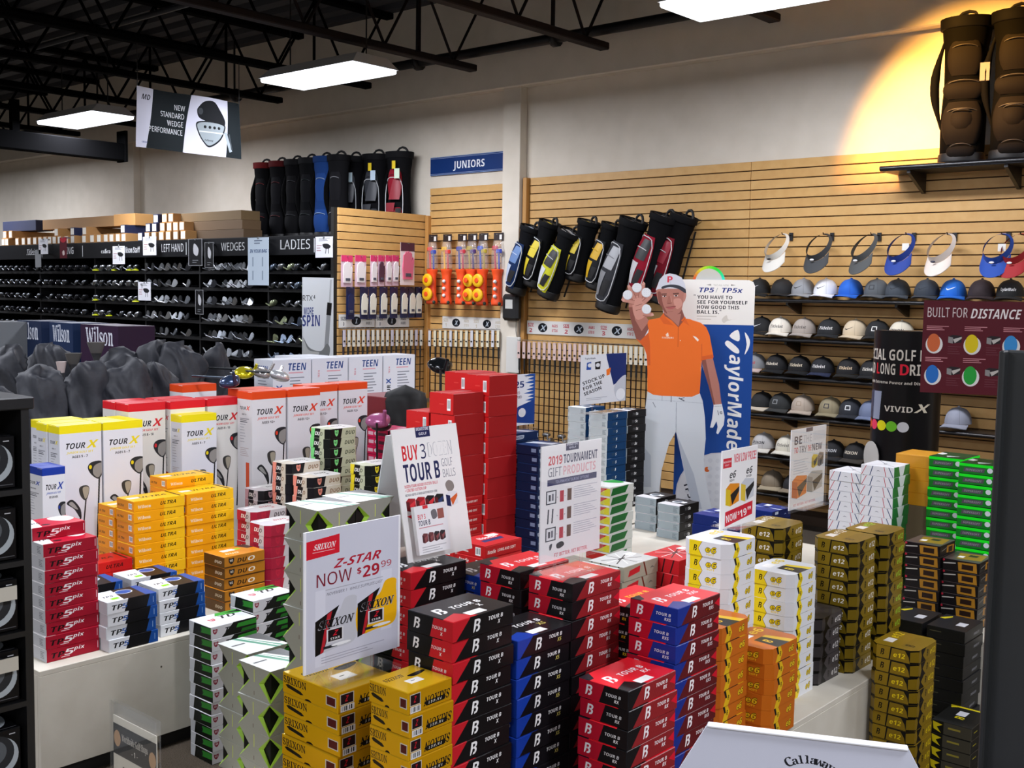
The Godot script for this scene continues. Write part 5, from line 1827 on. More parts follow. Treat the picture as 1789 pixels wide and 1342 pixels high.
func make_caps():
	cap_img = Canvas.new(2048, 2048, "#222222")
	var brim := brim_mesh(0.088, 0.104, 0.075).mesh()
	var button := MB.new().ball(Vector3(0, 0.118, 0), Vector3(0.009, 0.006, 0.009), 8, 5).mesh()
	cap_mat = StandardMaterial3D.new()
	cap_mat.roughness = 0.8
	var zs := WALL + 0.17
	# shelves: front edge heights read off the photograph
	var ys := [1.775, 1.475, 1.185, 0.885, 0.56, 0.27]
	var names := ["top", "second", "third", "fourth", "fifth", "lowest"]
	for i in 6:
		var t := thing("cap_shelf", "black slatwall shelf carrying the %s row of caps" % names[i], "shelf", Vector3(-2.4, ys[i] - 0.03, WALL))
		part("board", MB.new().box(Vector3(0, 0.012, 0.16), Vector3(4.4, 0.024, 0.26), 0.003).mesh(), mat("#101013", 0.4), t)
		part("front_lip", MB.new().tube([Vector3(-2.2, 0.012, 0.29), Vector3(2.2, 0.012, 0.29)], 0.014, 8).mesh(), mat("#101013", 0.35), t)
		for x in [-1.6, -0.75, 0.1, 0.95]:
			part("bracket", MB.new().plate(PackedVector2Array([Vector2(0.03, 0), Vector2(0.26, 0), Vector2(0.26, -0.02), Vector2(0.05, -0.09), Vector2(0.03, -0.09)]), -0.01, 0.01, Transform3D(Basis(Vector3.UP, -PI / 2), Vector3(x, 0, 0))).mesh(), mat("#101013", 0.4), t)
	# [pixel x of the crown centre, crown, brim, logo, ink, description]
	var rows := [
		[[1325, "#191a1c", "#191a1c", "swoosh", "#d9d9da", "black cap half hidden by the standee"], [1365, "#1d1d1e", "#1a1a1b", "", "#3a3a3c", "plain black cap"], [1402, "#8d8f92", "#8d8f92", "swoosh", "#1d1e20", "light grey cap with black tick"], [1441, "#dcdde0", "#dcdde0", "swoosh", "#16171a", "white cap with black tick"], [1485, "#1c5fc0", "#1c5fc0", "", "#ffffff", "plain bright blue cap"], [1530, "#565a5e", "#565a5e", "box", "#2a2d30", "mid grey cap with dark badge"], [1567, "#3f464e", "#3f464e", "swoosh", "#23272c", "slate cap with dark tick"], [1618, "#333a43", "#333a43", "swoosh", "#1f242a", "darker slate cap"], [1664, "#1766c4", "#1766c4", "swoosh", "#eef0f2", "blue cap with white tick and white back"], [1714, "#2c2023", "#2c2023", "", "#111111", "dark brown cap"], [1764, "#161617", "#161617", "TaylorMade", "#e8e8e8", "black cap with white script"]],
		[[1331, "#161617", "#161617", "swoosh", "#d9d9da", "black cap with white tick"], [1364, "#e4dccd", "#e4dccd", "Titleist", "#2a2a2c", "cream cap with dark script"], [1406, "#a99e94", "#a99e94", "Titleist", "#3a3533", "taupe cap with dark script"], [1450, "#1b1d20", "#1b1d20", "Titleist", "#e8e6e2", "black cap with white script"], [1496, "#cdbb9e", "#cdbb9e", "swoosh", "#2c2a28", "sand cap with dark tick"], [1535, "#1a1b1d", "#1a1b1d", "box", "#e6e3de", "black cap with white badge"], [1577, "#d5cdb9", "#d5cdb9", "SRIXON", "#2a2a2a", "pale cap with dark lettering"]],
		[[1322, "#8a8b8d", "#c9b0a6", "Titleist", "#b83a44", "grey cap with red script and pale peak"], [1360, "#161618", "#161618", "Titleist", "#e6dcc8", "black cap with cream script, beside pale-peaked one"], [1401, "#141416", "#141416", "Titleist", "#e6d8ba", "black cap with cream script, middle of row"], [1441, "#1a1c22", "#252c46", "Titleist", "#e8e6e2", "black cap with white script and navy peak"], [1487, "#151416", "#1a1816", "Titleist", "#e2c9a4", "black cap with tan script"], [1528, "#18181a", "#18181a", "Titleist", "#e6e0d4", "black cap next to the black cylinder poster"]],
		[[1337, "#1c1d1f", "#c9bca8", "", "#ffffff", "dark cap with pale peak"], [1370, "#2a2c2c", "#3a3a38", "box", "#8d8f90", "dark green-grey cap"], [1409, "#b3a494", "#b3a494", "box", "#9a8a78", "tan cap with woven patch"], [1458, "#8f8468", "#8f8468", "box", "#2c2a34", "khaki cap with dark patch"], [1494, "#23262d", "#23262d", "box", "#e0e0e0", "navy cap with white square badge"], [1530, "#6c7690", "#6c7690", "", "#2a2a2a", "dusty blue cap"], [1684, "#9093a0", "#9093a0", "", "#2a2a2a", "pale grey cap beside dark post"]],
		[[1342, "#b9b6b4", "#d6d0c4", "SRIXON", "#26262a", "white and grey cap with dark lettering"], [1384, "#d9d3c2", "#dcd6c6", "Titleist", "#4a4640", "cream cap behind BE THE FIRST sign"], [1466, "#19191b", "#222224", "SRIXON", "#c9cacc", "black cap with silver lettering"], [1506, "#1b1a1b", "#3a342e", "SRIXON", "#d9cdb8", "black cap with dark tan peak"]],
		[[1360, "#8a7c68", "#a89a80", "", "#333333", "tan cap low behind price sign"], [1400, "#26262a", "#8a7c68", "", "#333333", "dark cap with tan peak low behind sign"]]]
	for i in 6:
		for q in rows[i]:
			var p := at_z(q[0], 500, zs)
			var d := cap_kind(q[1], q[2], q[3], q[4])
			var t := thing("cap", "%s, %s shelf" % [q[5], names[i]], "cap", Vector3(p.x, ys[i] + 0.038, zs - 0.02), rng.randf_range(-0.1, 0.2), "caps on the %s shelf" % names[i])
			part("crown", d.crown, cap_mat, t)
			part("peak", brim, d.brim, t)
			part("button", button, d.button, t)
	cap_mat.albedo_texture = ImageTexture.create_from_image(cap_img.img)
	# visors on pegs
	var band := MB.new()
	for s in [[1.0, 1.0], [0.965, -1.0]]:
		var rings := []
		for i in 4:
			var ring := PackedVector3Array()
			for j in 28:
				var a: float = TAU * j / 28 * s[1]
				var hh: float = 0.012 + 0.03 * (0.5 + 0.5 * cos(a))
				ring.append(Vector3(sin(a) * 0.086 * s[0] * (1.0 - 0.04 * i), i / 3.0 * hh, cos(a) * 0.11 * s[0] * (1.0 - 0.04 * i)))
			rings.append(ring)
		band.skin(rings)
	var bandm := band.mesh()
	var vbrim := brim_mesh(0.086, 0.11, 0.085).mesh()
	for q in [[1369, "#d6d2c8", "#1d1d1f", "white visor with round black badge hanging on peg", 0.5], [1441, "#3a3c3e", "#e0e0e0", "dark grey visor with black one behind it, on peg", 0.3], [1524, "#4a4c4c", "#e6e6e6", "grey visor hanging askew beside the blue one", 0.8], [1585, "#1b3a8c", "#e6e6e6", "blue visor with square white price tag", 0.4], [1657, "#dccfc4", "#2a2a3a", "pinkish-white visors hung double on one peg", 0.6], [1752, "#1a47a0", "#e6e6e6", "blue visor with square tag hung before the red one", 0.2], [1785, "#a01c22", "#e6e6e6", "red visor hanging behind the blue one", 0.3]]:
		var p := at_z(q[0], 410, WALL + 0.16)
		var t := thing("visor", q[3], "visor", p, 0.0)
		var m := mat(q[1], 0.75)
		var bs := Basis(Vector3.UP, -q[4] * 0.5) * Basis(Vector3.RIGHT, 1.0) * Basis.from_scale(Vector3.ONE * 1.15)
		var off := bs * Vector3(0, 0, 0.1)
		for o in [part("band", bandm, m, t, off), part("peak", vbrim, m, t, off)]:
			o.basis = bs
		part("emblem", MB.new().ball(Vector3.ZERO, Vector3(0.018, 0.008, 0.004), 10, 5).mesh(), mat(q[2], 0.5), t, off + bs * Vector3(0, 0.022, 0.113))
		part("peg", MB.new().tube([Vector3(0, 0.0, -0.132), Vector3(0, 0.0, 0.02), Vector3(0, 0.015, 0.03)], 0.004, 5).mesh(), mat("#2a2a2c", 0.4, 0.6), t)
		part("peg_plate", MB.new().box(Vector3(0, -0.01, -0.125), Vector3(0.03, 0.06, 0.012)).mesh(), mat("#161618", 0.5), t)
		if q[0] in [1585, 1752]:
			part("price_tag", MB.new().box(Vector3(0.02, -0.09, 0.07), Vector3(0.05, 0.05, 0.003)).mesh(), mat("#e6e4de", 0.5), t)

# ---------------------------------------------------------------- printed signs on the display
# a card in the plane x = X; pixels of its lower left, lower right and upper left corners; stands on y = foot
func card_x(called: String, label: String, c: Canvas, X: float, bl: Vector2, br: Vector2, tl: Vector2, foot: float, opt := {}) -> Node3D:
	var a := at_x(bl.x, bl.y, X)
	var b := at_x(br.x, br.y, X)
	var u := at_x(tl.x, tl.y, X)
	var w := absf(b.z - a.z)
	var h: float = opt.get("h", u.y - a.y)
	var y0 := maxf((a.y + b.y) / 2, foot)
	var t := thing(called, label, "sign", Vector3(X, foot, (a.z + b.z) / 2))
	var lean: float = opt.get("lean", 0.0)
	var bd := part("board", MB.new().box(Vector3(0, h / 2, 0), Vector3(0.004, h, w), 0.0, Rect2(0, 0, 1, 1), Rect2(0, 0, 0.002, 0.01), Rect2(0, 0, 0.002, 0.01)).mesh(), paper(c, 0.3), t, Vector3(0, y0 - foot, 0))
	bd.rotation.z = lean
	if opt.get("easel", false):
		var leg := part("back_leg", MB.new().box(Vector3(0, h * 0.47, 0), Vector3(0.004, h * 0.96, w * 0.96)).mesh(), mat("#d9dadc", 0.5), t, Vector3(-h * sin(lean) * 2.0 - 0.02, 0, 0))
		leg.rotation.z = -lean
	else:
		var clear := StandardMaterial3D.new()
		clear.albedo_color = Color(0.9, 0.92, 0.94, 0.03)
		clear.transparency = BaseMaterial3D.TRANSPARENCY_ALPHA
		clear.roughness = 0.0
		part("clear_foot", MB.new().box(Vector3(0, 0.003, 0), Vector3(0.1, 0.005, w * 0.75), 0.001).mesh(), clear, t)
		for s in [-1, 1]:
			part("post", MB.new().tube([Vector3(-0.006, 0.0, s * w * 0.22), Vector3(-0.006, y0 - foot + h * 0.3, s * w * 0.22)], 0.004, 6).mesh(), clear, t)
		if opt.get("sleeve", false):
			part("clear_sleeve", MB.new().box(Vector3(0.006, h / 2 + y0 - foot, 0), Vector3(0.003, h + 0.02, w + 0.02)).mesh(), clear, t)
	return t

func mini_box(c: Canvas, x: float, y: float, w: float, h: float, a: String, b: String, d: String):
	c.poly([x, y + h * 0.2, x + w * 0.3, y, x + w, y + h * 0.08, x + w, y + h * 0.85, x + w * 0.35, y + h, x, y + h * 0.9], a)
	c.poly([x, y + h * 0.2, x + w * 0.35, y + h * 0.3, x + w * 0.35, y + h, x, y + h * 0.9], b)
	c.poly([x + w * 0.35, y + h * 0.5, x + w, y + h * 0.2, x + w, y + h * 0.4, x + w * 0.5, y + h * 0.95], d)

func make_signs():
	# Z-STAR price card
	var c := Canvas.new(512, 768, "#f1f1f4")
	c.rect(16, 16, 480, 736, "#cfd0dc").rect(60, 330, 50, 400, "#dadbe6").rect(400, 300, 60, 330, "#dadbe6")
	c.poly([16, 66, 180, 52, 180, 150, 16, 160], "#d81f30")
	c.text("SRIXON", 50, 116, 30, "#f6f2f2", {"serif": true, "slant": 0.25, "w": 106}).rect(46, 126, 110, 3, "#f0c9cc")
	c.text("Z-STAR", 150, 230, 46, "#b31a30", {"slant": 0.45, "w": 240})
	c.text("NOW", 66, 312, 66, "#7a1a2c", {"b": false, "w": 178})
	c.text("$", 272, 290, 34, "#a81a2c").text("29", 302, 314, 62, "#a81a2c", {"w": 88}).text("99", 400, 282, 34, "#a81a2c", {"b": false, "w": 56})
	c.rect(110, 334, 300, 3, "#9a9aa4").text("NOVEMBER 1   WHILE SUPPLIES LAST", 116, 366, 15, "#6a6a76", {"b": false, "slant": 0.2, "w": 290})
	for q in [[60, 440, "#c3c4cc"], [275, 400, "#f0b414"]]:
		c.smooth([q[0] + 110, q[1] + 30, q[0] + 150, q[1] - 40, q[0] + 205, q[1] - 40, q[0] + 210, q[1] + 10, q[0] + 205, q[1] + 190, q[0] + 100, q[1] + 214, q[0] + 4, q[1] + 210, q[0] + 2, q[1] + 60], q[2])
		c.poly([q[0], q[1] + 50, q[0] + 120, q[1] - 10, q[0] + 80, q[1] + 80, q[0] + 40, q[1] + 220, q[0], q[1] + 232], "#151313")
		c.poly([q[0] + 60, q[1] + 24, q[0] + 84, q[1] + 12, q[0] + 40, q[1] + 220, q[0] + 24, q[1] + 224], "#b82530")
		c.text("SRIXON", q[0] + 11, q[1] + 99, 46, "#a9a9b0", {"serif": true, "slant": 0.3, "w": 178}).text("SRIXON", q[0] + 14, q[1] + 96, 42, "#1a1818", {"serif": true, "slant": 0.3, "w": 172})
		c.rect(q[0] + 56, q[1] + 106, 86, 74, "#d6d6da").rect(q[0] + 64, q[1] + 112, 70, 60, "#1c1416").text("Z", q[0] + 88, q[1] + 146, 28, "#d02030", {"slant": 0.4}).text("STAR", q[0] + 76, q[1] + 166, 12, "#e8e8e8", {"w": 48})
		c.rect(q[0] + 40, q[1] + 192, 70, 14, "#2a2a2e").disc(q[0] + 130, q[1] + 196, 50, 8, "#eef0f2")
	c.lines(90, 686, 330, 3, 14, 4, "#a3a4b4")
	card_x("price_card", "large white Z-STAR price card on the golden yellow boxes", c, -1.95, Vector2(530, 1180), Vector2(697, 1130), Vector2(523, 932), 0.88)
	# BUY 3 easel card
	c = Canvas.new(512, 768, "#f2f1ee")
	c.rect(180, 0, 110, 74, "#1d2150").text("BRIDGESTONE", 188, 36, 18, "#f0f0f4", {"w": 94}).text("GOLF", 204, 62, 15, "#e0e0ea", {"w": 62})
	c.text("BUY", 62, 196, 84, "#d8242e", {"w": 120}).text("3", 200, 196, 84, "#262a52", {"b": false, "w": 40})
	c.text("DOZEN", 258, 190, 80, "#9a9ca4", {"b": false, "w": 186}).text("DOZEN", 262, 188, 76, "#f2f1ee", {"b": false, "w": 178})
	c.text("TOUR B", 56, 316, 100, "#1d2150", {"w": 274}).text("GOLF", 350, 256, 46, "#8a8c94", {"b": false, "w": 86}).text("BALLS", 352, 318, 46, "#8a8c94", {"b": false, "w": 98})
	c.text("DOZEN TIGER WOODS EDITION BALLS", 50, 346, 16, "#d0525a", {"w": 252}).text("+ LIMITED EDITION CAP", 50, 368, 16, "#d0525a", {"w": 160}).text("REDEEM GIFTS AT BRIDGESTONEGOLF.COM", 48, 392, 12, "#5a5c64", {"w": 240})
	c.smooth([358, 360, 384, 338, 416, 350, 426, 380, 404, 402, 372, 398], "#8d847e")
	mini_box(c, 352, 400, 90, 90, "#e6e6ea", "#1d2150", "#d8602a")
	for i in 4:
		mini_box(c, 46 + i * 72, 404, 70, 74, "#a31c26" if i < 2 else "#1a181c", "#5c1218", "#d8303a" if i < 3 else "#2a3a6a")
	c.poly([40, 500, 130, 490, 130, 504, 70, 516], "#d8242e").text("105", 150, 512, 22, "#3a3c44").poly([220, 492, 320, 476, 290, 500, 220, 510], "#1d1d22")
	card_x("easel_card", "white easel card lettered BUY 3 TOUR B on black boxes", c, -2.12, Vector2(712, 1018), Vector2(824, 986), Vector2(690, 795), 1.054, {"lean": 0.2, "easel": true, "h": 0.36})
	var lc := Canvas.new(256, 300, "#e9e9ea")
	lc.rect(70, 0, 40, 26, "#d8323c").text("BUY 3", 24, 86, 30, "#d0404a", {"w": 60}).text("TOUR B", 24, 124, 30, "#3a3c50", {"w": 92})
	lc.smooth([130, 50, 166, 40, 176, 84, 140, 96], "#6d6a6e").rect(180, 40, 50, 60, "#9a5a50").rect(24, 134, 190, 5, "#c8868c")
	for i in 4:
		mini_box(lc, 40 + i * 46, 170, 44, 60, "#6d3a3c" if i < 2 else "#2a282c", "#4a2226", "#8a4a4c")
	lc.lines(30, 250, 190, 3, 14, 6, "#b9b9bc")
	var p := at_x(772, 1000, -2.07)
	solo("leaflet", MB.new().box(Vector3(0, 0.065, 0), Vector3(0.012, 0.13, 0.12), 0.0, Rect2(0, 0, 1, 1), Rect2(0, 0, 0.01, 0.01), Rect2(0, 0, 0.01, 0.01)).mesh(), paper(lc, 0.4), "small leaflet pad fixed to the BUY 3 easel card", "leaflet", Vector3(-2.1, 1.075, p.z)).rotation.z = 0.2
	# tournament card
	c = Canvas.new(384, 704, "#f2f0f0")
	c.rect(150, 0, 80, 56, "#1d2150").text("BRIDGESTONE", 156, 28, 13, "#f0f0f4", {"w": 68}).text("GOLF", 170, 46, 11, "#e0e0ea", {"w": 42})
	c.text("2019", 44, 128, 52, "#d02638", {"w": 84}).text("TOURNAMENT", 136, 128, 52, "#1d2250", {"w": 216})
	c.text("GIFT", 44, 196, 52, "#6a6c7c", {"b": false, "w": 80}).text("PRODUCTS", 136, 196, 52, "#e6aeb4", {"w": 206})
	c.rect(40, 212, 310, 36, "#25295e").text("TOURNAMENT BUNDLE OPTIONS", 90, 238, 16, "#c9cbe4", {"b": false, "w": 210})
	for i in 3:
		var y := 276 + i * 108
		if i == 1:
			c.line(50, y, 46, y + 84, 8, "#3a3c46").line(76, y, 72, y + 84, 8, "#3a3c46")
		else:
			c.rect(34, y, 62, 80, "#2a2c38").rect(40, y + 6, 50, 68, "#ececee").rect(50, y + 24, 12, 36, "#3a3a44").rect(68, y + 20, 12, 40, "#7a7a84")
		c.rect(118, y + 10, 24, 66, "#c02a3e").rect(164, y + 6, 26, 70, "#6a4a3a").text("+", 100, y + 50, 10, "#333333").text("+", 146, y + 50, 10, "#333333")
		c.lines(206, y, 150, 6, 13, 4, "#b9b9c4")
	c.smooth([60, 596, 76, 590, 70, 620, 60, 624], "#3a3c46").smooth([104, 596, 136, 588, 150, 610, 124, 626, 104, 620], "#23242c")
	c.text("FIT BETTER. HIT BETTER.", 90, 672, 22, "#d0606c", {"w": 210})
	card_x("price_card", "tall white card reading 2019 TOURNAMENT GIFT PRODUCTS", c, -1.76, Vector2(942, 985), Vector2(1046, 958), Vector2(950, 780), 1.054, {"sleeve": true})
	var fp := StandardMaterial3D.new()
	fp.albedo_color = Color(0.8, 0.8, 0.8, 0.2)
	# NEW LOW PRICE card, slightly curled
	c = Canvas.new(320, 512, "#f0eeee")
	c.rect(14, 60, 72, 60, "#d0263a").text("BRIDGESTONE", 18, 88, 11, "#f0f0f0", {"w": 64}).text("GOLF", 30, 108, 10, "#f0d0d4")
	c.text("NEW LOW PRICE!", 108, 96, 54, "#d83a4c", {"w": 196})
	c.text("e6", 70, 190, 44, "#2a2a30", {"slant": 0.2, "w": 52}).text("SOFT", 74, 212, 14, "#2a2a30", {"w": 40}).text("e6", 216, 184, 44, "#2a2a30", {"slant": 0.2, "w": 52}).text("SPEED", 220, 206, 14, "#2a2a30", {"w": 46})
	mini_box(c, 44, 222, 116, 146, "#e08a1c", "#d8b81c", "#17151a")
	mini_box(c, 176, 210, 116, 150, "#c9ccd4", "#e0c040", "#1a1a22")
	c.poly([44, 398, 284, 366, 284, 452, 44, 490], "#cf1f36").text("NOW", 58, 468, 46, "#f6f2f2", {"w": 92, "turn": -8}).text("$", 154, 436, 24, "#f6f2f2").text("19", 176, 456, 46, "#f6f2f2", {"w": 60, "turn": -8}).text("99", 240, 420, 22, "#f6f2f2")
	card_x("price_card", "white NEW LOW PRICE card on the yellow-and-white boxes", c, -1.86, Vector2(1256, 948), Vector2(1318, 930), Vector2(1252, 812), 1.006)
	# BE THE FIRST TO TRY THE NEW card in an acrylic holder
	c = Canvas.new(320, 640, "#e9e9ea")
	c.rect(130, 10, 60, 34, "#1d2150").text("BE", 30, 130, 64, "#23264a", {"w": 66}).text("THE", 108, 124, 56, "#b0b2bc", {"b": false, "w": 76})
	c.text("TO", 30, 196, 44, "#d03a48", {"w": 34}).text("TRY", 72, 200, 52, "#3a3c50", {"b": false, "w": 70}).text("THE", 150, 196, 44, "#d03a48", {"w": 32}).text("NEW", 190, 200, 52, "#23264a", {"w": 92})
	c.lines(30, 250, 130, 6, 20, 7, "#c6c8ce").rect(196, 50, 110, 70, "#dcdde0")
	mini_box(c, 190, 230, 54, 110, "#d8bc1c", "#b89c18", "#2a2a2a")
	mini_box(c, 246, 222, 54, 116, "#8a7c74", "#6d6058", "#2a2a2a")
	mini_box(c, 22, 370, 130, 180, "#e07a1c", "#c05a18", "#16151a")
	mini_box(c, 156, 360, 140, 170, "#b9b5ae", "#8d8a84", "#16151a")
	c.text("FIT BETTER. HIT BETTER.", 40, 606, 18, "#d07a84", {"w": 200})
	card_x("price_card", "white BE THE FIRST card in clear holder on old-gold boxes", c, -1.97, Vector2(1377, 906), Vector2(1437, 896), Vector2(1385, 765), 0.958, {"sleeve": true})
	# STOCK UP card
	c = Canvas.new(448, 512, "#d3d6dc")
	c.poly([240, 0, 448, 0, 448, 250, 320, 330, 250, 60], "#1b2f66").smooth([330, 340, 448, 240, 448, 512, 360, 480], "#b9bec8")
	c.disc(392, 430, 46, 60, "#dcdfe4")
	c.poly([60, 90, 100, 80, 100, 160, 56, 160], "#2a4f9c").poly([136, 88, 190, 80, 186, 160, 140, 160], "#17181c").disc(88, 116, 20, 20, "#d3d6dc").disc(164, 118, 20, 20, "#d3d6dc")
	c.poly([246, 170, 290, 150, 280, 220, 250, 230], "#e0702a")
	c.text("TaylorMade", 40, 56, 16, "#4a505c", {"w": 100})
	c.text("STOCK UP", 30, 310, 34, "#15171c", {"w": 216, "turn": -18}).text("FOR THE", 36, 362, 34, "#15171c", {"w": 184, "turn": -18}).text("SEASON", 44, 414, 34, "#15171c", {"w": 170, "turn": -18})
	c.lines(60, 440, 200, 2, 16, 4, "#8a909c")
	card_x("price_card", "pale card reading STOCK UP FOR THE SEASON on blue boxes", c, -4.05, Vector2(1013, 705), Vector2(1092, 703), Vector2(1018, 617), 1.054)
	# $25 card
	c = Canvas.new(256, 512, "#dfe3ea")
	for i in 12:
		c.poly([256, i * 34, 256, i * 34 + 40, 140 + (i * 37) % 60, i * 34 + 26], "#2450a0")
	c.poly([90, 320, 256, 260, 256, 500, 60, 470, 50, 380], "#1f3f88").disc(130, 380, 36, 44, "#dfe2e8")
	c.text("$", 30, 120, 34, "#1b3470").text("25", 56, 138, 62, "#1b3470", {"w": 90}).text("DESIGNED", 14, 200, 26, "#7a3a44", {"w": 92}).text("FOR SPEED", 14, 240, 26, "#2a2c3a", {"w": 110})
	c.text("TaylorMade", 150, 36, 12, "#3a404c", {"w": 90})
	card_x("price_card", "blue and white $25 card beside the tallest red cases", c, -3.86, Vector2(888, 745), Vector2(933, 741), Vector2(888, 655), 1.054)
	# MORE SPIN poster standing at the rack end, on the floor behind the cartons
	c = Canvas.new(256, 512, "#cfd5da")
	c.text("RTX", 4, 140, 30, "#2a2c30", {"b": false, "w": 80}).text("4", 90, 128, 20, "#2a2c30").text("MORE", 14, 216, 40, "#34407a", {"w": 76}).text("SPIN", 2, 280, 62, "#34407a", {"w": 140})
	c.line(232, 20, 222, 150, 14, "#aab0b4").line(222, 150, 214, 220, 38, "#17181a").line(214, 220, 196, 400, 34, "#8d9296")
	c.smooth([0, 340, 60, 400, 150, 420, 200, 380, 226, 420, 180, 512, 60, 512, 0, 480], "#73787a").smooth([0, 330, 50, 410, 140, 430, 60, 470, 0, 430], "#a9adae")
	card_x("floor_poster", "tall MORE SPIN poster with steel wedge, at the rack end", c, -7.95, Vector2(528, 640), Vector2(582, 638), Vector2(530, 513), 0.0, {"h": 0.8})

	# BUILT FOR DISTANCE poster, hung on a header of the fixture by the dark post
	c = Canvas.new(768, 672, "#561a24")
	c.text("BUILT FOR", 36, 128, 66, "#d9cdcc", {"b": false, "w": 270}).text("DISTANCE", 326, 132, 66, "#e8e0de", {"slant": 0.2, "w": 320})
	c.rect(700, 90, 68, 110, "#c02030")
	var hues := ["#c8643a", "#d8c01e", "#3a8ac8", "#2a6ab8", "#2a9a3c", "#2a3070"]
	for i in 6:
		var x := 34 + (i % 3) * 256
		var y := 200 + (i / 3) * 220
		c.lines(x, y - 10, 150, 3, 12, 5, "#c98a90")
		c.disc(x + 56, y + 120, 58, 64, "#d8d5d2").disc(x + 52, y + 108, 44, 64, hues[i])
		mini_box(c, x + 150, y + 50, 90, 60, "#2a2426", "#8a8684", "#b9b3ac")
		c.lines(x + 150, y + 130, 90, 4, 16, 4, "#6a3a42")
	var d := 5.2
	var a := at_d(1617, 600, d)
	var bq := at_d(1800, 605, d)
	var mid := (a + bq) / 2
	var yaw := atan2(-mid.x, -mid.z)
	var t := thing("poster", "maroon BUILT FOR DISTANCE poster above the green boxes", "poster", Vector3(mid.x, at_d(1700, 690, d).y, mid.z), yaw)
	part("sheet", MB.new().box(Vector3(0, 0.22, 0), Vector3(a.distance_to(bq), 0.44, 0.006), 0.0, Rect2(0, 0, 0.01, 0.01), Rect2(0, 0, 1, 1), Rect2(0, 0, 0.01, 0.01)).mesh(), paper(c, 0.35), t)
	part("post", MB.new().box(Vector3(0.12, (BASE - at_d(1700, 690, d).y) / 2 + 0.2, -0.03), Vector3(0.04, at_d(1700, 690, d).y - BASE + 0.38, 0.03)).mesh(), mat("#131315", 0.5), t)
	part("foot_plate", MB.new().box(Vector3(0.12, -at_d(1700, 690, d).y + 0.01 + BASE, -0.03), Vector3(0.2, 0.02, 0.2)).mesh(), mat("#131315", 0.5), t)
	# curved black SPECIAL GOLF BALL poster: half a cylinder
	c = Canvas.new(512, 1024, "#0e0d0f")
	c.text("SPECIAL GOLF BALL", 190, 226, 84, "#cfc8bc", {"at": 0.5, "w": 480}).text("WORLD", 66, 336, 84, "#cfc8bc", {"at": 1.0, "w": 150}).text("L", 84, 336, 84, "#c8202e", {"w": 24}).text("ONG", 114, 336, 84, "#cfc8bc", {"w": 86}).text("D", 222, 336, 84, "#d8243a", {"w": 42}).text("RIVER", 268, 336, 84, "#cfc8bc", {"w": 150})
	c.text("Made with Extreme Power and Distance", 170, 408, 22, "#cfc8bc", {"at": 0.5, "w": 420})
	c.text("VIVID", 150, 620, 44, "#cfc8bc", {"w": 140}).text("X", 294, 620, 66, "#d6cdb8", {"slant": 0.3, "w": 70})
	c.poly([10, 480, 70, 460, 60, 680, 0, 690], "#3a3f58").poly([70, 470, 130, 470, 120, 690, 64, 690], "#8a90a4")
	for i in 5:
		c.disc(24 + i * 56, 734, 28, 40, ["#e0502a", "#e03a5a", "#d8d01e", "#6ab82a", "#c3c3c6"][i])
	d = 6.15
	var pa := at_d(1526, 690, d)
	var pb := at_d(1640, 690, d)
	mid = (pa + pb) / 2
	var r := pa.distance_to(pb) / 2
	var y0 := at_d(1575, 806, d).y
	var hh := at_d(1575, 577, d).y - y0
	t = thing("cylinder_display", "black cylindrical display lettered GOLF BALL and VIVID X", "display stand", Vector3(mid.x, 0, mid.z), atan2(-mid.x, -mid.z))
	var rings := []
	for i in 2:
		var ring := PackedVector3Array()
		for j in 25:
			var an := (j / 24.0 - 0.5) * PI
			ring.append(Vector3(sin(an) * r, y0 + hh * i, cos(an) * r))
		rings.append(ring)
	part("printed_front", MB.new().skin(rings, false).mesh(), paper(c, 0.3), t)
	part("drum", MB.new().lathe([Vector2(0, 0.0), Vector2(r * 0.99, 0.0), Vector2(r * 0.99, y0 + hh - 0.004), Vector2(0, y0 + hh - 0.004)], 24).mesh(), mat("#0d0d0f", 0.4), t)
	var tm := Canvas.new(256, 256, "#cfccc6")
	tm.disc(128, 128, 120, 120, "#1c1c1e").disc(128, 128, 110, 110, "#d6d3cc").text("CHAMPIONS", 128, 110, 30, "#1c1c1e", {"at": 0.5, "w": 180}).text("NO.1", 128, 180, 40, "#1c1c1e", {"at": 0.5})
	var pc := at_d(1536, 806, 5.5)
	solo("round_sign", MB.new().lathe([Vector2(0, 0.0), Vector2(0.09, 0.0), Vector2(0.09, 0.006), Vector2(0, 0.006)], 24, 1, 1, Transform3D(Basis(Vector3.RIGHT, PI / 2), Vector3.ZERO)).mesh(), mat("#b9b6b0", 0.4), "round white badge at the foot of the black cylinder", "badge", Vector3(mid.x, y0 + 0.02, mid.z) + Vector3(sin(t.rotation.y - 1.1), 0, cos(t.rotation.y - 1.1)) * (r + 0.004), t.rotation.y - 1.1)
	# hanging banner
	c = Canvas.new(1024, 512, "#c3c4d2")
	c.poly([170, 0, 520, 0, 440, 512, 90, 512], "#10171a")
	c.poly([890, 0, 1024, 0, 1024, 512, 860, 512], "#10171a").poly([820, 0, 890, 0, 840, 190], "#c3c4d2")
	c.text("MD", 44, 104, 46, "#1a1c20", {"slant": 0.3, "w": 80}).text("NEW", 470, 150, 46, "#d3d6da", {"b": false, "at": 1.0, "w": 96}).text("STANDARD", 462, 222, 46, "#d3d6da", {"b": false, "at": 1.0, "w": 230}).text("WEDGE", 452, 294, 46, "#d3d6da", {"b": false, "at": 1.0, "w": 158}).text("PERFORMANCE", 442, 366, 46, "#d3d6da", {"b": false, "at": 1.0, "w": 330})
	c.smooth([590, 90, 640, 40, 730, 30, 790, 90, 850, 190, 820, 250, 700, 220, 600, 190, 575, 130], "#16181b").disc(606, 130, 22, 30, "#3a3e42")
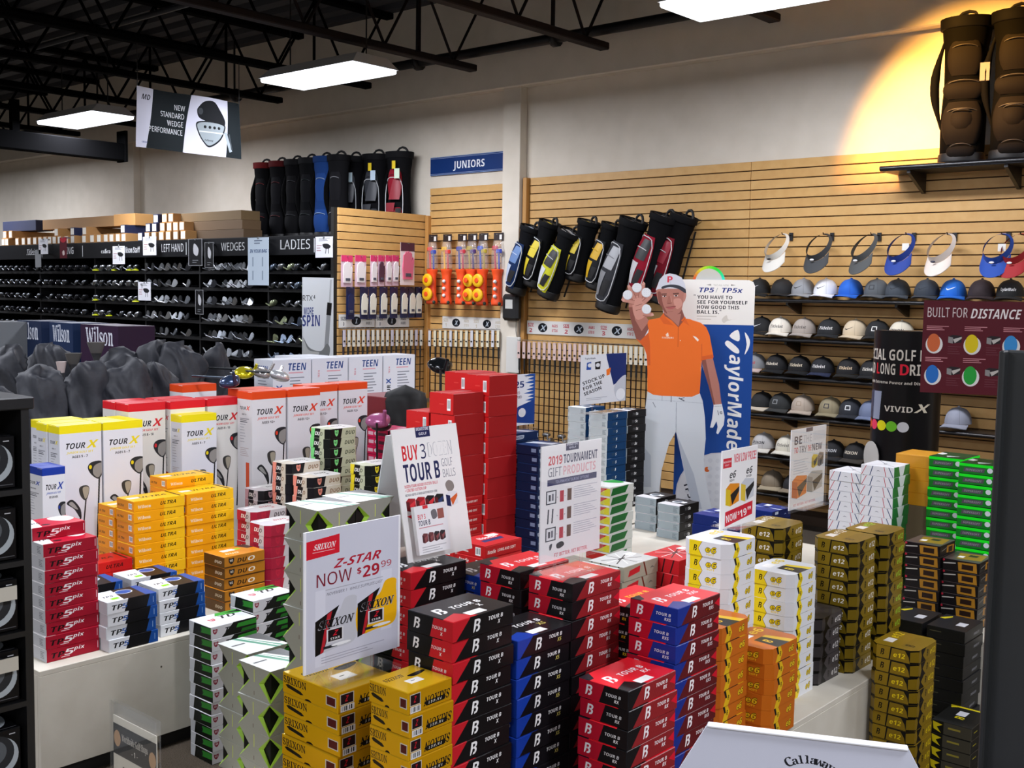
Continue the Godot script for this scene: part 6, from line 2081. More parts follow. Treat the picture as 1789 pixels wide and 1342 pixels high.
	c.smooth([575, 230, 700, 206, 830, 220, 850, 260, 800, 370, 700, 440, 640, 400, 590, 320], "#16181b").smooth([586, 238, 700, 218, 820, 230, 836, 262, 790, 360, 700, 424, 646, 390, 600, 316], "#8b9498")
	c.rect(600, 300, 230, 10, "#c9ced0")
	for i in 4:
		c.disc(652 + i * 44, 262, 13, 13, "#1a1c1e")
	c.line(850, 290, 910, 460, 30, "#8b9498").line(890, 300, 920, 440, 14, "#3a4044")
	c.text("Callaway", 650, 386, 16, "#3a3e42", {"slant": 0.2, "w": 80}).text("Callaway", 52, 470, 14, "#3a4a7a", {"w": 50})
	var bx := -8.65
	var b0 := at_x(236, 150, bx)
	var b1 := at_x(421, 178, bx)
	var bh := b0.y - at_x(236, 256, bx).y
	rings = []
	for i in 9:
		var ring := PackedVector3Array()
		for j in 25:
			var f := j / 24.0
			ring.append(Vector3(0.03 * sin(f * 9.0 + i * 0.25) * (0.3 + i * 0.08), -bh + bh * i / 8.0, lerpf(b0.z, b1.z, f)))
		rings.append(ring)
	t = thing("banner", "hanging vinyl banner reading NEW STANDARD WEDGE PERFORMANCE under the joists", "banner", Vector3(bx, b0.y, 0))
	part("vinyl", MB.new().skin(rings, false).mesh(), paper(c, 0.85), t)
	for f in [0.02, 0.98]:
		part("tie", MB.new().tube([Vector3(0, -0.02, lerpf(b0.z, b1.z, f)), Vector3(0, 3.84 - b0.y, lerpf(b0.z, b1.z, f))], 0.004, 5).mesh(), mat("#1a1a1c", 0.5), t)
	# white cardboard bin front lettered Callaway, close by
	c = Canvas.new(1024, 768, "#d5d7e4")
	var s := "Callaway"
	for i in 8:
		var an := (i - 3.5) * 9.0
		c.text(s[i], 530 + sin(deg_to_rad(an)) * 110, 200 - cos(deg_to_rad(an)) * 110, 32 if i == 0 else 27, "#1c1d24", {"serif": true, "at": 0.5, "turn": an})
	c.poly([500, 160, 530, 130, 560, 160, 548, 190, 512, 190], "#1c1d24").line(494, 126, 566, 200, 6, "#1c1d24").line(566, 126, 494, 200, 6, "#1c1d24")
	d = 2.05
	var q0 := at_d(1237, 1286, d)
	var q1 := at_d(1577, 1291, d)
	mid = (q0 + q1) / 2
	var tw := q0.distance_to(q1)
	t = thing("cardboard_bin", "white cardboard dump bin lettered Callaway, in front of gold boxes", "display bin", Vector3(mid.x, 0, mid.z), atan2(-mid.x, -mid.z))
	var top := mid.y
	var ol := PackedVector2Array([Vector2(-tw / 2, top), Vector2(tw / 2, top), Vector2(tw / 2 + 0.12, top - 0.22), Vector2(tw / 2 + 0.12, 0.0), Vector2(-tw / 2 - 0.12, 0.0), Vector2(-tw / 2 - 0.12, top - 0.22)])
	part("front_panel", MB.new().plate(ol, -0.012, 0.0, Transform3D.IDENTITY, Rect2(-tw / 2 - 0.12, top - 0.42, tw + 0.24, 0.42)).mesh(), paper(c, 0.5), t)
	for sx in [-1, 1]:
		part("side_panel", MB.new().box(Vector3(sx * (tw / 2 + 0.11), (top - 0.3) / 2, -0.09), Vector3(0.01, top - 0.3, 0.15)).mesh(), mat("#cfd1dc", 0.5), t)
	part("rim", MB.new().box(Vector3(0, top, -0.006), Vector3(tw, 0.006, 0.02), 0.002).mesh(), mat("#ececee", 0.4), t)
	# acrylic price holder at the lower left, standing on a low carton
	c = Canvas.new(256, 384, "#d6d0bf")
	c.rect(0, 30, 256, 90, "#1f1c1a").disc(26, 72, 20, 24, "#b9936a").disc(230, 84, 20, 24, "#b9936a").text("Worldwide Golf Shops", 128, 74, 20, "#d8d2c4", {"serif": true, "at": 0.5, "w": 150}).text("- 1 -", 128, 104, 16, "#d8d2c4", {"at": 0.5})
	c.text("BRIDGESTONE", 128, 170, 22, "#2a2824", {"at": 0.5, "w": 140}).text("TOUR B TW GOLF BALLS", 128, 208, 22, "#2a2824", {"at": 0.5, "w": 224}).text("NOW", 128, 262, 22, "#b02a34", {"at": 0.5, "w": 60})
	c.text("39.99", 128, 330, 46, "#b02a34", {"at": 0.5})
	var z := -1.2
	var e0 := at_z(196, 1222, z)
	var e1 := at_z(276, 1264, z)
	var w := e1.x - e0.x
	t = thing("price_holder", "acrylic price holder reading BRIDGESTONE TOUR B TW GOLF BALLS", "sign", Vector3((e0.x + e1.x) / 2, 0.56, z))
	part("print", MB.new().box(Vector3(0, (e0.y - 0.56) / 2 - 0.012, 0), Vector3(w - 0.01, e0.y - 0.56 - 0.04, 0.002), 0.0, Rect2(0, 0, 0.01, 0.01), Rect2(0, 0, 1, 1), Rect2(0, 0, 0.01, 0.01)).mesh(), paper(c, 0.4), t)
	var acr := StandardMaterial3D.new()
	acr.albedo_color = Color(0.9, 0.92, 0.9, 0.03)
	acr.transparency = BaseMaterial3D.TRANSPARENCY_ALPHA
	acr.roughness = 0.0
	for dz in [-0.005, 0.005]:
		part("acrylic_sheet", MB.new().box(Vector3(0, (e0.y - 0.56) / 2, dz), Vector3(w, e0.y - 0.56, 0.003)).mesh(), acr, t)
	part("acrylic_foot", MB.new().box(Vector3(0, 0.002, -0.03), Vector3(w, 0.004, 0.1)).mesh(), acr, t)
	solo("stock_carton", boxm(Vector3(0.34, 0.56, 0.3), 0.003), mat("#8a6a44", 0.8), "kraft stock carton under the acrylic price holder", "carton", Vector3((e0.x + e1.x) / 2, 0, z - 0.02))

# ---------------------------------------------------------------- golfer standee
func make_standee():
	var d := 7.15
	var k := d / F
	var ref := at_d(1190, 480, d)
	var yaw := atan2(-ref.x, -ref.z)
	var t := thing("golfer_standee", "life-size cardboard standee of a golfer in orange shirt with blue panel", "standee", Vector3(ref.x, 0, ref.z), yaw)
	var out := [1150, 498, 1153, 489, 1160, 481, 1170, 478, 1181, 480, 1191, 485, 1197, 496, 1199.5, 511, 1200, 517, 1198, 525, 1195, 529, 1193, 540, 1198, 553, 1212, 559, 1226, 563, 1236, 571, 1242, 584, 1250, 622, 1249, 625, 1253, 640, 1261, 669, 1265.6, 700, 1267.6, 707, 1272.4, 727, 1271.4, 741, 1262, 758, 1259, 756, 1261, 745, 1258.8, 735, 1253, 746.5, 1248, 746.5, 1251, 731, 1253, 708, 1243, 673, 1231.7, 640, 1230, 630, 1228, 686, 1233.7, 700, 1238.5, 729, 1241, 766, 1238.5, 804, 1242.4, 834, 1255, 890, 1262, 985, 1272, 1012, 1214, 1012, 1222, 985, 1224, 892, 1216, 867, 1204.6, 824, 1189, 756, 1177.5, 777, 1166, 824, 1163, 857, 1166, 985, 1170, 1012, 1116, 1012, 1129, 985, 1129, 855, 1130, 814, 1129, 766, 1134, 717, 1137, 685, 1136, 648, 1134, 622, 1129, 608, 1115, 594, 1110, 579, 1104, 558, 1100, 538, 1101, 531, 1090, 529, 1087, 526, 1089, 520, 1090, 513, 1094, 509, 1098, 508, 1097, 500, 1101, 499, 1105, 505, 1106, 500, 1110, 496, 1116, 495.5, 1120, 498, 1122, 497, 1125, 493, 1128, 496, 1128, 504, 1133, 504, 1138, 508, 1139, 514, 1142, 515, 1141, 519, 1136, 526, 1130, 532, 1136, 534, 1140, 540, 1139, 546, 1143, 548, 1145, 552, 1139, 554, 1131, 555, 1135, 560, 1155, 556, 1161, 548, 1159, 538, 1152, 530, 1149.5, 520, 1147, 507]
	var pts := PackedVector2Array()
	for i in range(0, out.size(), 2):
		pts.append(Vector2((out[i] - 1190) * k, ref.y - (out[i + 1] - 480) * k))
	var lowest := 1e9
	for p in pts:
		lowest = minf(lowest, p.y)
	for i in pts.size():
		if pts[i].y < lowest + 0.05:
			pts[i].y -= lowest
	# the print, drawn in photograph pixels, four texels each
	var c := Canvas.new(740, 1998, "#d9dbdf")
	var F0 := Vector2(1080, 475)
	c.frame(F0, Vector2(3.7, 3.7))
	var skin := "#b5796a"
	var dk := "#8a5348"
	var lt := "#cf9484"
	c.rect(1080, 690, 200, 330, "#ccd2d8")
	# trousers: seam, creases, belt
	c.smooth([1137, 684, 1228, 686, 1241, 766, 1239, 804, 1255, 892, 1224, 892, 1189, 757, 1163, 860, 1128, 860, 1128, 766], "#d3d8dd", 2)
	c.poly([1189, 757, 1216, 867, 1224, 892, 1238, 892, 1222, 830], "#b4bbc6").poly([1129, 780, 1146, 800, 1148, 857, 1129, 857], "#b9c0ca")
	c.line(1188, 704, 1189, 757, 1.2, "#a3aab3").line(1137, 700, 1236, 704, 1.2, "#c0c6cc").line(1179, 692, 1179, 704, 1.0, "#5a5f68").line(1163, 692, 1163, 702, 0.8, "#9aa0a8")
	c.line(1192, 696, 1202, 701, 2, "#5a5f68").line(1196, 697, 1202, 695, 1.2, "#5a5f68").line(1147, 705, 1152, 714, 1.4, "#8a9098")
	c.rect(1110, 985, 70, 30, "#e6e6e6").rect(1205, 985, 70, 30, "#e6e6e6")
	# right arm (at our right) and glove
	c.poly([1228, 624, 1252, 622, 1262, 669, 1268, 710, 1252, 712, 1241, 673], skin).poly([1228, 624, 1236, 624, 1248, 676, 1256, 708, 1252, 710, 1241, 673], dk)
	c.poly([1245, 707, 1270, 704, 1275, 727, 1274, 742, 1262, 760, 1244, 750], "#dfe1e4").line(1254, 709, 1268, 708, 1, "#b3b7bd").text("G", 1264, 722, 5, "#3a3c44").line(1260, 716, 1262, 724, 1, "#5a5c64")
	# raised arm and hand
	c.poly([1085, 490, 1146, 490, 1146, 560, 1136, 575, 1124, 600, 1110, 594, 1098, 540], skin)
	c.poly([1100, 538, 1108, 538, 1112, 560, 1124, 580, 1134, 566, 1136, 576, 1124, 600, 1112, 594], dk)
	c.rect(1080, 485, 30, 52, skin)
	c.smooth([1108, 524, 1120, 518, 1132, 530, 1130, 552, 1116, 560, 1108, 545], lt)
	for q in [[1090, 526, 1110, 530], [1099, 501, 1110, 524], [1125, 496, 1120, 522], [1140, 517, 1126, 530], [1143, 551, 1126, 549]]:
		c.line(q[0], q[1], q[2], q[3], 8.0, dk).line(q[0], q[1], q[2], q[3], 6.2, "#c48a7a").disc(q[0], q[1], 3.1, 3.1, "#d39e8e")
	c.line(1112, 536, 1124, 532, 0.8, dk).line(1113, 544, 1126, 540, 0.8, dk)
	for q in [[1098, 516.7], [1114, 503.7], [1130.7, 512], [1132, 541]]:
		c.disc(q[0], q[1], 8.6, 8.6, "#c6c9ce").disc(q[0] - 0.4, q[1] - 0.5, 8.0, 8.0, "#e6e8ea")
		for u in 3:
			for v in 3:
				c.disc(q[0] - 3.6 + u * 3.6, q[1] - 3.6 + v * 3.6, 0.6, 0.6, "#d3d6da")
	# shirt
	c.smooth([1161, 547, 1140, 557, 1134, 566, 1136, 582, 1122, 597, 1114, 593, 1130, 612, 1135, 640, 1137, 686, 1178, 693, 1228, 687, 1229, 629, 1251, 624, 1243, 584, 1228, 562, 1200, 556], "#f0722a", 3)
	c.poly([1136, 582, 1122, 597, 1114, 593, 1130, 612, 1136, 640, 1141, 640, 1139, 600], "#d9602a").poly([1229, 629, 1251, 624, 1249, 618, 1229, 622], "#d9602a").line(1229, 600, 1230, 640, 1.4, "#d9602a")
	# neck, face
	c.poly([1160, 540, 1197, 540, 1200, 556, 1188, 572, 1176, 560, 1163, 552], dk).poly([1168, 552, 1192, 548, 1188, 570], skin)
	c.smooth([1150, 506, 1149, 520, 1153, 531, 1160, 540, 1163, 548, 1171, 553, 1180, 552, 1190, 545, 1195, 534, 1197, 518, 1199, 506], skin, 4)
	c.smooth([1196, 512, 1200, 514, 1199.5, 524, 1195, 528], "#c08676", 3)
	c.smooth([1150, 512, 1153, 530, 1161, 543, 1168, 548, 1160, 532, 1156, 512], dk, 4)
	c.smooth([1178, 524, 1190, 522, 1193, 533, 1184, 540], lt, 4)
	c.line(1157, 514.5, 1166, 514, 1.6, "#4a2e28").line(1177, 513.5, 1187, 512.5, 1.6, "#4a2e28")
	c.disc(1162, 518, 3.4, 1.5, "#e0d5d0").disc(1162.5, 518, 1.4, 1.5, "#35221e").disc(1182, 516.8, 3.4, 1.5, "#e0d5d0").disc(1182.3, 516.8, 1.4, 1.5, "#35221e")
	c.line(1158, 517, 1166, 516.6, 0.7, "#4a2e28").line(1178, 515.8, 1186, 515.2, 0.7, "#4a2e28")
	c.poly([1169, 517, 1173, 518, 1176, 529, 1171, 531.5, 1166.5, 529.5], "#a86c5e").line(1167, 530.5, 1175, 530.3, 0.9, "#7a463c").line(1173, 518, 1175, 528, 1.0, lt)
	c.smooth([1165, 537, 1172, 536, 1182, 534.5, 1179, 539, 1171, 540.5], "#b0605c", 4).line(1165, 537.3, 1182.5, 535, 0.8, "#6a3430")
	c.line(1168, 545, 1178, 544.4, 0.8, "#9a6254")
	# cap
	c.smooth([1150, 502, 1152, 491, 1160, 481, 1170, 477, 1182, 479, 1192, 485, 1198, 496, 1199.5, 508, 1187, 500, 1172, 497, 1160, 500, 1147, 508], "#d3d4dc", 4)
	c.smooth([1158, 501, 1172, 497.5, 1187, 499, 1199, 506, 1198, 512, 1186, 505, 1171, 502, 1158, 505], "#3a3c44", 4)
	c.line(1171, 478, 1172, 497, 0.5, "#b4b6c0")
	c.text("P", 1166.5, 494, 11, "#d8364a", {"w": 9})
	# collar, placket and small emblems
	c.poly([1161, 547, 1166, 556, 1180, 569, 1162, 566, 1155, 556], "#e2652a").poly([1198, 552, 1204, 564, 1207, 569, 1192, 560, 1196, 556], "#e2652a").line(1188, 571, 1188, 606, 1.0, "#b84e1e").line(1188, 571, 1199, 556, 0.8, "#b84e1e")
	c.disc(1192, 595, 0.9, 0.9, "#f0d0b8").poly([1213, 586, 1219, 588, 1224, 593, 1222, 596, 1217, 591], "#f3e2d4").text("FARMERS", 1160, 592, 3, "#f6d9c4", {"w": 20}).poly([1166, 585, 1170, 581, 1172, 588, 1168, 589], "#f6d9c4")
	c.o = Vector2.ZERO
	var b := Rect2(Vector2((1080 - 1190) * k, ref.y - (475 + 540 - 480) * k), Vector2(200 * k, 540 * k))
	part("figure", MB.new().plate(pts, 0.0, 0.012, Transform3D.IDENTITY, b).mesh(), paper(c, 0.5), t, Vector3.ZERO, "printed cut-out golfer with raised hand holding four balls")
	# the blue and white panel behind
	var d2 := 7.33
	var k2 := d2 / F
	var off := -0.17
	var px := func(x: float, y: float) -> Vector2: return Vector2((x - 1190) * k2, ref.y - (y - 480) * k2 + 0.0)
	var ptop: Vector2 = px.call(1317, 487)
	var pl: Vector2 = px.call(1187, 487)
	var po := PackedVector2Array([Vector2(pl.x, 0.0), Vector2(ptop.x, 0.0), Vector2(ptop.x, ptop.y - 0.04), Vector2(ptop.x - 0.012, ptop.y - 0.012), Vector2(ptop.x - 0.04, ptop.y), Vector2(pl.x, ptop.y)])
	c = Canvas.new(494, 1976, "#1a4690")
	c.frame(Vector2(1187, 487), Vector2(3.8, 3.8))
	c.rect(1187, 487, 130, 78, "#e6e2da")
	c.poly([1234, 496, 1242, 494.5, 1242, 497.5], "#8a867e").poly([1284, 496, 1276, 494.5, 1276, 497.5], "#8a867e").text("THE ALL-NEW", 1259, 498, 3, "#a8a49a", {"at": 0.5, "b": false, "w": 26})
	c.text("TP5", 1220, 509, 8, "#2c3878", {"slant": 0.3, "w": 26}).text("/", 1250, 509, 8, "#9a9a9a", {"b": false}).text("TP5x", 1259, 509, 8, "#2c3878", {"slant": 0.3, "w": 36})
	var rows := [["YOU HAVE TO", 60], ["SEE FOR YOURSELF", 86], ["HOW GOOD THIS", 72], ["BALL IS.", 38]]
	for i in 4:
		c.text(rows[i][0], 1219, 520.5 + i * 8.6, 6, "#2a2a2c", {"w": rows[i][1]})
	c.text("\"", 1213, 519, 6, "#2a2a2c").text("\"", 1258, 545, 6, "#2a2a2c")
	c.lines(1219, 550, 34, 2, 5, 1.4, "#c3bdb2").smooth([1262, 556, 1270, 548, 1274, 556, 1290, 553, 1272, 558, 1266, 562], "#cfc9be", 3)
	c.smooth([1276, 584, 1290, 573, 1294, 588, 1290, 593], "#ecebe6", 3).smooth([1270, 594, 1276, 593, 1292, 606, 1293, 614, 1284, 612, 1270, 600], "#ecebe6", 3).smooth([1302, 577, 1311, 590, 1310, 604, 1303, 616, 1306, 598], "#ecebe6", 3)
	c.text("aylorMade", 1277, 616, 24, "#ecebe6", {"turn": 90, "slant": 0.15, "w": 166})
	c.disc(1268, 866, 77, 77, "#c9c9cc").disc(1268, 866, 75, 75, "#d6d6d8").disc(1245, 820, 4.6, 4.6, "#d0622a")
	for i in 12:
		for j in 10:
			if Vector2(i * 13 - 70, j * 14 - 62).length() < 70:
				c.disc(1268 + i * 13 - 70, 866 + j * 14 - 62, 4, 4, "#cdcdd0")
	c.text("TP5x", 1204, 846, 12, "#2a2c34", {"turn": 70, "w": 40})
	c.o = Vector2.ZERO
	part("panel", MB.new().plate(po, off - 0.02, off, Transform3D.IDENTITY, Rect2(pl.x, ptop.y - 520 * k2, 130 * k2, 520 * k2)).mesh(), paper(c, 0.4), t)
	# round rainbow-edged disc sticking up behind
	var dc: Vector2 = px.call(1238, 491)
	var rb := Canvas.new(128, 128, "#b9b5a8")
	for i in 36:
		var a0 := TAU * i / 36
		var col := Color.from_hsv(fposmod(0.02 + 0.5 * fposmod(a0 + PI, TAU) / PI, 1.0), 0.8, 0.8).to_html(false)
		rb.poly([64, 64, 64 + 64 * cos(a0), 64 + 64 * sin(a0), 64 + 64 * cos(a0 + 0.19), 64 + 64 * sin(a0 + 0.19)], "#" + col)
	rb.disc(64, 64, 53, 53, "#b9b5a8")
	var ring := PackedVector2Array()
	for i in 32:
		ring.append(dc + Vector2(cos(TAU * i / 32), sin(TAU * i / 32)) * 28 * k2)
	part("rainbow_disc", MB.new().plate(ring, off - 0.034, off - 0.022).mesh(), paper(rb, 0.5), t)
	for x in [-0.1, 0.3]:
		part("strut", MB.new().plate(PackedVector2Array([Vector2(0, 0), Vector2(0.3, 0), Vector2(0, 1.0)]), -0.004, 0.004, Transform3D(Basis(Vector3.UP, PI / 2), Vector3(x, 0, off - 0.02))).mesh(), mat("#b9a284", 0.8), t)
	part("spacer", MB.new().box(Vector3(0.02, 1.0, off / 2), Vector3(0.1, 0.06, -off)).mesh(), mat("#b9a284", 0.8), t)

# ---------------------------------------------------------------- boxed junior sets
func clubs_print(c: Canvas, x: float, y: float, s: float, hue: String):
	# driver, wood and iron drawn on the box front
	c.line(x + 52 * s, y + 60 * s, x + 40 * s, y + 330 * s, 7 * s, "#17181a")
	c.smooth([x, y + 10 * s, x + 20 * s, y - 12 * s, x + 66 * s, y - 10 * s, x + 70 * s, y + 30 * s, x + 50 * s, y + 66 * s, x + 16 * s, y + 44 * s], "#2a2b2e")
	c.smooth([x + 30 * s, y + 6 * s, x + 66 * s, y - 4 * s, x + 66 * s, y + 30 * s, x + 48 * s, y + 60 * s, x + 24 * s, y + 40 * s], "#8d8a86")
	c.disc(x + 12 * s, y + 10 * s, 7 * s, 9 * s, hue)
	c.line(x - 10 * s, y + 150 * s, x - 30 * s, y + 340 * s, 6 * s, "#17181a")
	c.smooth([x - 40 * s, y + 100 * s, x - 20 * s, y + 88 * s, x + 4 * s, y + 96 * s, x + 2 * s, y + 130 * s, x - 12 * s, y + 156 * s, x - 34 * s, y + 134 * s], "#3a3a38")
	c.smooth([x - 24 * s, y + 100 * s, x + 2 * s, y + 98 * s, x, y + 130 * s, x - 14 * s, y + 148 * s], "#a39c8a")
	c.smooth([x - 96 * s, y + 160 * s, x - 70 * s, y + 146 * s, x - 36 * s, y + 190 * s, x - 34 * s, y + 236 * s, x - 62 * s, y + 190 * s], "#2c2d30")
	c.smooth([x - 86 * s, y + 162 * s, x - 70 * s, y + 156 * s, x - 46 * s, y + 190 * s, x - 60 * s, y + 186 * s], "#9a9a96")
	c.line(x - 36 * s, y + 220 * s, x - 44 * s, y + 330 * s, 6 * s, "#17181a")

var sets := {}
func set_kind(called: String, band: String, hue: String, ages: String, teen: bool, face: String):
	var c := Canvas.new(512, 768, face)
	c.region(0, 0, 320, 768)
	c.rect(0, 0, 320, 768, face)
	c.k = Vector2(1, 0.8 if teen else 0.6)
	if not teen:
		c.rect(0, 0, 320, 80, band)
		c.text("TOUR", 40, 196, 42, "#1b1c20", {"slant": 0.25, "w": 150}).text("X", 200, 200, 58, hue, {"slant": 0.4, "w": 76})
		c.text("JUNIOR GOLF SET", 52, 232, 16, hue, {"slant": 0.2, "w": 200}).text(ages, 92, 266, 17, "#1b1c20", {"w": 120})
		clubs_print(c, 210, 330, 1.7, hue)
	else:
		c.text("TEEN", 120, 86, 46, "#23407e", {"slant": 0.15, "w": 150}).rect(130, 98, 120, 7, "#d9a0a8")
		c.text("TOUR", 72, 330, 34, "#1b1c20", {"turn": -90, "w": 110}).text("X", 76, 214, 46, "#2a4a90", {"turn": -90}).text("TEEN", 66, 140, 14, "#c8606a", {"turn": -90})
		c.lines(140, 130, 120, 9, 20, 6, "#7a7e88")
		clubs_print(c, 226, 420, 1.1, hue)
	c.region(320, 0, 192, 768)
	c.rect(0, 0, 192, 768, Color(face).darkened(0.04).to_html(false).insert(0, "#"))
	c.k = Vector2(1, 0.8 if teen else 0.6)
	if not teen:
		c.rect(0, 0, 192, 80, band)
		c.text("TOUR", 30, 160, 24, "#1b1c20", {"slant": 0.25, "w": 80}).text("X", 112, 162, 32, hue, {"slant": 0.4, "w": 44}).text(ages, 60, 200, 10, "#1b1c20", {"w": 60})
		c.lines(36, 226, 116, 3, 12, 6, "#5a5c64").lines(36, 270, 70, 7, 22, 5, "#9a9ca4").lines(36, 450, 110, 5, 14, 5, "#b0a4a4")
		c.rect(110, 560, 44, 520, "#c8502e")
	else:
		c.text("TEEN", 40, 86, 30, "#23407e", {"w": 100}).lines(40, 130, 110, 9, 20, 6, "#8a8e98")
	sets[called] = paper(c, 0.35)
	sets[called + "_lid"] = mat(band, 0.4)
func tourx(kind: String, px: float, py: float, top: float, size: Vector2, label: String, dx := 0.0, dz := 0.0):
	var p := at_y(px, py, top) + Vector3(dx, 0, dz)
	var h := top - BASE
	var t := thing("junior_set_carton", label, "carton", Vector3(p.x - size.x / 2, BASE, p.z - size.y / 2), 0.0, kind + " banded junior set cartons" if kind != "teen" else "TEEN set cartons")
	part("carton", MB.new().box(Vector3(0, h / 2, 0), Vector3(size.x - 0.004, h, size.y - 0.004), 0.0015, Rect2(0, 0, 0.625, 1), Rect2(0.625, 0, 0.375, 1), Rect2(0.1, 0.02, 0.3, 0.06)).mesh(), sets[kind], t)
	for s in [-1, 1]:
		part("lid_flap", MB.new().box(Vector3(s * size.x * 0.245, h + 0.001, 0), Vector3(size.x * 0.47, 0.002, size.y * 0.97)).mesh(), sets[kind + "_lid"], t)
func make_cartons():
	set_kind("yellow", "#e8d816", "#dcc81c", "AGES 5 - 7", false, "#d6d8e0")
	set_kind("red", "#cf1f2a", "#c8282e", "AGES 8 - 10", false, "#dcdad4")
	set_kind("orange", "#d9481c", "#d8402a", "AGES 12+", false, "#d8d7da")
	set_kind("teen", "#d3d6dc", "#4a6ab0", "", true, "#d9dbe2")
	set_kind("blue", "#1c3a9a", "#1c3a9a", "BEGINNER", false, "#e0e0e2")
	var ys := Vector2(0.106, 0.2)
	tourx("yellow", 103, 746, 1.165, ys, "yellow-banded junior set carton directly behind the crimson stack")
	tourx("yellow", 103, 746, 1.165, ys, "yellow-banded junior set carton touching the orange-yellow stacks", 0.0, -0.205)
	tourx("yellow", 317, 727, 1.165, ys, "lone yellow-banded junior set carton before the red-banded ones")
	tourx("yellow", 103, 746, 1.165, ys, "yellow-banded junior set carton behind, second rank, by blue carton", -0.115, 0.0)
	tourx("yellow", 103, 746, 1.165, ys, "yellow-banded junior set carton, second rank, middle", -0.115, -0.208)
	tourx("yellow", 103, 746, 1.165, ys, "yellow-banded junior set carton, third rank against dark covers", -0.23, -0.03)
	tourx("blue", 73, 820, 1.05, Vector2(0.15, 0.1), "small blue-banded beginner set carton behind crimson stack")
	var rs := Vector2(0.12, 0.2)
	tourx("red", 224, 707, 1.225, rs, "red-banded junior set carton behind the yellow-banded pair")
	tourx("red", 224, 707, 1.225, rs, "red-banded junior set carton, second rank against dark covers", -0.125, 0.0)
	tourx("red", 224, 707, 1.225, rs, "red-banded junior set carton behind lone yellow-banded one", 0.02, -0.21)
	tourx("red", 224, 707, 1.225, rs, "red-banded junior set carton, second rank, middle", -0.11, -0.22)
	tourx("red", 224, 707, 1.225, rs, "red-banded junior set carton beside the orange-banded ones", 0.02, -0.42)
	var os := Vector2(0.13, 0.215)
	tourx("orange", 440, 686, 1.26, os, "orange-banded junior set carton with club heads lying on top")
	tourx("orange", 440, 686, 1.26, os, "orange-banded junior set carton in second rank under club heads", -0.135, -0.036)
	tourx("orange", 440, 686, 1.26, os, "orange-banded junior set carton second along the rank", 0.0, -0.225)
	tourx("orange", 440, 686, 1.26, os, "orange-banded junior set carton third along the rank", -0.13, -0.45)
	tourx("orange", 440, 686, 1.26, os, "orange-banded junior set carton at the rank's far end", -0.14, -0.68)
	tourx("orange", 440, 686, 1.26, os, "orange-banded junior set carton in back rank by dark covers", -0.55, 0.05)
	var ts := Vector2(0.2, 0.3)
	tourx("teen", 670, 622, 1.34, ts, "white TEEN set carton at the far end")
	tourx("teen", 670, 622, 1.34, ts, "white TEEN set carton second from far end", 0.0, 0.305)
	tourx("teen", 670, 622, 1.34, ts, "white TEEN set carton third from far end", 0.0, 0.61)
	tourx("teen", 670, 622, 1.34, ts, "white TEEN set carton nearest the club heads", 0.0, 0.915)
	tourx("teen", 670, 622, 1.34, ts, "white TEEN set carton behind, by wedge poster", -0.21, 0.6)
	# bare club heads lying on the orange-banded cartons
	var top := 1.265
	var wh := wood_head(0.055)
	var ih := iron_head()
	var k := 0
	for q in [[400, 668, "#3a4a6a", "blue-black wood head hanging over the carton's edge"], [432, 652, "#d6c81e", "yellow and black wood head on the orange-banded carton"], [462, 652, "#a9a6a4", "polished wood head with dark face on the carton"], [494, 658, "#cfd2d4", "round chrome wood head at the carton's end"]]:
		var p := at_y(q[0], q[1], top + 0.035)
		if k == 0:
			p += Vector3(0.0, 0.0, -0.03)
		var t := thing("loose_club", q[3], "golf club", Vector3(p.x - 0.03, top + 0.034, p.z))
		var h := part("head", wh, mat(q[2], 0.22, 0.6), t)
		h.rotation = Vector3(0.3, 0.8 + k * 0.9, 0.2)
		part("face_insert", MB.new().box(Vector3(0.0, 0.0, 0.035), Vector3(0.05, 0.03, 0.012), 0.003).mesh(), mat("#1a1a1c", 0.3, 0.4), h)
		part("shaft", MB.new().tube([Vector3(0, 0.02, 0), Vector3(-0.32, 0.012, 0.02)], 0.006, 6).mesh(), mat("#23262a" if k else "#2a3a4a", 0.3, 0.5), t)
		k += 1

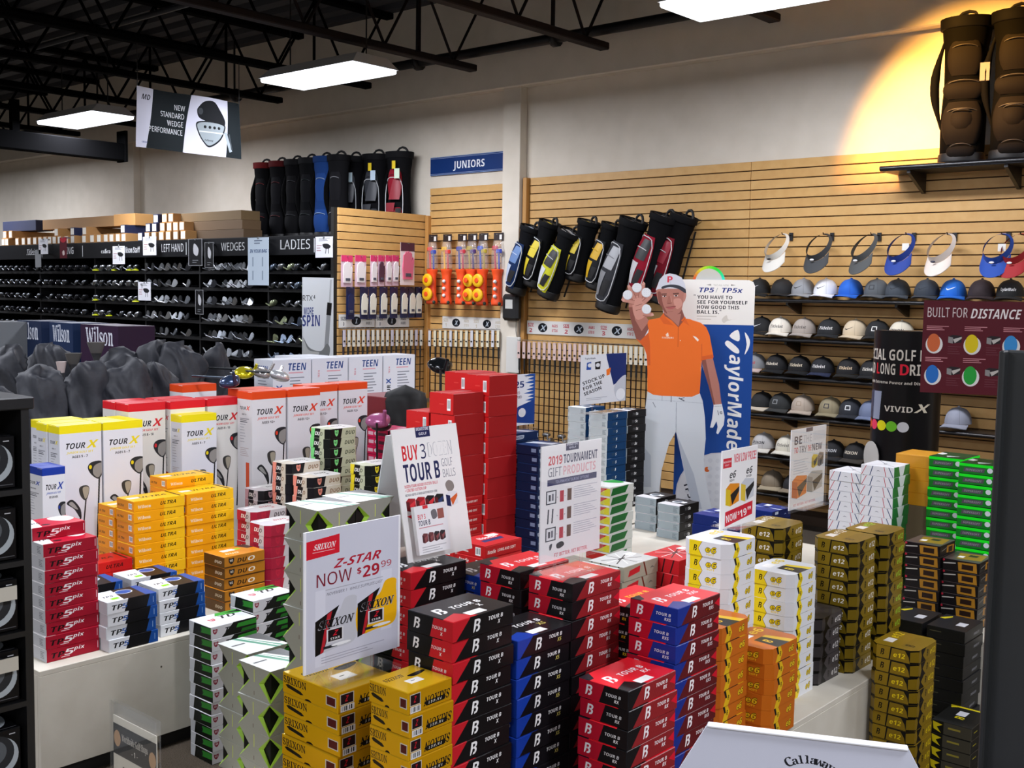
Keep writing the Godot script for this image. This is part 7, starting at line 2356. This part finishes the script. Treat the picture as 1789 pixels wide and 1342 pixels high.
# ---------------------------------------------------------------- dark nylon travel hoods over bags
func make_covers():
	var noise := FastNoiseLite.new()
	noise.seed = 11
	noise.frequency = 1.6
	noise.fractal_octaves = 2
	noise.noise_type = FastNoiseLite.TYPE_SIMPLEX
	var m := noisy("#1e2026", "#2a2c34", 0.08, 2.0, 0.62)
	# [pixel centre x, top y, half width px, depth, label]
	var list := [
		[14, 668, 30, 5.35, "dark nylon bag hood beside the black ball rack"], [70, 628, 38, 5.7, "round dark nylon bag hood behind the yellow-banded cartons"], [146, 622, 36, 5.8, "peaked dark nylon bag hood between two others, front rank"],
		[212, 618, 38, 5.9, "broad dark nylon bag hood behind the red-banded cartons"], [268, 626, 34, 6.1, "sagging dark nylon bag hood beside orange-banded carton"],
		[10, 596, 30, 6.2, "dark nylon bag hood in back rank by grey carton"], [90, 594, 42, 6.4, "low dark nylon bag hood in front of the navy cartons"], [200, 600, 46, 6.5, "wide dark nylon bag hood with grey cone beside it"], [276, 584, 40, 6.6, "tall dark nylon bag hood before the purple carton"], [322, 590, 36, 6.5, "leaning dark nylon bag hood, back rank"], [364, 592, 24, 6.8, "dark nylon bag hood next to TEEN cartons"]]
	for q in list:
		var top := at_d(q[0], q[1], q[3])
		var r: float = q[2] * q[3] / F * 1.1
		var off := Vector3(rng.randf() * 50, rng.randf() * 50, rng.randf() * 50)
		var h := top.y - BASE
		var rings := []
		var tilt := Vector3(rng.randf_range(-0.5, 0.5), 0, rng.randf_range(-0.4, 0.4)) * r
		var sag := rng.randf() * TAU
		for i in 37:
			var f := i / 36.0
			var ring := PackedVector3Array()
			var fall := 1.0 if f < 0.62 else pow(maxf(1.0 - pow((f - 0.62) / 0.38, 2.6), 0.0), 0.5)
			for j in 60:
				var a := TAU * j / 60
				var dir := Vector3(sin(a), 0, cos(a))
				var y := h * (f if f < 0.62 else 0.62 + 0.38 * sin((f - 0.62) / 0.38 * PI / 2))
				var p := dir * r * fall + Vector3(0, y, 0)
				# a hard crease every so often: ridged noise, stretched along slanting folds
				var sp := Vector3(p.x * 1.0 + p.y * 0.3, p.y * 0.45, p.z - p.y * 0.25) * 2.2 + off
				var e1: float = 1.0 - absf(noise.get_noise_3dv(sp)) * 2.4
				var e2: float = 1.0 - absf(noise.get_noise_3dv(sp * 2.1 + Vector3(9, 3, 5))) * 2.0
				var k := pow(maxf(e1, 0.0), 1.2) * 0.34 + pow(maxf(e2, 0.0), 1.5) * 0.07 - 0.16
				p += (dir * fall + Vector3(0, 0.5 * f, 0)) * r * k
				p.y -= 0.14 * r * (1.0 + cos(a - sag)) * smoothstep(0.5, 1.0, f) * 2.0
				ring.append(p - Vector3(0, r * 0.15 * f, 0) + tilt * f * f)
			rings.append(ring)
		# flat-shade the creases
		var b := MB.new()
		b.skin(rings)
		solo("nylon_hood", b.mesh(), m, q[4], "bag hood", Vector3(top.x, BASE, top.z))
	# grey foam cones and a pale cup lying among the hoods
	for q in [[128, 617, 6.05, 0.045, "#4a4744", "grey foam cone lying among the dark hoods"], [168, 598, 6.2, 0.05, "#565250", "taller grey foam cone standing among the dark hoods"], [107, 632, 6.02, 0.028, "#b9a8a4", "pale pink cup between two dark hoods"]]:
		var p := at_d(q[0], q[1], q[2])
		var t := thing("foam_cone", q[5], "cone", Vector3(p.x, BASE, p.z))
		var hh: float = p.y - BASE
		part("post", MB.new().lathe([Vector2(0, 0.0), Vector2(0.02, 0.0), Vector2(0.015, hh - 0.1), Vector2(q[3] * 0.6, hh - 0.06)], 14).mesh(), mat("#2a2a2c", 0.6), t)
		part("rim", MB.new().lathe([Vector2(q[3] * 0.6, hh - 0.06), Vector2(q[3], hh), Vector2(q[3] * 0.9, hh), Vector2(0.0, hh - 0.02)], 18).mesh(), mat(q[4], 0.7), t)
	# upright set cartons behind, on the floor
	var c := Canvas.new(512, 128, "#1b2742")
	for q in [[0, "#1b2742"], [170, "#1b2b4a"], [341, "#2c1830"]]:
		c.rect(q[0], 0, 170, 128, q[1])
		c.text("Wilson", q[0] + 86, 90, 44, "#c9cdd6", {"serif": true, "at": 0.5, "w": 120})
	var wm := paper(c, 0.4)
	var names := ["navy blue set carton with white script behind the hoods, outer", "navy blue set carton with white script behind the hoods, middle", "dark purple set carton with white script behind the hoods"]
	for i in 3:
		var p := at_z([82, 138, 205][i], 579, -4.35)
		var w: float = [0.42, 0.38, 0.56][i]
		solo("set_carton", MB.new().box(Vector3(0, 0.745, 0), Vector3(w, 1.49, 0.3), 0.002, Rect2(i / 3.0, 0, 0.05, 0.1), Rect2(i / 3.0 + 0.003, 0.22, 0.326, 4.15), Rect2(i / 3.0, 0, 0.05, 0.1)).mesh(), wm, names[i], "carton", Vector3(p.x, 0, -4.35))
	var gp := at_z(28, 579, -4.1)
	var gc := Canvas.new(128, 256, "#6a6d70")
	gc.text("Reckless", 64, 30, 12, "#c9cbce", {"at": 0.5, "w": 50}).rect(0, 44, 128, 212, "#8d9094").smooth([40, 70, 80, 56, 110, 80, 90, 110, 50, 104], "#3a3d42")
	solo("set_carton", MB.new().box(Vector3(0, 0.74, 0), Vector3(0.36, 1.48, 0.3), 0.002, Rect2(0, 0, 0.1, 0.1), Rect2(0, 0, 1, 1.6), Rect2(0, 0, 0.1, 0.1)).mesh(), paper(gc, 0.4), "grey set carton with pictured club head behind the hoods", "carton", Vector3(gp.x - 0.2, 0, -4.1))

func make_odds():
	# left edge: black rack of boxed balls, ball pictures on the box fronts
	var c := Canvas.new(256, 256, "#0c0c0e")
	c.disc(150, 130, 96, 96, "#aeb6ba").disc(132, 112, 92, 90, "#2c2e31").disc(124, 104, 62, 60, "#5c6064").disc(110, 96, 30, 26, "#878b8e")
	c.rect(10, 236, 236, 4, "#5a5a5e").rect(200, 24, 30, 5, "#c9c9cc")
	var face := paper(c, 0.35)
	var X := -2.52
	var zc := -1.12
	var e := at_d(36, 700, 2.72)
	var t := thing("ball_rack", "black shelf rack with boxed balls at the aisle corner", "rack", Vector3(e.x, 0, e.z))
	var black := mat("#0c0c0d", 0.5)
	# local frame: right front edge at the origin, rack runs to +z (towards us) along -x
	part("side_panel", MB.new().box(Vector3(-0.16, 0.74, -0.01), Vector3(0.32, 1.48, 0.02)).mesh(), black, t)
	part("back_panel", MB.new().box(Vector3(-0.31, 0.74, 0.25), Vector3(0.02, 1.48, 0.5)).mesh(), black, t)
	part("top_board", MB.new().box(Vector3(-0.15, 1.49, 0.24), Vector3(0.32, 0.03, 0.54), 0.003).mesh(), mat("#17171a", 0.4), t)
	var ys := [1.28, 1.1, 0.92, 0.74, 0.54]
	for i in 5:
		part("shelf", MB.new().box(Vector3(-0.15, ys[i] - 0.01, 0.25), Vector3(0.3, 0.014, 0.5)).mesh(), black, t)
		var o := solo("ball_carton", MB.new().box(Vector3(0, 0.065, 0), Vector3(0.2, 0.13, 0.13), 0.002).mesh(), face, "black carton with a pictured grey ball, %s shelf of the corner rack" % ["top", "second", "third", "fourth", "fifth"][i], "carton", e * Vector3(1, 0, 1) + Vector3(-0.115, ys[i], 0.075), 0.0, "pictured ball cartons in the corner rack")
		o = solo("ball_carton", o.mesh, face, "black carton with a pictured ball, inner one on %s shelf" % ["top", "second", "third", "fourth", "fifth"][i], "carton", e * Vector3(1, 0, 1) + Vector3(-0.115, ys[i], 0.215), 0.0, "pictured ball cartons in the corner rack")
		if i in [2, 3]:
			part("shelf_label", MB.new().box(Vector3(0.002, ys[i] + 0.1, 0.05), Vector3(0.003, 0.035, 0.06)).mesh(), mat("#c9c4b6", 0.5), t)
	var sc := Canvas.new(256, 64, "#0e0e10")
	sc.text("TP", 90, 44, 24, "#3a3a3e", {"slant": 0.3}).text("5x", 150, 44, 26, "#e6e6e6", {"slant": 0.3}).rect(244, 16, 4, 36, "#c9c9cc")
	var sm := paper(sc, 0.35)
	for i in 6:
		solo("ball_carton", MB.new().box(Vector3(0, 0.024, 0), Vector3(0.15, 0.048, 0.21), 0.0015).mesh(), sm, "black 5x ball box, %s, stack at corner rack foot" % NTH[5 - i], "box", e * Vector3(1, 0, 1) + Vector3(0.1, 0.22 + i * 0.048, 0.12), 0.0, "black boxes at the corner rack foot")
	solo("riser", boxm(Vector3(0.18, 0.22, 0.24), 0.003), black, "low black riser under the black 5x boxes", "riser", e * Vector3(1, 0, 1) + Vector3(0.1, 0, 0.12))
	# right edge: dark end panel of a near fixture
	var p := at_d(1752, 612, 2.3)
	var q := at_d(1890, 612, 2.3)
	t = thing("end_panel", "tall charcoal end panel of a fixture at the aisle", "fixture panel", Vector3(p.x, 0, p.z), 0.0)
	part("panel", MB.new().box(Vector3(0.0, p.y / 2, -0.02), Vector3(0.7, p.y, 0.04), 0.004).mesh(), mat("#232525", 0.6), t, Vector3(0.35, 0, 0))
	part("edge_strip", MB.new().box(Vector3(0.006, p.y / 2, 0.0), Vector3(0.012, p.y, 0.05), 0.003).mesh(), mat("#1b1d1d", 0.5), t)
	part("base_plate", MB.new().box(Vector3(0.35, 0.02, -0.02), Vector3(0.7, 0.04, 0.2)).mesh(), mat("#1b1d1d", 0.5), t)
	# black hooded bag, pink wood, black driver near the red cases
	var hb := at_d(708, 672, 6.75)
	var noise := FastNoiseLite.new()
	noise.seed = 5
	noise.frequency = 2.0
	var rings := []
	for i in 17:
		var f := i / 16.0
		var ring := PackedVector3Array()
		for j in 24:
			var a := TAU * j / 24
			var fall := 1.0 if f < 0.84 else pow(maxf(1.0 - pow((f - 0.84) / 0.16, 2.4), 0.0), 0.45)
			var rr := 0.125 * fall * (1.0 + 0.25 * noise.get_noise_3d(sin(a), f * 2.0, cos(a)))
			ring.append(Vector3(sin(a) * rr, (hb.y - BASE) * f, cos(a) * rr))
		rings.append(ring)
	solo("nylon_hood", MB.new().skin(rings).mesh(), mat("#0b0c0c", 0.7), "matt black cloth hood beside the pink boxes", "bag hood", Vector3(hb.x, BASE, hb.z))
	var pw := at_d(662, 736, 6.05)
	t = thing("pink_club", "pink and black wood standing by the black hood", "golf club", Vector3(pw.x, BASE, pw.z))
	var ph := part("head", wood_head(0.07), mat("#a85a86", 0.25, 0.2), t, Vector3(0, pw.y - BASE, 0))
	ph.rotation = Vector3(0.2, 0.6, 0)
	part("sole", MB.new().ball(Vector3(0.01, -0.025, 0), Vector3(0.06, 0.03, 0.05)).mesh(), mat("#141416", 0.3), ph)
	part("shaft", MB.new().tube([Vector3(0.05, pw.y - BASE, 0.06), Vector3(0.03, 0.0, 0.03)], 0.006, 6).mesh(), mat("#1a1a1c", 0.3), t)
	var dr := at_d(774, 640, 6.6)
	t = thing("black_driver", "black driver standing head up behind the red cases", "golf club", Vector3(dr.x, BASE, dr.z))
	var dh := part("head", wood_head(0.075), mat("#17191b", 0.15, 0.3), t, Vector3(-0.02, dr.y - BASE, 0))
	dh.rotation = Vector3(0.3, 0.4, -0.3)
	part("shaft", MB.new().tube([Vector3(0.04, dr.y - BASE - 0.02, 0.06), Vector3(0.05, 0.0, 0.06)], 0.008, 6).mesh(), mat("#131315", 0.4), t)
	var rb := at_d(690, 690, 6.9)
	solo("set_carton", MB.new().box(Vector3(0, (rb.y - BASE) / 2, 0), Vector3(0.3, rb.y - BASE, 0.34), 0.004).mesh(), mat("#7d2026", 0.5), "dull red lidded carton behind the black hood", "carton", Vector3(rb.x - 0.05, BASE, rb.z))
	# amber cartons beside the green boxes
	var ac := at_d(1596, 795, 5.25)
	for i in 4:
		solo("amber_carton", MB.new().box(Vector3(0, 0.03, 0), Vector3(0.17, 0.06, 0.2), 0.002).mesh(), mat("#d08f14", 0.4), "plain amber carton, %s, between white and green boxes" % NTH[3 - i], "carton", Vector3(ac.x, ac.y - 0.24 + i * 0.06, ac.z - 0.1), 0.0, "amber cartons by the green boxes")
	solo("riser", boxm(Vector3(0.17, ac.y - 0.24 - BASE, 0.2), 0.002), mat("#6a5a40", 0.8), "plain kraft carton under the amber cartons", "carton", Vector3(ac.x, BASE, ac.z - 0.1))

func more():
	make_rack()
	make_rack_cartons()
	make_rack_bags()
	make_wing_goods()
	make_toys()
	make_wall_clubs()
	make_stand_bags()
	make_caps()
	make_cart_bags()
	make_signs()
	make_standee()
	make_cartons()
	make_covers()
	make_odds()
